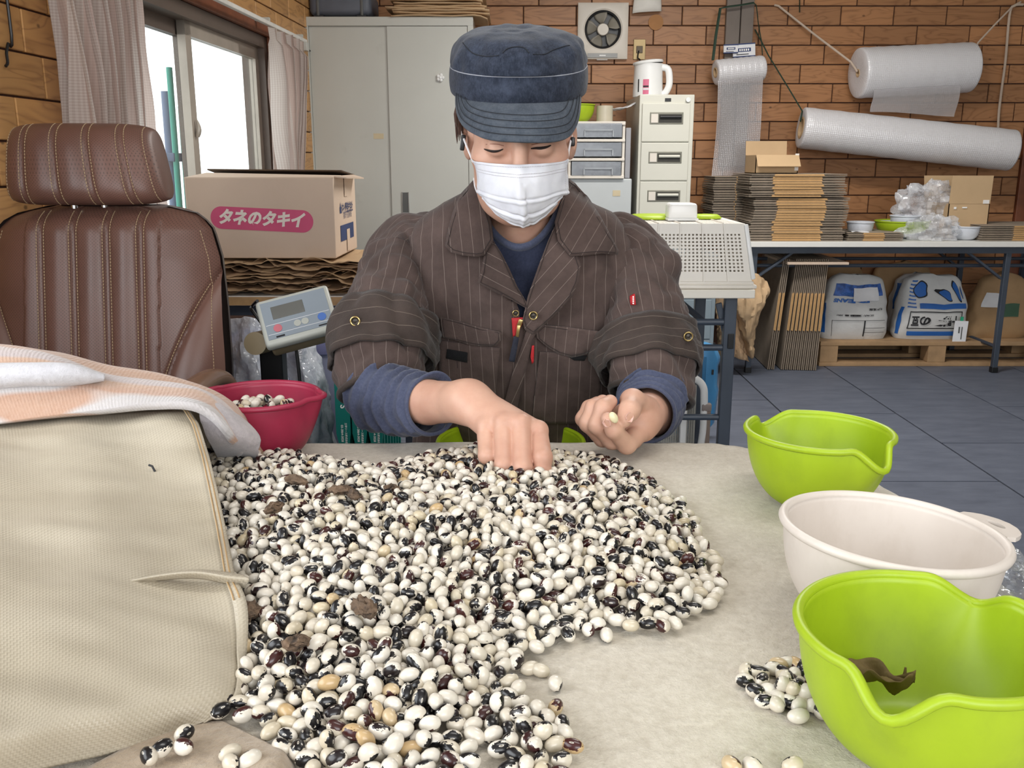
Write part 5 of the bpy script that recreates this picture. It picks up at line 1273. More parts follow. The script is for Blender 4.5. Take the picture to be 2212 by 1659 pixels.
def back_grid(sel, nu=150, nv=110):
    P, U = [], []
    for j in range(nv + 1):
        z = lerp(.40, 1.008, j / nv); w = back_half(z)
        P.append([Vector((CHX + lerp(-w, w, i / nu), back_y(lerp(-w, w, i / nu), z), z)) for i in range(nu + 1)]); U.append([(lerp(-w, w, i / nu), z) for i in range(nu + 1)])
    return P, U
P, U = back_grid(None); nu, nv = 150, 110
mp, ms = MB(), MB()
for tgt, want in ((mp, False), (ms, True)):
    fs = []
    for j in range(nv):
        for i in range(nu):
            x, z = P[j][i].x - CHX, P[j][i].z
            bol = abs(x) > bol_x(z) and z < .90
            if bol == want: fs.append((j * (nu + 1) + i, j * (nu + 1) + i + 1, (j + 1) * (nu + 1) + i + 1, (j + 1) * (nu + 1) + i))
    tgt.add([p for r in P for p in r], fs, [u for r in U for u in r])
bk_ = mp.build('backrest', M_LEA, chair, ang=180); ms.build('side_bolster', M_LEAS, chair, ang=180)
# rear shell
Q = []
for j in range(41):
    z = lerp(.40, 1.008, j / 40); w = back_half(z); row = []
    for i in range(31):
        a = math.pi * i / 30; x = -math.cos(a) * (w + .006)
        row.append(Vector((CHX + x, back_y(max(-w, min(w, x)), z) * 0 + CHY - .10 + .12 * (z - .45) / .55 + .072 + .075 * math.sin(a) ** .7 + (.01 if z > .99 else 0), z)))
    Q.append(row)
MB().grid(Q).build('back_shell', M_LEAD, chair, ang=180)
# stitching: short tan stitches along each channel edge
def stitches(paths, name, par):
    m = MB()
    for pth in paths:
        A = np.array([tuple(p) for p in pth]); L = np.concatenate([[0], np.cumsum(np.linalg.norm(np.diff(A, axis=0), axis=1))]); s = 0
        while s + .0045 < L[-1]:
            a = [np.interp(s, L, A[:, k]) for k in range(3)]; b = [np.interp(s + .0045, L, A[:, k]) for k in range(3)]
            m.tube([a, b], .0009, 5); s += .0066
    return m.build(name, M_THREAD, par, kind='stuff')
pths = []
for c in CHS:
    for dx in (-.0078, .0078): pths.append([Vector((CHX + c + (z - .8) * -.02 + dx, back_y(c + (z - .8) * -.02 + dx, z) - .0012, z)) for z in np.linspace(.45, 1.0, 80)])
for s_ in (-1, 1): pths.append([Vector((CHX + s_ * (back_half(z) - .018), back_y(s_ * (back_half(z) - .018), z) - .0012, z)) for z in np.linspace(.5, .96, 70)])
for s_ in (-1, 1): pths.append([Vector((CHX + s_ * (bol_x(z) - .006), back_y(s_ * (bol_x(z) - .006), z) - .001, z)) for z in np.linspace(.55, .85, 50)])
stitches(pths, 'stitching', chair)
# headrest
HX, HYc, HZ0, HZ1, HWd = CHX - .020, CHY + .055, 1.012, 1.178, .157
def head_P(u, a):   # u -1..1 across, a around the section
    w = u; ends = max(0, 1 - abs(w) ** 5) ** .5
    c, s_ = math.cos(a), math.sin(a); zc = (HZ0 + HZ1) / 2; hz = (HZ1 - HZ0) / 2 * (.80 + .20 * ends); hy = .058 * (.55 + .45 * ends)
    y = math.copysign(abs(c) ** .75, c) * hy; z = math.copysign(abs(s_) ** .62, s_) * hz
    if c < 0:
        for cc in (-.66, -.22, .22, .66): y += .006 * math.exp(-((w - cc) / .045) ** 2) * min(1, -c * 2)
        y -= .004 * math.cos(w * math.pi / .44) ** 2 * -c
    y += .035 * ((z) / .083) * 0 + .02 * (z / .083)
    lean = (1 - .07 * (z / .083))
    return Vector((HX + w * HWd * lean + .010 * (z / .083) * -1, HYc + y + .03 * abs(w) ** 3, zc + z))
nu, na = 96, 72
P = [[head_P(-1 + 2 * i / nu, 2 * math.pi * k / na) for k in range(na)] for i in range(nu + 1)]
U = [[(i / nu * .31, k / na * .5) for k in range(na)] for i in range(nu + 1)]
hr = MB().grid(P, closeu=True, uv=U)
hr.f += [tuple(range(na)), tuple(nu * na + k for k in range(na))]
hr = hr.build('headrest', M_LEA, chair, ang=60)
pth = []
for cc in (-.66, -.22, .22, .66):
    for dx in (-.05, .05): pth.append([head_P(cc + dx, a) + Vector((0, -.001, 0)) for a in np.linspace(math.pi * .56, math.pi * 1.44, 60)])
for cc in (-.92, .92, ): pth.append([head_P(cc, a) + Vector((0, -.001, 0)) for a in np.linspace(math.pi * .56, math.pi * 1.44, 60)])
stitches(pth, 'stitching', hr)
for dx in (-.032, .032): MB().cyl((HX + dx, HYc + .01, .98), (HX + dx, HYc + .01, 1.03), .007, n=12).build('headrest_post', plain('post_chrome', C(190, 190, 190), .2, metal=1), chair)
# seat, armrests, base
MB().bb(CHX - .26, CHX + .26, CHY - .56, CHY - .05, .40, .50).build('seat', M_LEA, chair, bevel=.035, seg=4)
for s_ in (-1, 1):
    ax = CHX + s_ * .290
    MB().tube(cat_rom([(ax, CHY - .08, .640), (ax, CHY - .12, .672), (ax, CHY - .19, .690), (ax, CHY - .30, .690), (ax, CHY - .40, .672), (ax, CHY - .42, .65)], 24), [.012, .022] + [.026] * 18 + [.024, .02, .014, .008], 14, flat=.8).build('armrest', plain('armrest_brown', C(122, 92, 74), .25, var=.1), chair)
    MB().beam((ax, CHY - .12, .42), (ax, CHY - .12, .66), .03, .05, (0, 1, 0)).build('arm_support', M_LEAD, chair, bevel=.006)
MB().cyl((CHX, CHY - .3, .10), (CHX, CHY - .3, .40), .03).build('gas_column', M_BLACKM, chair)
for k in range(5):
    a = k * 2 * math.pi / 5 + .3; e = Vector((CHX + .26 * math.cos(a), CHY - .3 + .26 * math.sin(a), .075))
    MB().beam((CHX, CHY - .3, .10), e, .04, .03).build('base_arm', M_BLACKM, chair, bevel=.005); MB().sphere(e - Vector((0, 0, .045)), .03, 12, 8).build('caster', M_BLACK, chair)
# ------------------------------------------------------------------ sorting table with its fleece cloth
TX0, TX1, TY0, TY1, TR, TZ = -.80, .475, .12, 1.30, .24, .700
tbl = thing('sorting_table', 'low sorting table hidden under the beige fleece cloth', 'table', ((TX0 + TX1) / 2, (TY0 + TY1) / 2, 0))
def rrect(x0, x1, y0, y1, r_, n=10):
    o = []
    for (cx, cy, a0) in ((x1 - r_, y1 - r_, 0), (x0 + r_, y1 - r_, 90), (x0 + r_, y0 + r_, 180), (x1 - r_, y0 + r_, 270)):
        for k in range(n + 1): a = R(a0 + 90 * k / n); o.append((cx + r_ * math.cos(a), cy + r_ * math.sin(a)))
    return o
O = rrect(TX0 + .008, TX1 - .008, TY0 + .008, TY1 - .008, TR - .008); n = len(O)
MB().add([(x, y, TZ - .032) for x, y in O] + [(x, y, TZ - .006) for x, y in O], [tuple(range(n - 1, -1, -1)), tuple(range(n, 2 * n))] + [(i, (i + 1) % n, (i + 1) % n + n, i + n) for i in range(n)]).build('tabletop', M_TABLETOP, tbl, smooth=False)
for x in (TX0 + .14, TX1 - .14):
    for y in (TY0 + .14, TY1 - .16): MB().cyl((x, y, 0), (x, y, TZ - .03), .02, n=14).build('leg', M_LEG, tbl)
def fleece(name, a, b, sc=1.0):
    n = NT(name); o = n.tex()
    f = n.noise(o, 7, 4, .6); g = n.noise(n.mapping(o, (1, 1.0, 1)), 130, 4, .75); h = n.noise(o, 38, 4, .7)
    c = n.ramp(n.math('ADD', n.math('MULTIPLY', g, .6), n.math('MULTIPLY', h, .4)), [(.34, a), (.66, b)])
    st = n.ramp(n.noise(o, 3.2, 5, .7), [(.55, (0, 0, 0, 1)), (.72, (1, 1, 1, 1))]); c = n.mix(n.math('MULTIPLY', st, .20), c, C(176, 160, 134))
    n.set(col=c, rough=.95, spec=.1, sheen=.35); n.bump(n.math('ADD', n.math('MULTIPLY', g, .7), h), .55, .004); return n.m
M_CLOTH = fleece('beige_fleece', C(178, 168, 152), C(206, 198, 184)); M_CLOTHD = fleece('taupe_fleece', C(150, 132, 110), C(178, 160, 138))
step = .0105; D = .20
def cloth_pt(x, y):
    qx = max(TX0 + TR - x, 0, x - (TX1 - TR)); qy = max(TY0 + TR - y, 0, y - (TY1 - TR))
    sx = 1 if x > (TX0 + TX1) / 2 else -1; sy = 1 if y > (TY0 + TY1) / 2 else -1
    dd = math.hypot(qx, qy) - TR
    wr = .0018 * nz((x, y, 0), 9, 3) + .0010 * nz((x, y, 0), 26, 5) + .0035 * max(0, nz((x * .8 + y * .5, y, 0), 6, 8)) * (1 if x > .1 or y > 1.1 else .2)
    if dd <= 0: return Vector((x, y, TZ - .0015 + wr + .004 * max(0, 1 + dd / .03) * max(0, nz((x, y, 0), 14, 2)) if dd > -.03 else TZ - .0015 + wr))
    nx_, ny_ = (qx * sx / max(1e-6, math.hypot(qx, qy)), qy * sy / max(1e-6, math.hypot(qx, qy)))
    ex, ey = x - nx_ * dd, y - ny_ * dd; r0 = .012
    fl = .012 * math.sin((ex + ey) * 38) * min(1, dd / .08) + .008
    if dd < r0 * 1.57: a = dd / r0; return Vector((ex + nx_ * r0 * math.sin(a), ey + ny_ * r0 * math.sin(a), TZ - .0015 + wr - r0 * (1 - math.cos(a))))
    dn = dd - r0 * 1.57; return Vector((ex + nx_ * (r0 + fl * min(1, dn / .05)), ey + ny_ * (r0 + fl * min(1, dn / .05)), TZ - .0015 - r0 - dn))
xs = np.arange(TX0 - D, TX1 + D + step, step); ys = np.arange(TY0 - D, TY1 + D + step, step)
MB().grid([[cloth_pt(x, y) for x in xs] for y in ys]).build('table_cloth', M_CLOTH, None, ang=180, label='beige fleece cloth covering the sorting table', cat='tablecloth')
# turned-over fold of the cloth in the near corner
fo = [[pz(110, 1700, .703), pz(240, 1630, .704), pz(330, 1585, .704), pz(420, 1560, .703), pz(480, 1556, .702)],
      [pz(160, 1760, .706), pz(300, 1680, .707), pz(400, 1630, .708), pz(470, 1590, .707), pz(520, 1575, .704)],
      [pz(220, 1800, .709), pz(380, 1740, .711), pz(480, 1690, .713), pz(540, 1625, .713), pz(570, 1600, .708)],
      [pz(260, 1830, .712), pz(430, 1780, .716), pz(560, 1720, .718), pz(600, 1650, .717), pz(608, 1620, .711)],
      [pz(300, 1850, .702), pz(480, 1810, .702), pz(620, 1740, .702), pz(640, 1670, .702), pz(622, 1630, .702)]]
A = surf([[tuple(p) for p in r] for r in fo], 30, 30)
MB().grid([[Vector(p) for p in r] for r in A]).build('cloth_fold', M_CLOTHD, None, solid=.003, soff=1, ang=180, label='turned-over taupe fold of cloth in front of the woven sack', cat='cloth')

# ------------------------------------------------------------------ woven sack on its side, mouth towards the beans
def woven(name, a, b):
    n = NT(name); u = n.tex('UV'); s = n.sep(u); k = 420.0
    fu = n.math('FRACT', n.math('MULTIPLY', s[0], k)); fv = n.math('FRACT', n.math('MULTIPLY', s[1], k * .8))
    chk = n.math('ABSOLUTE', n.math('SUBTRACT', n.math('MODULO', n.math('ADD', n.math('FLOOR', n.math('MULTIPLY', s[0], k)), n.math('FLOOR', n.math('MULTIPLY', s[1], k * .8))), 2.0), 0.0))
    hu = n.math('SINE', n.math('MULTIPLY', fu, math.pi)); hv = n.math('SINE', n.math('MULTIPLY', fv, math.pi))
    h = n.math('ADD', n.math('MULTIPLY', hu, chk), n.math('MULTIPLY', hv, n.math('SUBTRACT', 1.0, chk)))
    f = n.noise(n.tex(), 6, 4, .6); c = n.ramp(f, [(.3, a), (.7, b)])
    c = n.mix(n.math('MULTIPLY', n.math('SUBTRACT', 1.0, h), .12), c, C(150, 128, 96))
    n.set(col=c, rough=.42, spec=.5); n.bump(h, .22, .0015)
    tl = n.new('ShaderNodeBsdfTranslucent'); n.put(tl.inputs[0], c); mx = n.new('ShaderNodeMixShader'); mx.inputs[0].default_value = .15
    n.t.links.new(n.b.outputs[0], mx.inputs[1]); n.t.links.new(tl.outputs[0], mx.inputs[2]); n.t.links.new(mx.outputs[0], n.out.inputs['Surface'])
    return n.m
M_WOVEN = woven('woven_sack', C(186, 175, 154), C(202, 192, 173))
sk = thing('woven_sack', 'cream woven sack lying on its side with beans spilling from its mouth', 'sack', (-.5, .85, .70))
def col(l):    # bottom front ... ridge ... back, each (px, py, Y or None for on the table)
    return [tuple(pt(a, b, y)) if y else tuple(pz(a, b, .703)) for a, b, y in l]
cols = [
    col([(462, 1548, None), (524, 1495, .632), (533, 1400, .672), (531, 1320, .715), (506, 1255, .757), (488, 1150, .842), (468, 1060, .925), (448, 985, .995), (428, 925, 1.05), (405, 884, 1.10)]),
    col([(420, 1566, None), (470, 1500, .615), (480, 1410, .655), (470, 1330, .70), (455, 1262, .748), (440, 1160, .832), (425, 1070, .915), (410, 990, .99), (392, 925, 1.05), (374, 888, 1.10)]),
    col([(330, 1602, None), (360, 1510, .590), (365, 1410, .640), (360, 1330, .685), (355, 1255, .742), (345, 1160, .825), (335, 1070, .910), (325, 990, .985), (315, 930, 1.045), (305, 892, 1.10)]),
    col([(170, 1650, None), (190, 1545, .555), (200, 1430, .612), (200, 1340, .660), (200, 1250, .722), (195, 1160, .80), (190, 1070, .89), (185, 990, .975), (180, 935, 1.035), (175, 898, 1.10)]),
    col([(20, 1690, None), (40, 1580, .525), (50, 1450, .588), (50, 1350, .640), (50, 1255, .705), (48, 1160, .788), (45, 1070, .88), (42, 990, .968), (40, 940, 1.03), (38, 905, 1.10)]),
    col([(-180, 1740, None), (-160, 1620, .495), (-150, 1480, .565), (-150, 1370, .622), (-150, 1260, .69), (-150, 1160, .775), (-150, 1070, .87), (-150, 990, .962), (-150, 945, 1.03), (-150, 915, 1.10)]),
    col([(-420, 1760, None), (-400, 1660, .50), (-400, 1520, .575), (-395, 1400, .635), (-395, 1280, .705), (-395, 1180, .79), (-395, 1090, .88), (-395, 1010, .97), (-395, 965, 1.04), (-395, 940, 1.10)])]
for c in cols:      # carry each section over the ridge and down to the table behind, and back beneath
    p = c[-1]; q = c[0]
    c += [(p[0] - .004, 1.14, p[2] - .006), (p[0] - .006, 1.18, p[2] - .04), (p[0] - .006, 1.19, .72), (p[0] - .006, 1.16, .704), ((p[0] + q[0]) / 2, .9, .7025), (q[0], q[1] + .04, .7025)]
A = surf(cols, 140, 110); N = grid_normals(A); sg = -1 if N[50, 40][2] < 0 else 1
for j in range(110):
    for i in range(140):
        p = A[j, i]; fr = i / 139
        if fr < .60:
            w = .0075 * nz((p[0] * 1.2 + p[1] * .5, p[1] * .8, 0), 9, 4) + .0030 * nz((p[0], p[1] * 2.2, 0), 16, 7)
            # hollows and drawn folds near the mouth
            m_ = math.exp(-(j / 30) ** 2)
            w += .006 * math.sin(p[1] * 55 + 3 * p[0] * 20) * m_ * .45
            A[j, i] = p + N[j, i] * sg * w
MB().grid([[Vector(p) for p in r] for r in A], uv='auto').build('sack_cloth', M_WOVEN, sk, solid=.0015, soff=-1, ang=180)
# hem at the mouth, and the folded lip
hem = [A[0, i] for i in range(4, 84)]
hm = []
for k, w in enumerate((.0, .010, .020)):
    hm.append([Vector(A[k * 5, i]) + Vector((.001, -.001, .0022)) for i in range(6, 84)])
MB().grid(hm, uv='auto').build('hem', M_WOVEN, sk, solid=.002, soff=1, ang=180)
M_TH2 = plain('sack_thread', C(170, 140, 100), .8)
for k in (5, 9): MB().tube([Vector(A[k, i]) + Vector((.001, -.0018, .0044)) for i in range(30, 84)], .0007, 5).build('hem_seam', M_TH2, sk)
lipA = [[pt(245, 1266, .733), pt(330, 1256, .738), pt(420, 1250, .744), pt(490, 1262, .745), pt(528, 1272, .742)],
        [pt(250, 1262, .730), pt(335, 1244, .730), pt(420, 1236, .734), pt(492, 1246, .735), pt(538, 1250, .738)],
        [pt(256, 1260, .739), pt(340, 1240, .745), pt(422, 1230, .750), pt(480, 1234, .752), pt(520, 1240, .752)]]
A2 = surf([[tuple(p) for p in r] for r in lipA], 30, 12)
MB().grid([[Vector(p) for p in r] for r in A2], uv='auto').build('folded_lip', M_WOVEN, sk, solid=.0015, ang=180)
g = pt(330, 1012, .965); MB().tube([g + Vector((-.004, 0, .004)), g + Vector((0, -.001, .003)), g + Vector((.003, -.002, -.003))], .0012, 6).build('dark_speck', M_INK, sk)

# ------------------------------------------------------------------ blanket over the sack
def blanket_mat():
    n = NT('patterned_towel_blanket'); o = n.tex(); s = n.sep(o)
    w = n.noise(n.mapping(o, (2.2, 5, 5)), 1.6, 2, .5, .8)
    q = n.math('ADD', n.math('MULTIPLY', s[1], 5.2), n.math('ADD', n.math('MULTIPLY', s[0], 1.1), n.math('MULTIPLY', w, .9)))
    c = n.ramp(n.math('FRACT', q), [(0, C(172, 134, 108)), (.20, C(180, 142, 116)), (.24, C(180, 176, 178)), (.40, C(186, 182, 182)), (.44, C(176, 138, 116)), (.60, C(184, 152, 130)), (.64, C(176, 164, 164)), (.78, C(186, 174, 172)), (.82, C(178, 138, 112)), (1, C(172, 134, 108))])
    g = n.noise(o, 150, 3, .7); c = n.mix(n.math('MULTIPLY', g, .25), c, C(206, 192, 180))
    wv = n.math('SINE', n.math('MULTIPLY', n.math('ADD', s[0], n.math('MULTIPLY', s[2], .6)), 1500.0))
    n.set(col=c, rough=.95, spec=.08, sheen=.4); n.bump(n.math('ADD', n.math('MULTIPLY', wv, .12), n.math('MULTIPLY', g, 1.2)), .45, .003); return n.m
M_BLANK = blanket_mat()
XS = [-420, -200, -40, 90, 210, 330, 430, 500]
fr_ = [(945, 1.085), (930, 1.075), (921, 1.07), (907, 1.065), (895, 1.062), (884, 1.06), (893, 1.055), (960, 1.075)]
m1_ = [(870, 1.10), (862, 1.09), (850, 1.085), (842, 1.085), (848, 1.085), (862, 1.085), (880, 1.08), (935, 1.09)]
rg_ = [(800, 1.14), (776, 1.14), (768, 1.14), (780, 1.14), (815, 1.13), (838, 1.13), (868, 1.12), (915, 1.12)]
def brow(tab, extra): return [tuple(pt(x, y, Y)) for x, (y, Y) in zip(XS, tab)] + [tuple(p) for p in extra]
R0 = brow(fr_, [pz(500, 990, .704)]); R1 = brow(m1_, [pz(548, 985, .71)]); R2 = brow(rg_, [pz(566, 985, .712)])
def off(row, dy, dz, zmin=.705): return [(p[0], p[1] + dy, max(zmin, p[2] + dz)) for p in row]
rows = [R0, R1, R2, off(R2, .05, -.010), off(R2, .09, -.06), off(R2, .105, -.13)]
A = surf(rows, 120, 70); N = grid_normals(A); sg = 1 if N[20, 40][2] > 0 else -1
for j in range(70):
    for i in range(120):
        p = A[j, i]
        w = .007 * nz((p[0] * .6 + p[1] * .9, p[1] * 2, p[2] * 2), 12, 6) + .004 * math.sin(p[1] * 95 + p[0] * 9 + 2 * nz(p, 8)) * math.exp(-((j - 22) / 18) ** 2)
        A[j, i] = p + N[j, i] * sg * w
        if A[j, i][2] < .704: A[j, i][2] = .704
bl_ = thing('towel_blanket', 'soft orange, white and grey towel blanket draped over the woven sack', 'blanket', (-.5, 1.15, .75))
MB().grid([[Vector(p) for p in r] for r in A]).build('main_layer', M_BLANK, bl_, solid=.010, soff=1, ang=180)
M_BLW = fleece('white_towel', C(180, 178, 182), C(200, 198, 202))
fw = [[pt(-60, 842, 1.09), pt(60, 832, 1.09), pt(150, 830, 1.09), pt(224, 818, 1.085)], [pt(-60, 836, 1.074), pt(60, 826, 1.070), pt(150, 824, 1.070), pt(225, 817, 1.082)], [pt(-60, 815, 1.07), pt(60, 806, 1.066), pt(150, 803, 1.066), pt(226, 815, 1.080)], [pt(-60, 795, 1.085), pt(60, 790, 1.08), pt(150, 791, 1.08), pt(224, 814, 1.085)], [pt(-60, 790, 1.12), pt(60, 788, 1.12), pt(150, 792, 1.12), pt(222, 815, 1.10)]]
A = surf([[tuple(p) for p in r] for r in fw], 40, 20)
MB().grid([[Vector(p) for p in r] for r in A]).build('white_fold', M_BLW, bl_, solid=.003, soff=1, ang=180)
M_BLG = fleece('grey_towel', C(158, 152, 154), C(182, 174, 176))
fg = [[pz(478, 990, .706), pz(520, 992, .706), pz(562, 994, .706)], [pt(462, 950, 1.10), pt(512, 950, 1.09), pt(556, 965, 1.11)], [pt(440, 905, 1.085), pt(490, 912, 1.085), pt(535, 935, 1.11)], [pt(420, 882, 1.09), pt(460, 884, 1.10), pt(500, 905, 1.12)]]
A = surf([[tuple(p) for p in r] for r in fg], 30, 30)
MB().grid([[Vector(p) for p in r] for r in A]).build('grey_fold', M_BLG, bl_, solid=.010, soff=1, ang=180)

# ------------------------------------------------------------------ bowls on the table
b = bowl('plastic_bowl', 'lime plastic bowl with two pouring lips at the far table corner', M_LIME, .083, .087, [(R(118), 1.0), (R(-62), 1.25)]); place(b, (.366, 1.060, .7005))
b = bowl('plastic_bowl', 'lime plastic bowl closest to the camera holding a dried leaf', M_LIME, .087, .090, [(R(232), 1.0), (R(48), 1.0)]); place(b, (.286, .572, .7005))
b = bowl('plastic_bowl', 'crimson plastic bowl of beans beside the blanket', M_RED, .078, .086, [(R(2), 1.0), (R(182), 1.0)], dip=-.002); place(b, (-.347, 1.238, .7005), R(-8))
# milky white bowl with a holed tab
b = bowl('plastic_bowl', 'milky white plastic bowl with a holed tab between the lime bowls', M_MILK, .0915, .086, [], base=.52, lip=.0042); place(b, (.328, .757, .7005))
b.rotation_euler = (R(-1.0), R(3.5), 0)
ring = []
ta = R(14); th = []
for (r_, w_) in ((.098, .034), (.108, .032), (.117, .026), (.1235, .016), (.1255, .004)): pass
outer = [Vector((0.0965 * math.cos(ta + a), 0.0965 * math.sin(ta + a))) for a in np.linspace(-.33, .33, 9)]
tip = Vector((math.cos(ta), math.sin(ta))); pr = Vector((-tip.y, tip.x))
tabo = [tip * 0.093 + pr * -.034, tip * 0.104 + pr * -.0315, tip * 0.114 + pr * -.024, tip * 0.1205 + pr * -.012, tip * 0.1225, tip * 0.1205 + pr * .012, tip * 0.114 + pr * .024, tip * 0.104 + pr * .0315, tip * 0.093 + pr * .034]
m = MB(); nA = 28
hole = [tip * 0.1075 + tip * (.0045 * math.cos(a)) + pr * (.011 * math.sin(a)) for a in np.linspace(0, 2 * math.pi, nA, endpoint=False)]
ob_ = []
for a in np.linspace(0, 2 * math.pi, nA, endpoint=False):
    d = tip * math.cos(a) + pr * math.sin(a); best = None; c0 = tip * 0.1075
    for k in range(len(tabo)):
        p, q = tabo[k], tabo[(k + 1) % len(tabo)]; e = q - p; den = d.x * e.y - d.y * e.x
        if abs(den) < 1e-9: continue
        t_ = ((p.x - c0.x) * e.y - (p.y - c0.y) * e.x) / den; s_ = ((p.x - c0.x) * d.y - (p.y - c0.y) * d.x) / den
        if t_ > 0 and -1e-6 <= s_ <= 1 + 1e-6: best = t_ if best is None else min(best, t_)
    ob_.append(c0 + d * best)
h_ = .0855
tabm = MB().grid([[Vector((p.x, p.y, h_ - .0015)) for p in hole], [Vector((p.x, p.y, h_ - .0015)) for p in ob_], [Vector((p.x, p.y, h_ + .0025)) for p in ob_], [Vector((p.x, p.y, h_ + .0025)) for p in hole], [Vector((p.x, p.y, h_ - .0015)) for p in hole]], closeu=True)
t_obj = tabm.build('tab_handle', M_MILK, None, ang=40); t_obj.parent = b
# dried leaf in the near bowl
M_LEAF = plain('dried_leaf', C(108, 90, 54), .8, var=.3, scale=40, bump=.3, bscale=90)
lf0 = Vector((.262, .600, .708)); P = []
for j in range(34):
    v = j / 33; row = []
    for i in range(17):
        u = i / 16 - .5; w = .030 * math.sin(math.pi * min(1, v * 1.02)) ** .8
        row.append(lf0 + Vector((-.026 + v * .052, u * w * .9 + .008 * math.sin(v * 4), .012 * math.sin(v * 3.0) + .030 * abs(u) ** 1.2 * (1 - .4 * v) + .003 * math.sin(v * 15 + u * 9) + .004 * nz((v * 6, u * 5, 3), 1) + .016 * max(0, v - .8) / .2 + .012)))
    P.append(row)
t = thing('dried_leaf', 'curled brown dried leaf lying in the near lime bowl', 'leaf', lf0)
MB().grid(P).build('blade', M_LEAF, t, solid=.0008, ang=180)
MB().tube(cat_rom([tuple(lf0 + Vector((.018, .004, .020))), tuple(lf0 + Vector((.022, .003, .028))), tuple(lf0 + Vector((.023, .004, .036)))], 8), [.0022, .002, .002, .0018, .0015, .0013, .001, .0008], 6).build('stalk', M_LEAF, t)
# cellophane by the table edge
p = pz(2190, 1290, .70)
crumple('cellophane_bag', 'crinkled clear cellophane bag beside the milky white bowl', (.452, .815, .702), (.034, .060, .030), clear_film('cellophane', (.96, .97, .98, 1), .10, 30, .8, .06, .08), 14, n=44, m_=28, fr=3.2, amp=.6)
# bowl in the person's lap
b = bowl('plastic_bowl', 'lime plastic bowl behind the table edge in the person\'s lap', M_LIME, .118, .095, []); place(b, (-.002, 1.45, .560))

# ------------------------------------------------------------------ beans
def bean_mat():
    n = NT('panda_bean'); p = n.attr('bl'); t = n.attr('bt', 'Fac')
    off = n.vmath('ADD', n.vmath('SCALE', p) if False else p, n.comb(n.math('MULTIPLY', t, 37.0), n.math('MULTIPLY', t, 61.0), n.math('MULTIPLY', t, 17.0)))
    s = n.sep(p)
    ns = n.noise(off, 2.1, 2, .55)
    ext = n.math('ADD', .09, n.math('MULTIPLY', n.math('FRACT', n.math('MULTIPLY', t, 13.7)), .62))
    val = n.math('ADD', s[1], n.math('MULTIPLY', n.math('SUBTRACT', ns, .5), 1.5))
    val = n.math('SUBTRACT', val, ext)
    blk = n.ramp(n.math('ADD', n.math('MULTIPLY', val, 9.0), .5), [(.4, (0, 0, 0, 1)), (.6, (1, 1, 1, 1))])
    white = n.ramp(n.math('FRACT', n.math('MULTIPLY', t, 7.3)), [(0, C(226, 220, 208)), (.55, C(214, 206, 192)), (.88, C(204, 194, 174)), (.985, C(202, 188, 158)), (.995, C(188, 158, 112))])
    white = n.mix(n.math('MULTIPLY', n.noise(off, 5, 3), .22), white, C(188, 172, 150))
    dark = n.ramp(n.math('FRACT', n.math('MULTIPLY', t, 29.1)), [(0, C(20, 19, 22)), (.68, C(24, 21, 23)), (.74, C(52, 26, 26)), (1, C(66, 30, 28))], 'LINEAR')
    c = n.mix(blk, white, dark)
    hx = n.math('DIVIDE', s[0], .22); hz = n.math('DIVIDE', s[2], .115); rr_ = n.math('ADD', n.math('MULTIPLY', hx, hx), n.math('MULTIPLY', hz, hz))
    hil = n.math('MULTIPLY', n.math('LESS_THAN', rr_, 1.0), n.math('GREATER_THAN', s[1], .5))
    hin = n.math('MULTIPLY', n.math('LESS_THAN', rr_, .28), n.math('GREATER_THAN', s[1], .5))
    c = n.mix(hil, c, C(196, 190, 178)); c = n.mix(hin, c, C(120, 112, 100))
    n.set(col=c, rough=.28, spec=.5, coat=.12); return n.m
M_BEAN = bean_mat()
def bean_shape(n=16, m=10):
    mb = MB().sphere((0, 0, 0), 1.0, n, m); V = np.array(mb.v)
    # poles along x; slight kidney: flattened on the hilum side
    V = np.stack([V[:, 2], V[:, 1], V[:, 0]], axis=1)
    L = V.copy(); W = V.copy()
    W[:, 1] = V[:, 1] * .76 - .07 * (1 - V[:, 0] ** 2) * (V[:, 1] > 0) * V[:, 1] - .05 * V[:, 0] ** 2 * -1
    W[:, 2] = V[:, 2] * .70
    return W, L, mb.f
BW0, BL0, BF0 = bean_shape(); BSZ = .0081
def bean_mesh(name, tval, stretch=1.0):
    me = bpy.data.meshes.new(name); V = BW0 * BSZ * np.array([stretch, 1.0, 1.0]); me.from_pydata([tuple(v) for v in V], [], BF0)
    a = me.attributes.new('bl', 'FLOAT_VECTOR', 'POINT'); a.data.foreach_set('vector', BL0.astype(np.float32).ravel())
    b = me.attributes.new('bt', 'FLOAT', 'POINT'); b.data.foreach_set('value', np.full(len(V), tval, dtype=np.float32))
    me.shade_smooth(); me.materials.append(M_BEAN); return me
rb = random.Random(99)
BEANS = [bean_mesh('bean', (k + .37) / 40 + .003 * rb.random(), rb.uniform(.92, 1.10)) for k in range(40)]
def rand_quat(r_): return Quaternion((r_.gauss(0, 1), r_.gauss(0, 1), r_.gauss(0, 1), r_.gauss(0, 1))).normalized()
def one_bean(pos, label, group=None, q=None, name='bean', sc=1.0, mesh=None):
    o = bpy.data.objects.new(name, mesh or rb.choice(BEANS)); COL.objects.link(o); o.location = pos
    o.rotation_mode = 'QUATERNION'; o.rotation_quaternion = q or rand_quat(rb); o.scale = (sc, sc, sc)
    return tag(o, label, 'bean', group)
def lying(r_): return Quaternion((0, 0, 1), r_.uniform(0, 6.28)) @ Quaternion((1, 0, 0), r_.uniform(0, 6.28)) @ Quaternion((0, 1, 0), r_.uniform(-.15, .15))
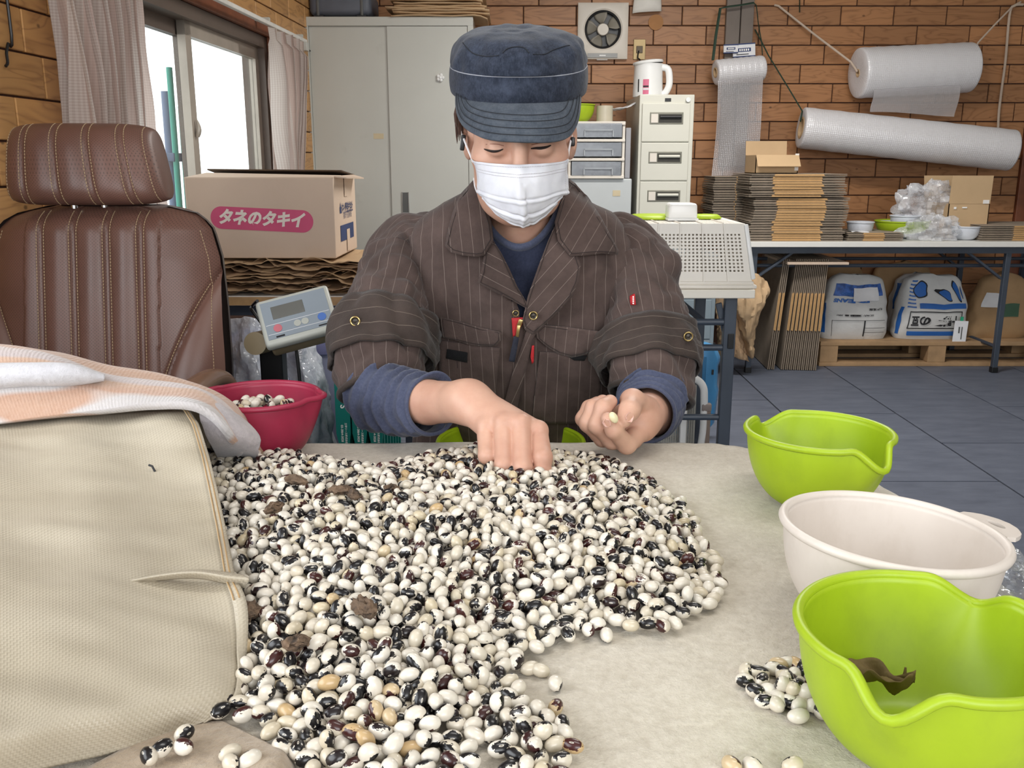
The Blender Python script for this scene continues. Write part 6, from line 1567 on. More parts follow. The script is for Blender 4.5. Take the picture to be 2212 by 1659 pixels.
OUT = [(380, 985), (450, 985), (520, 979), (600, 984), (690, 1003), (800, 1018), (880, 1001), (950, 986), (1030, 970), (1110, 980), (1200, 988), (1290, 990), (1350, 1012), (1400, 1042), (1470, 1095), (1520, 1160), (1552, 1215), (1562, 1265), (1542, 1320), (1492, 1345), (1432, 1376), (1380, 1366), (1320, 1362), (1250, 1386), (1190, 1402), (1125, 1420), (1105, 1470), (1150, 1540), (1205, 1560), (1245, 1585), (1252, 1625), (1215, 1700), (1085, 1700), (1066, 1605), (1032, 1592), (1020, 1720), (680, 1720), (575, 1590), (500, 1560), (455, 1545), (440, 1500), (430, 1250), (400, 1100)]
OP = np.array([tuple(pz(x, y, .703))[:2] for x, y in OUT])
RB = .0060; GX0, GY0 = OP.min(0) - .03; GX1, GY1 = OP.max(0) + .03; ST = .0012
nx_, ny_ = int((GX1 - GX0) / ST), int((GY1 - GY0) / ST)
gx = GX0 + (np.arange(nx_) + .5) * ST; gy = GY0 + (np.arange(ny_) + .5) * ST; XX, YY = np.meshgrid(gx, gy)
ins = np.zeros(XX.shape, bool); dist = np.full(XX.shape, 9.0)
for k in range(len(OP)):
    a, b_ = OP[k], OP[(k + 1) % len(OP)]
    with np.errstate(divide='ignore', invalid='ignore'):
        cr = ((a[1] > YY) != (b_[1] > YY)) & (XX < (b_[0] - a[0]) * (YY - a[1]) / (b_[1] - a[1]) + a[0])
    ins ^= cr; e = b_ - a; tt = np.clip(((XX - a[0]) * e[0] + (YY - a[1]) * e[1]) / (e @ e), 0, 1)
    dist = np.minimum(dist, np.hypot(XX - a[0] - tt * e[0], YY - a[1] - tt * e[1]))
def gb(cx, cy, rx, ry): return np.exp(-((XX - cx) / rx) ** 2 - ((YY - cy) / ry) ** 2)
hand = pt(1110, 1030, 1.06); lft = pz(640, 1090, .73); mid = pz(1150, 1150, .72)
Hh = .013 + .013 * gb(hand.x, 1.07, .15, .12) + .030 * gb(lft.x - .03, 1.00, .13, .17) + .016 * gb(mid.x, .90, .14, .12) + .018 * gb(-.14, .80, .10, .16)
Hh *= 1 - np.exp(-dist / .030); Hh[~ins] = 0
vy = pz(800, 1015, .71); Hh *= 1 - .45 * gb(vy.x, vy.y + .02, .05, .06)
base = np.maximum(Hh - .022, 0); Cg = .7025 + base + RB
Wn = int(2 * RB / ST) + 1; kk = np.arange(-Wn, Wn + 1) * ST; KX, KY = np.meshgrid(kk, kk); K2 = 4 * RB * RB - KX ** 2 - KY ** 2; Kz = np.where(K2 > 0, np.sqrt(np.maximum(K2, 0)), -9.0)
ok = np.argwhere(ins & (dist > .004)); rs = np.random.RandomState(4); balls = []; miss = 0
while miss < 1500 and len(balls) < 5200:
    j, i = ok[rs.randint(len(ok))]
    for _ in range(4):
        w = 4; sub = Cg[max(0, j - w):j + w + 1, max(0, i - w):i + w + 1]; dj, di = np.unravel_index(np.argmin(sub), sub.shape)
        nj, ni = max(0, j - w) + dj, max(0, i - w) + di
        if Cg[nj, ni] >= Cg[j, i] - 1e-6: break
        j, i = nj, ni
    z = Cg[j, i]
    if z > .7025 + RB + max(Hh[j, i], .001) or not ins[j, i]: miss += 1; continue
    if j < Wn or i < Wn or j >= ny_ - Wn or i >= nx_ - Wn: miss += 1; continue
    balls.append((gx[i], gy[j], z)); blk_ = Cg[j - Wn:j + Wn + 1, i - Wn:i + Wn + 1]; np.maximum(blk_, z + Kz, out=blk_); miss = 0 if rs.rand() < .2 else miss
balls = np.array(balls)
_px = np.array([px_of(p) for p in balls]); _xm = np.interp(_px[:, 1], [980, 1120, 1250, 1300, 1480, 1550], [448, 482, 505, 528, 530, 462])
balls = balls[_px[:, 0] > _xm - np.where(balls[:, 2] > .722, 4, 22)]
# those on top and nearest are single beans, the others stay one heap
topz = np.array([Cg[int((p[1] - GY0) / ST), int((p[0] - GX0) / ST)] for p in balls]); exposed = (topz - balls[:, 2]) < 2 * RB + .003
pxs = np.array([px_of(p) for p in balls]); inframe = (pxs[:, 0] > 470) & (pxs[:, 0] < 2200) & (pxs[:, 1] < 1655)
score = np.where(exposed & inframe, pxs[:, 1], -1); order = np.argsort(-score); NSING = 225
single = set(order[:NSING].tolist())
VV, LL, TT, FF = [], [], [], []; F0 = np.array([f for f in BF0 if len(f) == 4]); nvb = len(BW0); cnt = 0
for k, p in enumerate(balls):
    q = rand_quat(rb) if p[2] > .7025 + RB + .002 else lying(rb)
    if k in single:
        near = pxs[k][1] > 1500
        one_bean(p, 'white bean with a dark patch at the near end of the spilled heap', 'beans at the near end of the heap', q, sc=rb.uniform(.92, 1.08)); continue
    M3 = np.array(q.to_matrix()) * rb.uniform(.9, 1.08)
    VV.append(BW0 * BSZ @ M3.T + p); LL.append(BL0); TT.append(np.full(nvb, rb.random(), np.float32)); FF.append(F0 + cnt * nvb); cnt += 1
me = bpy.data.meshes.new('bean_heap'); me.from_pydata(np.concatenate(VV).tolist(), [], np.concatenate(FF).tolist())
a = me.attributes.new('bl', 'FLOAT_VECTOR', 'POINT'); a.data.foreach_set('vector', np.concatenate(LL).astype(np.float32).ravel())
a = me.attributes.new('bt', 'FLOAT', 'POINT'); a.data.foreach_set('value', np.concatenate(TT)); me.shade_smooth(); me.materials.append(M_BEAN)
link('bean_heap', me, None, None, label='spilled heap of white beans with black patches on the cloth', cat='beans', kind='stuff')
print('BEANS', len(balls), 'exposed', exposed.sum())
# loose beans on the cloth
def cz(x, y): return cloth_pt(x, y).z
def loose(px, py, label, group=None):
    if 'taupe' in label: p = pz(px, py, .716); return one_bean((p.x, p.y, .716), label, group, lying(rb))
    p = pz(px, py, .705); return one_bean((p.x, p.y, cz(p.x, p.y) + .0057), label, group, lying(rb))
loose(1472, 1081, 'dark bean lying alone beyond the heap towards the far lime bowl'); loose(1310, 1371, 'black and white bean lying alone just off the front of the heap')
loose(1145, 1440, 'paler bean of the touching pair in front of the heap'); loose(1168, 1446, 'darker-tipped bean of the touching pair in front of the heap')
loose(1200, 1475, 'white bean alone on the cloth above the lone black bean'); loose(1200, 1528, 'black bean alone on the open cloth')
for (x, y) in ((322, 1633), (350, 1616)): loose(x, y, 'bean of the side-by-side pair on the taupe fold', 'bean pair on the taupe fold')
for (x, y) in ((398, 1584), (396, 1612)): loose(x, y, 'bean of the upper pair on the taupe fold beside the sack', 'upper bean pair on the taupe fold')
for (x, y) in ((498, 1626), (500, 1648), (540, 1640)): loose(x, y, 'bean of the three on the taupe fold beside the heap', 'three beans on the taupe fold')
for (x, y) in ((1580, 1652), (1625, 1655), (1712, 1652)): loose(x, y, 'bean of the few at the very front edge of the cloth', 'beans at the front edge of the cloth')
SP_ = [(1612, 1447), (1608, 1470), (1640, 1452), (1648, 1470), (1632, 1490), (1658, 1492), (1652, 1516), (1680, 1432), (1668, 1440), (1700, 1432), (1690, 1450), (1718, 1430), (1730, 1438), (1745, 1436), (1716, 1455), (1740, 1452), (1705, 1470), (1725, 1475), (1752, 1462), (1684, 1486), (1706, 1490), (1730, 1492), (1754, 1484), (1680, 1508), (1676, 1522), (1706, 1512), (1735, 1510), (1752, 1505), (1768, 1498), (1725, 1522), (1758, 1520), (1775, 1530), (1728, 1546), (1696, 1462), (1718, 1500)]
for (x, y) in SP_: loose(x + rb.uniform(-3, 3), y + rb.uniform(-3, 3), 'bean in the small pile beside the near lime bowl', 'beans in the small pile')
for (x, y) in ((1700, 1465), (1725, 1480), (1690, 1478), (1740, 1490), (1712, 1485)):
    p = pz(x, y, .713); one_bean((p.x, p.y, cz(p.x, p.y) + .0140), 'bean in the small pile beside the near lime bowl', 'beans in the small pile')
# beans in the crimson bowl
for k in range(34):
    a, r_ = rb.uniform(0, 6.28), .056 * math.sqrt(rb.random()); x, y = -.347 + r_ * math.cos(a) - .004, 1.238 + r_ * math.sin(a)
    one_bean((x, y, .764 + rb.uniform(-.003, .004) + .012 * (1 - (r_ / .056) ** 2)), 'bean on top of the filling in the crimson bowl', 'beans in the crimson bowl')
mb = MB().lathe([(0, .070), (.03, .068), (.055, .058), (.062, .05), (.05, .01), (0, .006)], 36, (-.347, 1.238, .7005)); 
VV, LL, TT, FF = [], [], [], []; cnt = 0
for k in range(420):
    a, r_ = rb.uniform(0, 6.28), .060 * math.sqrt(rb.random()); x, y = -.347 + r_ * math.cos(a), 1.238 + r_ * math.sin(a)
    M3 = np.array(rand_quat(rb).to_matrix()); VV.append(BW0 * BSZ @ M3.T + np.array((x, y, .755 - rb.random() * .02))); LL.append(BL0); TT.append(np.full(nvb, rb.random(), np.float32)); FF.append(F0 + cnt * nvb); cnt += 1
me = bpy.data.meshes.new('bean_filling'); me.from_pydata(np.concatenate(VV).tolist(), [], np.concatenate(FF).tolist())
a = me.attributes.new('bl', 'FLOAT_VECTOR', 'POINT'); a.data.foreach_set('vector', np.concatenate(LL).astype(np.float32).ravel())
a = me.attributes.new('bt', 'FLOAT', 'POINT'); a.data.foreach_set('value', np.concatenate(TT)); me.shade_smooth(); me.materials.append(M_BEAN)
link('bean_filling', me, None, None, label='beans filling the crimson bowl below the top layer', cat='beans', kind='stuff')
# dried pods and husks among the beans
M_POD = plain('dried_pod', C(104, 84, 66), .85, var=.4, scale=90, bump=.8, bscale=160, dirt=(C(40, 34, 30), 110, .48, .85))
def heap_z(x, y):
    j, i = int((y - GY0) / ST), int((x - GX0) / ST)
    return Cg[j, i] - RB * .6 if 0 <= j < ny_ and 0 <= i < nx_ else .705
for (px, py, L, w, an, lab) in [(788, 1320, .028, .0095, -50, 'brown dried pod lying on the middle of the heap'), (640, 1042, .030, .007, -30, 'grey dried pod husk near the crimson bowl side of the heap'), (735, 1062, .022, .0065, 10, 'small dark husk on the heap, paired beside a longer one'), (762, 1072, .026, .007, -60, 'longer dark husk on the heap beside the small dark husk'), (592, 1102, .024, .007, 60, 'brown husk on the heap near the sack mouth'), (532, 1332, .028, .011, 75, 'mottled husk tucked against the sack mouth'), (640, 1395, .02, .008, 20, 'dark husk scrap low on the heap beside the sack'), (845, 1060, .016, .007, 0, 'grey crumpled husk on the heap behind the paired husks')]:
    p = pz(px, py, .725); z = heap_z(p.x, p.y); t = pz(px, py, z); q = Quaternion((0, 0, 1), R(an))
    mb = MB().sphere((0, 0, 0), 1.0, 20, 14); mb.v = [tuple(q @ Vector((v[0] * L / 2 * (1.1 + .3 * nz(v, 2, px)), v[1] * w * .85 * (1 + .9 * nz(v, 2.6, px) + .3 * nz(v, 7, py)), v[2] * w * .7 * (1 + .9 * nz(v, 3.1, py) + .3 * nz(v, 8, px)))) + Vector((t.x, t.y, z + w * .35))) for v in mb.v]
    mb.build('dried_pod', M_POD, None, ang=60, label=lab, cat='pod')
# ------------------------------------------------------------------ soft-body modelling: blended solids -> one surface
def smin(a, b, k):
    h = np.clip(.5 + .5 * (b - a) / k, 0, 1); return b * (1 - h) + a * h - k * h * (1 - h)
def smax(a, b, k): return -smin(-a, -b, k)
def s_cone(P, a, b, r0, r1, sq=None):
    a, b = np.array(a), np.array(b); d = b - a; t = np.clip((P - a) @ d / (d @ d), 0, 1)
    return np.linalg.norm(P - a - t[:, None] * d, axis=1) - (r0 + (r1 - r0) * t)
def s_ell(P, c, r, Rm=None):
    q = P - np.array(c)
    if Rm is not None: q = q @ np.array(Rm)
    r = np.array(r); k0 = np.linalg.norm(q / r, axis=1); k1 = np.linalg.norm(q / r ** 2, axis=1) + 1e-9
    return k0 * (k0 - 1) / k1
def surface(fn, lo, hi, h):
    """mesh of fn(P) = 0 on a regular lattice"""
    lo, hi = np.array(lo), np.array(hi); n = np.ceil((hi - lo) / h).astype(int) + 1
    ax = [lo[k] + np.arange(n[k]) * h for k in range(3)]
    G = np.stack(np.meshgrid(*ax, indexing='ij'), -1).reshape(-1, 3)
    nb = -(-n // 4); cax = [lo[k] + (np.arange(nb[k]) * 4 + 1.5) * h for k in range(3)]        # coarse pass: only cells near the skin are refined
    Fc = fn(np.stack(np.meshgrid(*cax, indexing='ij'), -1).reshape(-1, 3)).reshape(nb)
    F = np.repeat(np.repeat(np.repeat(Fc, 4, 0), 4, 1), 4, 2)[:n[0], :n[1], :n[2]].ravel().copy()
    near = np.flatnonzero(np.abs(F) < 7 * h)
    for i in range(0, len(near), 300000): F[near[i:i + 300000]] = fn(G[near[i:i + 300000]])
    F = F.reshape(n)
    s = F < 0; c = np.zeros(tuple(n - 1), np.int8)
    for i in (0, 1):
        for j in (0, 1):
            for k in (0, 1): c += s[i:n[0] - 1 + i, j:n[1] - 1 + j, k:n[2] - 1 + k]
    act = (c > 0) & (c < 8); idx = -np.ones(act.shape, np.int64); I = np.argwhere(act); idx[act] = np.arange(len(I))
    acc = np.zeros((len(I), 3)); cnt = np.zeros(len(I)); cor = [(i, j, k) for i in (0, 1) for j in (0, 1) for k in (0, 1)]
    for a in cor:
        for axd in range(3):
            if a[axd]: continue
            b = list(a); b[axd] = 1
            fa = F[I[:, 0] + a[0], I[:, 1] + a[1], I[:, 2] + a[2]]; fb = F[I[:, 0] + b[0], I[:, 1] + b[1], I[:, 2] + b[2]]
            m = (fa < 0) != (fb < 0); t = np.where(m, fa / np.where(m, fa - fb, 1), 0)
            p = np.tile(np.array(a, float), (len(I), 1)); p[:, axd] += t; acc += p * m[:, None]; cnt += m
    V = lo + (I + acc / cnt[:, None]) * h; fs = []
    for axd in range(3):
        o = [x for x in range(3) if x != axd]
        sl0 = [slice(None)] * 3; sl1 = [slice(None)] * 3; sl0[axd] = slice(0, -1); sl1[axd] = slice(1, None)
        m = s[tuple(sl0)] != s[tuple(sl1)]; E = np.argwhere(m); E = E[(E[:, o[0]] > 0) & (E[:, o[1]] > 0) & (E[:, o[0]] < n[o[0]] - 1) & (E[:, o[1]] < n[o[1]] - 1)]
        def cell(d0, d1):
            q = E.copy(); q[:, o[0]] -= d0; q[:, o[1]] -= d1; return idx[q[:, 0], q[:, 1], q[:, 2]]
        q = np.stack([cell(1, 1), cell(0, 1), cell(0, 0), cell(1, 0)], 1)
        flip = s[tuple(E.T)] if axd != 1 else ~s[tuple(E.T)]
        q[~flip] = q[~flip][:, ::-1]; fs.append(q)
    return V, np.concatenate(fs)

# ------------------------------------------------------------------ the seated person
PX = .012
person = thing('person', 'person in brown pinstripe work jacket, denim cap and white mask sorting beans', 'person', (PX, 1.62, 0))
def skin_mat():
    n = NT('skin'); o = n.tex(); f = n.noise(o, 28, 4, .6); g = n.noise(o, 9, 3, .5)
    c = n.ramp(n.math('ADD', n.math('MULTIPLY', f, .5), n.math('MULTIPLY', g, .5)), [(.35, C(188, 142, 122)), (.65, C(206, 164, 142))])
    n.set(col=c, rough=.48, spec=.4, sss=.12); n.b.inputs['Subsurface Radius'].default_value = (.010, .004, .002)
    n.bump(n.math('ADD', n.noise(o, 420, 2), n.math('MULTIPLY', n.noise(o, 120, 3), .6)), .10, .0012); return n.m
M_SKIN = skin_mat()
T3 = lambda l: [tuple(pt(a, b, y)) for a, b, y in l]
Hc = Vector((PX, 1.487, 1.132)); HR = Matrix.Rotation(R(18), 3, 'X'); HRt = np.array(HR)
def hw(x, y, z): return Hc + HR @ Vector((x, y, z))
def head_sdf(P):
    L = (P - np.array(Hc)) @ HRt
    d = s_ell(L, (0, .014, .052), (.077, .095, .088)); d = smin(d, s_ell(L, (0, -.034, -.022), (.069, .062, .086)), .03)
    d = smin(d, s_ell(L, (0, -.052, -.086), (.044, .042, .032)), .03)
    for s in (-1, 1):
        d = smin(d, s_ell(L, (s * .046, -.058, -.008), (.026, .026, .022)), .02)
        d = smin(d, s_ell(L, (s * .042, -.022, -.065), (.020, .038, .036)), .03)
        d = smax(d, -s_ell(L, (s * .032, -.106, .014), (.021, .016, .011)), .012)
        d = smin(d, s_ell(L, (s * .0325, -.0795, .012), (.0170, .0165, .0130)), .005)
    d = smin(d, s_cone(L, (-.042, -.078, .036), (.042, -.078, .036), .011, .011), .018)
    d = smin(d, s_cone(L, (0, -.092, .026), (0, -.114, -.022), .0095, .0130), .010)
    d = smin(d, s_ell(L, (0, -.114, -.026), (.017, .014, .011)), .008)
    for s in (-1, 1):
        Rm = Matrix.Rotation(R(-s * 20), 3, 'Z') @ Matrix.Rotation(R(10), 3, 'X')
        e = s_ell(L, (s * .080, .010, -.002), (.0085, .021, .033), Rm); e = smax(e, -s_ell(L, (s * .089, .004, .004), (.008, .011, .018), Rm), .005)
        d = smin(d, e, .006)
    nb = np.array(Hc) * 0; a = (np.array((PX, 1.60, .935)) - np.array(Hc)) @ HRt
    d = smin(d, s_cone(L, (0, .030, -.045), a, .049, .054), .03)
    return smin(d, s_ell(L, tuple(a), (.10, .045, .045)), .03)
parts_v, parts_f, off = [], [], 0
def addpart(V, F):
    global off
    parts_v.append(V); parts_f.append(F + off); off += len(V)
addpart(*surface(head_sdf, (PX - .15, 1.33, .90), (PX + .15, 1.68, 1.29), .0024))
def finger(P, chain, k=.004):
    d = None
    for (a, ra), (b, rb_) in zip(chain, chain[1:]):
        e = s_cone(P, a, b, ra, rb_); d = e if d is None else smin(d, e, k)
    return d
def J(px, py, Y, r_): return (tuple(pt(px, py, Y)), r_)
# the hand that picks: back of the hand up, fingers curled down into the beans
RH = dict(pinky=[J(1049, 926, 1.138, .0118), J(1052, 984, 1.100, .0108), J(1060, 992, 1.122, .0095)],
          ring=[J(1087, 918, 1.128, .0124), J(1088, 1004, 1.082, .0112), J(1096, 1018, 1.108, .010)],
          middle=[J(1126, 918, 1.123, .0124), J(1129, 1010, 1.074, .0114), J(1134, 1028, 1.098, .0102)],
          index=[J(1163, 932, 1.126, .0120), J(1173, 988, 1.082, .0114), J(1171, 1024, 1.078, .0108), J(1168, 1050, 1.086, .0092)])
RW = J(1012, 868, 1.196, .026)
def rhand(P):
    d = s_cone(P, RW[0], pt(925, 869, 1.262), .0265, .0310); d = smin(d, s_cone(P, pt(925, 869, 1.262), pt(850, 860, 1.345), .0310, .034), .006)
    pal = None
    for nme, fr in (('pinky', .1), ('ring', .35), ('middle', .6), ('index', .85)):
        m = RH[nme][0]; st = Vector(RW[0]) + (Vector(RH['index'][0][0]) - Vector(RH['pinky'][0][0])) * (fr - .5) * .30
        e = s_cone(P, st, m[0], .0205, m[1] * 1.08); pal = e if pal is None else smin(pal, e, .012)
    d = smin(d, pal, .022)
    for nme in ('pinky', 'ring', 'middle', 'index'):
        d = smin(d, finger(P, RH[nme]), .0022)
        d = smin(d, s_ell(P, tuple(Vector(RH[nme][0][0]) + Vector((0, -.004, .006))), (.009, .009, .008)), .008)
    th = [J(1060, 920, 1.176, .018), J(1105, 968, 1.145, .0138), J(1138, 1004, 1.118, .0118), J(1156, 1030, 1.104, .010)]
    return smin(d, finger(P, th), .006)
A_ = [RW[0], pt(850, 860, 1.345)] + [j[0] for f in RH.values() for j in f]; lo = np.min([tuple(a) for a in A_], 0) - .05; hi = np.max([tuple(a) for a in A_], 0) + .05
addpart(*surface(rhand, lo, hi, .0018))
# the hand that holds: loose fist turned up, thumb pressing a bean to the index finger
LW = J(1396, 893, 1.278, .0265)
LH = dict(thumb=[J(1392, 884, 1.258, .0205), J(1366, 866, 1.228, .0162), J(1360, 886, 1.198, .0138), J(1347, 908, 1.184, .0104)],
          index=[J(1388, 926, 1.236, .0150), J(1354, 960, 1.198, .0128), J(1326, 930, 1.177, .0108), J(1312, 905, 1.174, .0090)],
          middle=[J(1366, 948, 1.240, .0150), J(1322, 950, 1.206, .0128), J(1291, 918, 1.194, .0122), J(1303, 880, 1.202, .0112), J(1318, 868, 1.215, .010)],
          ring=[J(1350, 952, 1.254, .0148), J(1302, 946, 1.220, .0122), J(1270, 914, 1.208, .0118), J(1282, 880, 1.216, .0108), J(1302, 868, 1.228, .010)],
          pinky=[J(1338, 946, 1.266, .0138), J(1292, 938, 1.236, .0108), J(1260, 905, 1.226, .0104), J(1272, 880, 1.234, .0095), J(1290, 870, 1.244, .009)])
def lhand(P):
    d = s_cone(P, LW[0], pt(1406, 888, 1.36), .0262, .034); d = smin(d, s_cone(P, pt(1406, 888, 1.36), pt(1410, 860, 1.43), .034, .040), .02)
    d = smin(d, s_ell(P, tuple(pt(1372, 908, 1.252)), (.036, .034, .029)), .018)
    d = smin(d, s_cone(P, LW[0], LH['index'][0][0], .023, .0165), .012)
    for nme in ('pinky', 'ring', 'middle', 'index'): d = smin(d, finger(P, LH[nme], .005), .0020)
    return smin(d, finger(P, LH['thumb'], .006), .0026)
A_ = [LW[0], pt(1410, 860, 1.43)] + [j[0] for f in LH.values() for j in f]; lo = np.min([tuple(a) for a in A_], 0) - .045; hi = np.max([tuple(a) for a in A_], 0) + .045
addpart(*surface(lhand, lo, hi, .0018))
# arms and trunk under the clothes
core = MB()
core.tube([(PX, 1.66, .46), (PX, 1.64, .62), (PX, 1.63, .80), (PX, 1.61, .93), (PX, 1.59, 1.0)], [.12, .11, .12, .11, .05], 24)
core.tube(T3([(925, 560, 1.61), (860, 620, 1.56), (815, 790, 1.43), (850, 860, 1.345)]), [.03, .036, .034, .033], 16)
core.tube(T3([(1310, 560, 1.61), (1378, 620, 1.57), (1405, 800, 1.46), (1408, 865, 1.42)]), [.03, .036, .034, .033], 16)
cv = np.array(core.v); cf = [f for f in core.f]
V = np.concatenate(parts_v + [cv]); F = np.concatenate(parts_f).tolist() + [tuple(i + off for i in f) for f in cf]
body = MB().add(V.tolist(), F).build('body', M_SKIN, person, ang=180)
sm = body.modifiers.new('soften', 'SMOOTH'); sm.factor = .5; sm.iterations = 1
# fingernails
M_NAIL = plain('fingernail', C(222, 178, 164), .25, var=.03)
def nail(c, d, nrm, L, w):
    c = Vector(c); F_ = frame(c, nrm.cross(d), d); P = []
    for j in range(7):
        v = j / 6 - .5; ww = w * (1 - .25 * max(0, -v) * 2) * math.sqrt(max(.05, 1 - (max(0, abs(v) - .3) / .22) ** 2))
        P.append([F_ @ Vector((ww * u, L * v, .0022 - .0042 * u * u * 4 * .25 - .0006 * v * v)) for u in np.linspace(-1, 1, 9)])
    MB().grid(P).build('fingernail', M_NAIL, body, solid=.0006, ang=180)
tp = Vector(LH['thumb'][3][0]); tq = Vector(LH['thumb'][2][0]); dth = (tp - tq).normalized(); nrm = Vector((.45, -.80, .35)); nrm = (nrm - dth * nrm.dot(dth)).normalized()
nail(tp + nrm * .0098 - dth * .002, dth, nrm, .0135, .0062)
tp = Vector(LH['index'][3][0]); tq = Vector(LH['index'][2][0]); dth = (tp - tq).normalized(); nrm = Vector((-.35, -.9, .1)); nrm = (nrm - dth * nrm.dot(dth)).normalized()
nail(tp + nrm * .0084 - dth * .001, dth, nrm, .0115, .0052)
# lashes and lid lines
M_LASH = plain('dark_lash', C(34, 24, 22), .6)
def face_pt(px, py, offs=.0006):
    """point of the face surface behind a photograph point"""
    d = Vector(ray(px, py)).normalized(); t = 1.36
    o = np.array((0, 0, CAM_H)); dv = np.array(d)
    for _ in range(60):
        f = head_sdf((o + dv * t)[None])[0]
        if f < .0003: break
        t += f * .8
    return Vector(o + dv * (t - offs))
for pts_, rad in (([(1046, 322), (1055, 325), (1066, 327), (1077, 326), (1087, 322)], .0020), ([(1147, 321), (1158, 320), (1168, 320), (1180, 318), (1190, 314)], .0024)):
    P = [face_pt(*q) for q in pts_]; MB().tube(cat_rom([tuple(p) for p in P], 20), [rad * (.35 + .65 * math.sin(math.pi * k / 19)) for k in range(20)], 6).build('eyelash_line', M_LASH, body)
for pts_ in ([(1050, 312), (1062, 311), (1076, 312), (1088, 315)], [(1148, 313), (1162, 310), (1178, 308), (1190, 306)]):
    P = [face_pt(*q, offs=-.0002) for q in pts_]; MB().tube(cat_rom([tuple(p) for p in P], 16), .0007, 5).build('lid_crease', plain('lid_crease', C(150, 100, 82), .6), body)
# hair below the cap
M_HAIR = plain('brown_hair', C(74, 50, 40), .55, var=.25, scale=60); hm = MB(); rh = random.Random(17)
for k in range(260):
    s = -1 if k % 2 else 1; a = rh.uniform(-.30, 1.35) if s < 0 else rh.uniform(.55, 1.35)
    x = s * .080 * math.cos(a) * 1.0; y = .02 + .088 * math.sin(a); z0 = .070
    L = rh.uniform(.045, .080) * (1.25 if a > .5 else 1); o1 = rh.uniform(.002, .012)
    p = [hw(x * 1.02 + s * .002, y, z0), hw(x * 1.06 + s * (.003 + o1), y + rh.uniform(-.004, .004), z0 - L * .5), hw(x * 1.05 + s * (.002 + o1 * 1.2), y + rh.uniform(-.008, .004), z0 - L)]
    hm.tube(cat_rom([tuple(q) for q in p], 6), [.0030, .0028, .0026, .0020, .0013, .0004], 5)
hm.build('hair', M_HAIR, person, kind='stuff')
# ------------------------------------------------------------------ cap
def denim(name, a, b, c_):
    n = NT(name); o = n.tex(); f = n.noise(o, 22, 5, .7); g = n.noise(o, 300, 2, .6); w = n.noise(n.mapping(o, (1, 1, .25)), 700, 2, .5)
    c = n.ramp(f, [(.30, a), (.55, b), (.78, c_)]); c = n.mix(n.math('MULTIPLY', n.ramp(n.noise(o, 55, 5, .75), [(.45, (0, 0, 0, 1)), (.7, (1, 1, 1, 1))]), .55), c, c_)
    c = n.mix(n.math('MULTIPLY', n.ramp(n.noise(n.mapping(o, (1, 1, .35)), 420, 3, .7), [(.45, (0, 0, 0, 1)), (.75, (1, 1, 1, 1))]), .5), c, c_)
    n.set(col=c, rough=.9, spec=.15, sheen=.15); n.bump(n.math('ADD', g, w), .35, .0015); return n.m
M_DENIM = denim('washed_navy_denim', C(26, 30, 41), C(39, 45, 58), C(68, 75, 91)); M_DENIMB = denim('washed_grey_denim', C(52, 58, 68), C(66, 73, 83), C(88, 94, 102))
Cc = Vector((PX - .002, 1.492, 1.216)); CR = Matrix.Rotation(R(14), 3, 'X')
def cw(x, y, z): return Cc + CR @ Vector((x, y, z))
capr = [(-.010, .101, .114), (-.006, .104, .117), (.004, .1055, .119), (.016, .1055, .119), (.0275, .1045, .118), (.029, .1030, .1165), (.0305, .1035, .1175), (.041, .1020, .117), (.051, .0990, .115), (.060, .0945, .111), (.067, .0875, .104), (.0725, .0775, .094), (.0767, .063, .079), (.0795, .045, .057), (.081, .027, .034), (.082, .012, .015), (.0822, .001, .001)]
CRs = cat_rom(capr, 90); P = []
for j, (z, a, b) in enumerate(CRs):
    row = []
    for i in range(128):
        an = 2 * math.pi * i / 128; c, s = math.cos(an), math.sin(an); e = .86
        x = math.copysign(abs(c) ** e, c) * a; y = math.copysign(abs(s) ** e, s) * b
        q = Vector((x, y, z)); w = 0
        if z > .030:
            w += .0065 * nz(q, 20, 3) + .0035 * nz(q, 42, 8)
            w -= .006 * math.exp(-(((x + .052) / .022) ** 2 + ((y + .085) / .04) ** 2 + ((z - .062) / .014) ** 2)) + .006 * math.exp(-(((x - .055) / .022) ** 2 + ((y + .085) / .04) ** 2 + ((z - .066) / .014) ** 2))
            w += .004 * math.exp(-((x / .025) ** 2 + ((y + .10) / .04) ** 2 + ((z - .05) / .02) ** 2))
        else: w += .0012 * nz(q, 30, 5)
        nr = Vector((x / max(a, .01), y / max(b, .01), .2 + (1.5 if z > .08 else 0))).normalized()
        row.append(cw(*(q + nr * w)))
    P.append(row)
cap = thing('cap', 'x', 'cap', Cc); del cap['label']; del cap['category']; cap.parent = person; cap.matrix_parent_inverse = wm(person).inverted()
kb = next(j for j, r_ in enumerate(CRs) if r_[0] > .029)
MB().grid(P[kb:], closeu=True).build('crown', M_DENIM, cap, ang=180); MB().grid(P[:kb + 1], closeu=True).build('band', M_DENIM, cap, ang=180, solid=.002, soff=-1)
M_STL = plain('pale_stitch', C(150, 152, 160), .8); M_STD = plain('dark_stitch', C(24, 27, 34), .8)
MB().tube([p + (p - Vector((Cc.x, Cc.y, p.z))).normalized() * .0006 for p in P[kb]], .0007, 5, closed=True).build('band_stitch', M_STL, cap)
def capline(xz, name, mat, rad=.0007):
    pts_ = []
    for (px, py) in xz:       # ray against the crown lattice
        best = None
        for row in P[kb:]:
            for p in row[64:]:
                u, v, f_ = px_of(p); dd = (u - px) ** 2 + (v - py) ** 2 + (0 if p.y < Cc.y else 9e9)
                if best is None or dd < best[0]: best = (dd, p)
        pts_.append(best[1] + Vector((0, -.0008, .0004)))
    MB().tube(cat_rom([tuple(p) for p in pts_], 30), rad, 6).build(name, mat, cap)
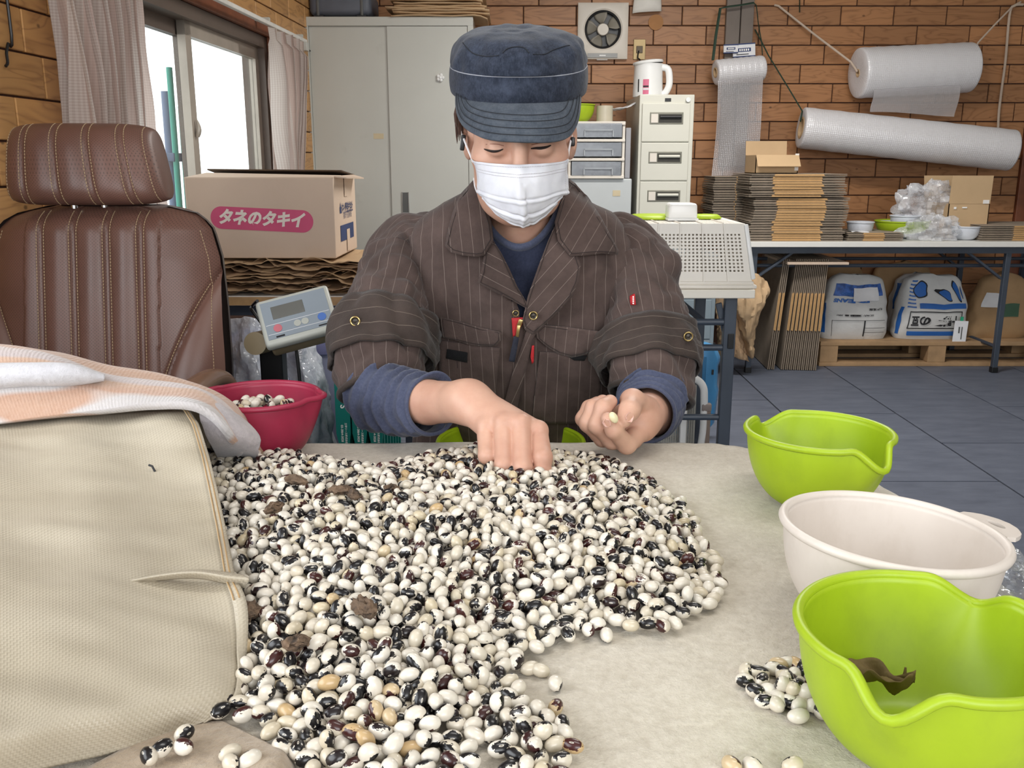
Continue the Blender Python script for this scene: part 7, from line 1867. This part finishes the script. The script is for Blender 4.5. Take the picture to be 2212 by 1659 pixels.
capline([(1000, 94), (1012, 106), (1024, 117), (1040, 121), (1060, 122), (1078, 121)], 'panel_seam', M_STD)
capline([(1088, 117), (1096, 107), (1112, 103), (1128, 105), (1138, 115)], 'panel_seam', M_STD)
capline([(1150, 119), (1175, 117), (1195, 108), (1215, 102), (1230, 98)], 'panel_seam', M_STD)
# visor
vo = T3([(984, 192, 1.462), (983, 222, 1.436), (988, 252, 1.410), (1004, 277, 1.388), (1035, 295, 1.363), (1070, 303, 1.350), (1112, 306, 1.346), (1155, 307, 1.346), (1195, 306, 1.354), (1228, 297, 1.372), (1246, 272, 1.394), (1254, 240, 1.42), (1257, 188, 1.465)])
vi = T3([(986, 186, 1.462), (990, 190, 1.452), (998, 194, 1.440), (1012, 199, 1.425), (1036, 206, 1.408), (1070, 212, 1.394), (1112, 216, 1.387), (1155, 216, 1.388), (1190, 211, 1.398), (1218, 204, 1.415), (1238, 197, 1.436), (1250, 190, 1.452), (1256, 183, 1.466)])
A = surf([vi, [tuple((Vector(a) + Vector(b)) / 2 + Vector((0, -.007, .006))) for a, b in zip(vi, vo)], vo], 80, 24)
VG = A; MB().grid([[Vector(p) for p in r] for r in A]).build('visor', M_DENIMB, cap, solid=.004, soff=1, ang=180)
for q_, fr in enumerate((.50, .62, .74, .86)):
    i0 = 15 - 4 * q_; P_ = []
    for k in range(61):
        i = lerp(i0, 79 - i0, k / 60); e = min(1, min(k, 60 - k) / 13); v = 23 * fr * (1 - (1 - e) ** 3); ia, ja = int(i), int(v)
        P_.append(Vector(VG[ja, ia]).lerp(Vector(VG[ja, min(79, ia + 1)]), i - ia) * (1 - (v - ja)) + Vector(VG[min(23, ja + 1), ia]).lerp(Vector(VG[min(23, ja + 1), min(79, ia + 1)]), i - ia) * (v - ja) + Vector((0, -.0042, .0016)))
    MB().tube(P_, .0006, 5).build('visor_stitch', M_STD, cap)
# ------------------------------------------------------------------ mask
def mask_mat():
    n = NT('white_mask'); o = n.tex(); f = n.noise(o, 40, 3, .6)
    n.set(col=n.ramp(f, [(.3, C(214, 213, 220)), (.7, C(226, 225, 230))]), rough=.8, spec=.2, sss=.05); n.bump(n.noise(o, 900, 2), .15, .0006); return n.m
M_MASK = mask_mat(); M_MDOT = plain('mask_emboss', C(176, 172, 176), .8)
mk = thing('face_mask', 'x', 'mask', pt(1125, 420, 1.37)); del mk['label']; del mk['category']; mk.parent = person; mk.matrix_parent_inverse = wm(person).inverted()
rowsM = [T3([(1019, 344, 1.424), (1030, 349, 1.406), (1065, 353, 1.380), (1097, 355, 1.370), (1118, 356, 1.366), (1140, 355, 1.369), (1180, 353, 1.380), (1218, 348, 1.408), (1227, 343, 1.424)]),
         T3([(1026, 362, 1.426), (1040, 368, 1.403), (1070, 374, 1.377), (1100, 377, 1.361), (1118, 378, 1.353), (1138, 377, 1.361), (1175, 374, 1.374), (1214, 366, 1.406), (1225, 362, 1.426)]),
         T3([(1030, 388, 1.428), (1045, 394, 1.398), (1075, 400, 1.370), (1102, 403, 1.351), (1120, 404, 1.341), (1140, 403, 1.353), (1172, 400, 1.372), (1210, 392, 1.402), (1227, 388, 1.428)]),
         T3([(1032, 414, 1.430), (1048, 420, 1.396), (1080, 427, 1.368), (1106, 430, 1.351), (1124, 431, 1.343), (1144, 430, 1.353), (1172, 427, 1.372), (1206, 418, 1.402), (1228, 416, 1.430)]),
         T3([(1040, 424, 1.424), (1056, 438, 1.392), (1086, 450, 1.372), (1110, 455, 1.357), (1128, 457, 1.351), (1146, 455, 1.359), (1170, 449, 1.376), (1200, 434, 1.400), (1218, 422, 1.424)]),
         T3([(1050, 436, 1.422), (1068, 456, 1.394), (1092, 471, 1.378), (1112, 478, 1.370), (1130, 480, 1.366), (1148, 477, 1.372), (1168, 468, 1.384), (1190, 452, 1.402), (1206, 434, 1.422)]),
         T3([(1056, 444, 1.430), (1076, 464, 1.404), (1098, 479, 1.394), (1114, 487, 1.384), (1132, 488, 1.382), (1148, 486, 1.386), (1164, 476, 1.390), (1182, 462, 1.410), (1198, 444, 1.430)])]
A = surf(rowsM, 90, 70); N = grid_normals(A); sg = -1 if N[35, 45][1] > 0 else 1
for j in range(70):
    for i in range(90):
        u = i / 89; v = j / 69; p = A[j, i]; w = .0014 * nz(p, 60, 4)
        for (pv, amp) in ((.46, .0024), (.68, .0026), (.86, .0022)):
            cv_ = pv + .05 * (1 - (2 * u - 1) ** 2); w -= amp * math.exp(-((v - cv_) / .014) ** 2) * (.4 + .6 * (1 - (2 * u - 1) ** 2)); w += amp * .6 * math.exp(-((v - cv_ - .04) / .02) ** 2)
        w += .0026 * math.exp(-((u - .5 - .04 * (v - .5)) / .05) ** 2) * math.sin(math.pi * min(1, max(0, v - .15) / .8)) + .0022 * math.exp(-((u - .64 + .16 * v) / .03) ** 2) * (v > .3) - .002 * math.exp(-((u - .57 - .04 * v) / .03) ** 2) * (v > .3)
        A[j, i] = p + N[j, i] * sg * w
MKG = A; MB().grid([[Vector(p) for p in r] for r in A]).build('mask_sheet', M_MASK, mk, solid=.0012, soff=0, ang=180)
def dots(row, i0, i1, rad=.0006, gap=.0026):
    A_ = np.array(row)[i0:i1]; L = np.concatenate([[0], np.cumsum(np.linalg.norm(np.diff(A_, axis=0), axis=1))]); s = 0; m = MB()
    while s + .0012 < L[-1]:
        q = [[np.interp(s + t_, L, A_[:, k]) for k in range(3)] for t_ in (0, .0012)]; m.tube([Vector(x) + Vector((0, -.0010, 0)) for x in q], rad, 5); s += gap
    return m
for j0, a, b in ((4, 4, 86), (11, 4, 86), (14, 5, 85)): dots(MKG[j0], a, b).build('embossed_line', M_MDOT, mk, kind='stuff')
for ii in (3, 5, 84, 86): dots(MKG[8:46, ii], 0, 38).build('embossed_line', M_MDOT, mk, kind='stuff')
M_LOOP = plain('white_elastic', C(236, 234, 236), .7)
MB().tube(cat_rom(T3([(1022, 350, 1.424), (1012, 326, 1.452), (1002, 300, 1.47), (998, 285, 1.50)]), 16), .0016, 6).build('ear_loop', M_LOOP, mk)
MB().tube(cat_rom(T3([(1226, 350, 1.424), (1228, 330, 1.452), (1232, 308, 1.47), (1236, 288, 1.50)]), 16), .0016, 6).build('ear_loop', M_LOOP, mk)
MB().tube(cat_rom(T3([(1031, 416, 1.430), (1026, 402, 1.462), (1024, 385, 1.48)]), 12), .0014, 6).build('ear_loop', M_LOOP, mk)
# earphones
MB().box(pt(1000, 308, 1.474), (.007, .010, .024), Matrix.Rotation(R(8), 3, 'Y')).build('earphone', M_BLACK, person, bevel=.002)
MB().box(pt(1237, 306, 1.478), (.007, .010, .014)).build('earphone', M_BLACK, person, bevel=.002)
# ------------------------------------------------------------------ clothes
def pin_mat(name, base, line, pitch=.0185, wid=.045):
    n = NT(name); u = n.tex('UV'); o = n.tex(); s = n.sep(u)
    f = n.noise(o, 14, 4, .65); g = n.noise(o, 500, 2, .6)
    d = tuple(x * .72 for x in base[:3]) + (1,); l = tuple(x * 1.35 for x in base[:3]) + (1,)
    c = n.ramp(f, [(.3, d), (.7, l)])
    fr = n.math('FRACT', n.math('DIVIDE', s[0], pitch)); st = n.math('LESS_THAN', n.math('ABSOLUTE', n.math('SUBTRACT', fr, .5)), wid / 2)
    c = n.mix(n.math('MULTIPLY', st, .5), c, line)
    n.set(col=c, rough=.88, spec=.15, sheen=.12); n.bump(n.math('ADD', n.math('MULTIPLY', n.noise(o, 60, 4, .6), 1.5), g), .35, .002); return n.m
M_PIN = pin_mat('brown_pinstripe', C(77, 64, 60), C(146, 132, 124)); M_PIND = pin_mat('dark_brown_pinstripe', C(60, 51, 47), C(126, 114, 104))
def knit(name, a, b):
    n = NT(name); o = n.tex(); f = n.noise(o, 260, 3, .7); g = n.noise(o, 18, 3)
    n.set(col=n.ramp(n.math('ADD', n.math('MULTIPLY', f, .6), n.math('MULTIPLY', g, .4)), [(.3, a), (.7, b)]), rough=.92, spec=.1, sheen=.2); n.bump(f, .3, .001); return n.m
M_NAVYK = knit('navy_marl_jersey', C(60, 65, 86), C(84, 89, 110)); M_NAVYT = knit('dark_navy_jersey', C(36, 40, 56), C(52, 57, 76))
RINGS = [(.42, 1.68, .20, .150), (.55, 1.66, .19, .135), (.64, 1.65, .185, .130), (.72, 1.64, .190, .130), (.80, 1.625, .200, .130), (.88, 1.612, .210, .126), (.93, 1.606, .214, .118), (.97, 1.603, .205, .104), (.995, 1.600, .182, .092), (1.018, 1.597, .150, .082), (1.038, 1.592, .112, .074), (1.055, 1.588, .086, .070)]
RT_ = np.array(RINGS)
def ring_at(z): return [np.interp(z, RT_[:, 0], RT_[:, k]) for k in (1, 2, 3)]
EX = 2.5
def front_y(x, z):
    cy, a, b = ring_at(z); q = min(.999, abs((x - PX) / a)); return cy - b * (1 - q ** EX) ** (1 / EX)
def fold(x, z):      # broad drapes of the jacket front
    return .009 * nz((x * 1.3, 0, z * .55), 17, 2) + .006 * math.sin((x - PX) * 46 + 3 * math.sin(z * 9)) * (.3 + .7 * max(0, min(1, (.90 - z) / .2))) + .003 * nz((x, 1, z), 38, 6)
def on_front(px, py, off=.003, drape=True):
    Y = 1.50
    for _ in range(9):
        p = pt(px, py, Y); Y = front_y(p.x, p.z) - off - (fold(p.x, p.z) if drape else 0)
    return pt(px, py, Y)
M_SEAM = plain('jacket_seam', C(44, 35, 33), .9)
jk = thing('jacket', 'x', 'jacket', (PX, 1.62, .5)); del jk['label']; del jk['category']; jk.parent = person; jk.matrix_parent_inverse = wm(person).inverted()
NA, NZ = 200, 120; P, U = [], []
for j in range(NZ + 1):
    z = lerp(.42, 1.055, j / NZ); cy, a, b = ring_at(z); row, ru = [], []
    for i in range(NA):
        an = 2 * math.pi * i / NA; c, s = math.cos(an), math.sin(an); e = 2 / EX
        x = math.copysign(abs(c) ** e, c) * a; y = math.copysign(abs(s) ** e, s) * b
        p = Vector((PX + x, cy + y, z)); nr = Vector((x / a, y / b, 0)).normalized(); w = fold(p.x, z) if s < 0 else .004 * nz(p, 12, 3)
        row.append(p + nr * w); ru.append((x * 1.0 if abs(c) < .96 else x + .3 * (p.y - cy), z))
    P.append(row); U.append(ru)
vs = [p for r in P for p in r]; fs = []
VL = [(1033, 425), (1129, 692)]; VR = [(1226, 425), (1129, 692)]
for j in range(NZ):
    for i in range(NA):
        k = (j * NA + i, j * NA + (i + 1) % NA, (j + 1) * NA + (i + 1) % NA, (j + 1) * NA + i); c = sum((vs[q] for q in k), Vector()) / 4
        if c.y < 1.60:
            u, v, _ = px_of(c)
            if v < 692:
                tL = (v - 425) / 267; xl = lerp(1033, 1129, tL); xr = lerp(1226, 1129, tL)
                if xl < u < xr: continue
        fs.append(k)
used = {q for f_ in fs for q in f_}
for q in used:                       # pull the cut edge onto a clean V line
    p = vs[q]
    if p.y < 1.60:
        u, v, _ = px_of(p)
        if 425 < v < 692:
            tL = (v - 425) / 267; xl = lerp(1033, 1129, tL); xr = lerp(1226, 1129, tL)
            if xl < u < xr: vs[q] = pt(xl if u - xl < xr - u else xr, v, p.y)
MB().add(vs, fs, [u for r in U for u in r]).build('jacket_body', M_PIN, jk, ang=180, solid=.0025, soff=-1)
def psheet(name, outline, mat, off, parent=jk, ang=0.0, solid=.0025, step=9, drape=True, fn=None, seam_in=0):
    ca, sa = math.cos(R(ang)), math.sin(R(ang)); sc_ = .00078
    o = sheet(outline, fn or (lambda a, b: on_front(a, b, off, drape)), step, name, mat, parent, solid=solid, soff=0)
    uvl = o.data.uv_layers[0].data
    A_ = np.empty(len(uvl) * 2, np.float32); uvl.foreach_get('uv', A_); A_ = A_.reshape(-1, 2) * sc_
    B_ = np.stack([A_[:, 0] * ca + A_[:, 1] * sa, A_[:, 1] * ca - A_[:, 0] * sa], 1); uvl.foreach_set('uv', B_.astype(np.float32).ravel())
    if seam_in:
        cx = sum(p[0] for p in outline) / len(outline); cy = sum(p[1] for p in outline) / len(outline); f_ = fn or (lambda a, b: on_front(a, b, off, drape))
        Q = [(p[0] + (cx - p[0]) * seam_in / math.hypot(cx - p[0], cy - p[1]), p[1] + (cy - p[1]) * seam_in / math.hypot(cx - p[0], cy - p[1])) for p in outline]
        MB().tube([f_(*q) + Vector((0, -.0022, 0)) for q in Q], .0006, 5, closed=True).build('edge_stitch', M_SEAM, o)
    return o
# T-shirt
tee = thing('tee_shirt', 'x', 'shirt', (PX, 1.6, .6)); del tee['label']; del tee['category']; tee.parent = person; tee.matrix_parent_inverse = wm(person).inverted()
def tee_p(an, v):
    c, s = math.cos(an), math.sin(an); f = max(0, -s); zt = lerp(1.052, .965, f ** 1.6) ; z = lerp(.55, zt, v)
    cy, a, b = ring_at(z); k = .925 if z > .93 else .875; e = 2 / EX
    x = math.copysign(abs(c) ** e, c) * a * k; y = math.copysign(abs(s) ** e, s) * b * k
    if v > .86:    # draw in to the neck
        t = ((v - .86) / .14) ** 1.5; x = lerp(x, c * .074, t); yn = 1.578 - cy + s * .072; y = lerp(y, yn, t)
    return Vector((PX + x, cy + y + .0025 * nz((x, z, 0), 30, 3), z))
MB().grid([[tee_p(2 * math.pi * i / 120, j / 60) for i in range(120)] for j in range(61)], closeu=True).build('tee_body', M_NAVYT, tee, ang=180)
MB().tube([tee_p(2 * math.pi * i / 120, 1.0) for i in range(120)], .0055, 8, closed=True, flat=1.6).build('neck_rib', M_NAVYK, tee, ang=180)
# collar and lapels (outlines read off the photograph, laid on the chest)
def bulged(base, ctr, amt, rad=95): return lambda a, b: on_front(a, b, base + amt * math.exp(-(((a - ctr[0]) ** 2 + (b - ctr[1]) ** 2) / rad ** 2)), False)
psheet('collar', [(1026, 386), (1012, 402), (992, 424), (978, 460), (966, 505), (962, 532), (975, 545), (1000, 552), (1032, 555), (1046, 552), (1066, 520), (1062, 480), (1048, 440)], M_PIN, 0, ang=-6, fn=bulged(.016, (1010, 480), .012), seam_in=7)
psheet('collar', [(1224, 384), (1242, 396), (1268, 424), (1295, 465), (1318, 508), (1335, 540), (1334, 550), (1300, 548), (1262, 552), (1232, 554), (1205, 520), (1198, 480), (1212, 435)], M_PIN, 0, ang=30, fn=bulged(.016, (1270, 480), .012), seam_in=7)
psheet('lapel', [(1048, 540), (1040, 585), (1032, 610), (1068, 630), (1105, 648), (1130, 662), (1141, 668), (1136, 650), (1118, 620), (1100, 580), (1082, 545), (1062, 515)], M_PIN, 0, ang=-62, fn=bulged(.010, (1060, 590), .010), seam_in=6)
psheet('lapel', [(1206, 470), (1244, 545), (1254, 572), (1250, 605), (1236, 640), (1205, 675), (1172, 705), (1150, 722), (1134, 712), (1128, 694), (1140, 640), (1163, 575), (1184, 520)], M_PIN, 0, ang=42, fn=bulged(.010, (1215, 600), .010), seam_in=6)
# front placket strip, zip, snaps, tabs
psheet('placket', [(1158, 664), (1176, 690), (1150, 735), (1138, 790), (1122, 860), (1108, 925), (1104, 962), (1076, 962), (1082, 900), (1100, 830), (1122, 760), (1138, 712)], M_PIN, .009, ang=24, drape=False)
M_BRASS = plain('brass', C(190, 166, 110), .28, metal=.9, var=.05); M_REDT = plain('red_tab', C(170, 30, 36), .7, var=.1); M_NVT = plain('navy_tab', C(32, 34, 48), .8); M_DK = plain('snap_dark', C(58, 52, 46), .4, metal=.4)
def snap(px, py, r_, off=.013, fn=None, parent=jk):
    c = (fn or (lambda a, b: on_front(a, b, off, False)))(px, py); Mx = Matrix.Rotation(R(90), 3, 'X')
    t = MB().tube([c + Vector((r_ * math.cos(a), 0, r_ * math.sin(a))) for a in np.linspace(0, 2 * math.pi, 28, endpoint=False)], r_ * .20, 8, closed=True).build('snap_ring', M_BRASS, parent)
    MB().lathe([(0, .0), (r_ * .55, -.001), (r_ * .95, .001)], 20, M=Mx, c=c).build('snap_socket', M_DK, t)
snap(1152, 682, .0062, .021); snap(1114, 677, .0046, .012)
psheet('red_backing', [(1105, 687), (1135, 685), (1128, 700), (1118, 722), (1108, 728)], M_REDT, .008, drape=False, step=6)
MB().beam(on_front(1126, 690, .013, False), on_front(1120, 706, .013, False), .007, .004, (0, 1, 0)).build('zip_slider', M_BRASS, jk, bevel=.001)
MB().beam(on_front(1121, 703, .015, False), on_front(1117, 728, .016, False), .0055, .002, (0, 1, 0)).build('zip_pull', M_BRASS, jk, bevel=.0008)
psheet('pull_tab', [(1110, 726), (1121, 730), (1112, 782), (1099, 780)], M_NVT, .018, drape=False, step=6)
psheet('red_tag', [(1149, 747), (1154, 746), (1153, 782), (1149, 786), (1146, 770)], M_REDT, .010, drape=False, step=5)
# chest pockets
psheet('pocket_flap', [(952, 686), (990, 694), (1040, 708), (1083, 718), (1082, 735), (1072, 747), (1040, 748), (1010, 744), (985, 735), (955, 728)], M_PIN, .010, ang=-10, seam_in=5)
psheet('pocket_flap', [(1172, 702), (1220, 706), (1308, 718), (1309, 752), (1285, 757), (1255, 768), (1235, 772), (1205, 764), (1180, 748), (1160, 730), (1158, 715)], M_PIN, .010, ang=6, seam_in=5)
psheet('pocket', [(948, 735), (1080, 752), (1072, 840), (1066, 900), (1000, 905), (950, 860)], M_PIN, .005, ang=-4)
psheet('pocket', [(1166, 760), (1300, 765), (1298, 850), (1290, 915), (1180, 915), (1150, 900)], M_PIN, .005, ang=3)
psheet('velcro_patch', [(966, 754), (1010, 762), (1009, 783), (964, 774)], plain('black_velcro', C(14, 14, 18), 1.0, bump=.4, bscale=500), .0085)
psheet('velcro_patch', [(1228, 770), (1268, 768), (1262, 779), (1240, 778)], plain('black_velcro_strip', C(16, 16, 18), 1.0), .0075)
def seam(l, off=.004, drape=True, rad=.0011): MB().tube(cat_rom([tuple(on_front(a, b, off, drape)) for a, b in l], 36), rad, 5).build('seam', M_SEAM, jk)
for l in ([(948, 690), (1000, 700), (1080, 724)], [(1160, 708), (1230, 712), (1308, 724)], [(985, 750), (990, 830), (985, 900)], [(1040, 752), (1036, 830), (1030, 900)], [(1195, 775), (1200, 840), (1190, 915)], [(1270, 772), (1272, 850), (1262, 915)]): seam(l)
# hem at the waist
# sleeves
def sleeve(name, path, mat, seed, parent, n=72, m=90, amp=.006, uvang=0, ringf=0, end_in=0, flat=1.0, solid=.0025):
    C_ = cat_rom([tuple(pt(a, b, y)) + (r_,) for a, b, y, r_ in path], m); P, U = [], []; prev = None; L = 0
    for j in range(m):
        p = Vector(C_[j, :3]); r_ = C_[j, 3]; a = Vector(C_[max(0, j - 1), :3]); b = Vector(C_[min(m - 1, j + 1), :3]); t = (b - a).normalized()
        x = (Vector((1, 0, 0)) if prev is None else prev); x = (x - t * x.dot(t)).normalized(); y = t.cross(x); prev = x
        if j: L += (p - Vector(C_[j - 1, :3])).length
        row, ru = [], []
        for i in range(n):
            an = 2 * math.pi * i / n; v = j / (m - 1)
            f = abs(nz((math.cos(an) * 1.1, math.sin(an) * 1.1, L * 16 + .8 * math.cos(an + 1)), 1.25, seed)); g = nz((math.cos(an), math.sin(an), L * 30), 1.8, seed + 5)
            w = (amp * (1.6 * f - .5) + amp * .5 * g) * min(1, (1 - v) / .12 + .1)
            if ringf: w += ringf * max(0, math.sin(L * 210 + 1.6 * math.cos(an - .6) + 2.2 * nz((math.cos(an), math.sin(an), L * 8), 1, seed))) ** 3 * (.35 + .65 * (math.cos(an - 2.0) > -.2))
            row.append(p + (x * math.cos(an) + y * math.sin(an) * flat) * (r_ + w)); ru.append((an * .072 + uvang * L, L))
        P.append(row); U.append(ru)
    MB().grid(P, closeu=True, uv=U).build(name, mat, parent, ang=180, solid=solid, soff=-1); return P
SR = [(985, 525, 1.605, .036), (935, 518, 1.605, .046), (892, 530, 1.605, .057), (868, 562, 1.592, .063), (856, 590, 1.57, .067), (842, 650, 1.525, .071), (830, 700, 1.485, .074), (822, 745, 1.455, .076), (820, 790, 1.432, .074), (822, 826, 1.415, .071), (824, 838, 1.41, .066)]
SL = [(1250, 530, 1.605, .036), (1300, 522, 1.605, .046), (1342, 534, 1.605, .057), (1366, 566, 1.595, .063), (1378, 600, 1.575, .068), (1388, 660, 1.54, .071), (1398, 710, 1.51, .074), (1404, 760, 1.485, .076), (1408, 805, 1.462, .074), (1408, 842, 1.445, .071), (1406, 855, 1.44, .066)]
PR = sleeve('sleeve', SR, M_PIN, 3, jk, amp=.012); PL = sleeve('sleeve', SL, M_PIN, 11, jk, amp=.012)
for PU in (PR, PL): MB().tube(PU[-1], .0055, 8, closed=True).build('rolled_edge', M_PIND, jk, ang=180)
# turned-up cuffs with a brass snap
def cuff(P, j0, j1, grow, seed, snapi, sp, flare):
    n = len(P[0]); Q, U = [], []; c0 = sum(P[j0], Vector()) / n
    for k in range(13):
        t = k / 12; j = lerp(j0, j1, t); ja = int(j); fr = j - ja; row, ru = [], []
        cen = sum(P[ja], Vector()) / n
        for i in range(n):
            p = P[ja][i].lerp(P[min(ja + 1, len(P) - 1)][i], fr); d = (p - cen); d.normalize()
            an = 2 * math.pi * i / n; w = grow + .003 * nz((math.cos(an), math.sin(an), t), 2, seed) + flare(an, t)
            row.append(p + d * w); ru.append((t * .075, an * .07))
        Q.append(row); U.append(ru)
    MB().grid(Q, closeu=True, uv=U).build('cuff', M_PIND, jk, ang=180, solid=.004, soff=0); return Q
QR = cuff(PR, 53, 70, .007, 3, 0, 0, lambda an, t: .014 * max(0, math.cos(an - math.pi)) ** 3 * (1 - .3 * t)); QL = cuff(PL, 55, 71, .007, 8, 0, 0, lambda an, t: .014 * max(0, math.cos(an)) ** 3 * (1 - .3 * t))
def nearest(Q, px, py):
    best = None
    for r_ in Q:
        for p in r_:
            u, v, f_ = px_of(p); d = (u - px) ** 2 + (v - py) ** 2
            if d < 150 and (best is None or f_ < best[0]): best = (f_, p)
            elif best is None or (best[0] > 8 and d < best[2]): best = (9 + d * 1e-6, p, d)
    return best[1]
def snap_on(Q, px, py, r_): 
    p = nearest(Q, px, py); snap(0, 0, r_, fn=lambda a, b: pt(px, py, p.y) + Vector((0, -.004, 0)))
snap_on(QR, 768, 693, .0068); snap_on(QL, 1486, 726, .0066)
# red sleeve tag and arm pocket
def on_sleeve(P_, off=.003):
    pr = [(px_of(p), p) for r_ in P_ for p in r_]
    def f(a, b):
        best = min(pr, key=lambda q: (q[0][0] - a) ** 2 + (q[0][1] - b) ** 2 + 3000 * max(0, q[0][2] - 1.545))
        return pt(a, b, best[1].y - off)
    return f
fL = on_sleeve([[p for p in r_ if p.y < 1.60] for r_ in PL[20:60]], .005)
psheet('red_sleeve_tag', [(1361, 640), (1371, 635), (1374, 658), (1362, 659)], M_REDT, 0, fn=fL, step=5)
for k in range(4):
    c = fL(1367.5, 641 + k * 4.6) + Vector((0, -.0022, 0)); MB().box(c, (.0022, .0006, .0022)).build('tag_lettering', M_WINK, jk, smooth=False)
# jersey undersleeves
UR = [(822, 765, 1.44, .044), (819, 800, 1.428, .042), (816, 834, 1.405, .045), (828, 862, 1.368, .051), (870, 872, 1.325, .047), (905, 876, 1.288, .0425), (932, 876, 1.262, .0405)]
UL = [(1408, 800, 1.462, .044), (1408, 835, 1.438, .047), (1410, 865, 1.402, .051), (1406, 884, 1.362, .047), (1400, 892, 1.325, .043), (1396, 895, 1.308, .0415)]
for PU in (sleeve('undersleeve', UR, M_NAVYK, 21, tee, amp=.003, ringf=.0085, m=130), sleeve('undersleeve', UL, M_NAVYK, 27, tee, amp=.003, ringf=.0075, m=120)):
    MB().tube(PU[-1], .0028, 8, closed=True).build('undersleeve_hem', M_NAVYK, tee, ang=180)
# trousers, shoes, stool (below the table)
tr = thing('trousers', 'x', 'trousers', (PX, 1.6, .4)); del tr['label']; del tr['category']; tr.parent = person; tr.matrix_parent_inverse = wm(person).inverted()
for s in (-1, 1):
    MB().tube(cat_rom([(PX + s * .09, 1.68, .475), (PX + s * .10, 1.55, .47), (PX + s * .125, 1.36, .455), (PX + s * .14, 1.22, .445), (PX + s * .145, 1.165, .40), (PX + s * .145, 1.17, .25), (PX + s * .145, 1.19, .08)], 40), list(np.interp(np.linspace(0, 1, 40), [0, .3, .6, .7, 1], [.085, .078, .066, .062, .055])), 24).build('trouser_leg', M_PIN, tr, ang=180)
    MB().tube(cat_rom([(PX + s * .145, 1.24, .05), (PX + s * .145, 1.18, .055), (PX + s * .15, 1.08, .04), (PX + s * .15, 1.0, .03)], 14), [.035] + [.044] * 10 + [.04, .032, .02], 16, flat=.8).build('shoe', M_BLACK, tr, ang=180)
st = thing('stool', 'round stool with steel legs carrying the seated person', 'stool', (PX, 1.68, 0))
MB().lathe([(0, 0), (.16, 0), (.175, .012), (.175, .028), (.16, .04), (0, .042)], 36, (PX, 1.69, .352)).build('seat', M_BLACK, st)
for a in (45, 135, 225, 315): MB().cyl((PX + .19 * math.cos(R(a)), 1.69 + .19 * math.sin(R(a)), 0), (PX + .11 * math.cos(R(a)), 1.69 + .11 * math.sin(R(a)), .355), .011, n=10).build('leg', M_LEG, st)
# the beans in his fingers
CREAMB = bean_mesh('bean', .5); CREAMB.materials.clear(); CREAMB.materials.append(plain('cream_bean', C(226, 216, 176), .35, var=.05))
fb = pt(1325, 902, 1.168); o = one_bean(fb, 'plain cream bean pinched between the person\'s thumb and finger', None, Quaternion((0, 1, 0), R(60)) @ Quaternion((1, 0, 0), R(160)), sc=1.0, mesh=CREAMB)
fb = pt(1338, 921, 1.182); one_bean(fb, 'cream bean half hidden under the person\'s thumb', None, Quaternion((0, 1, 0), R(20)) @ Quaternion((1, 0, 0), R(170)), sc=.95, mesh=CREAMB)
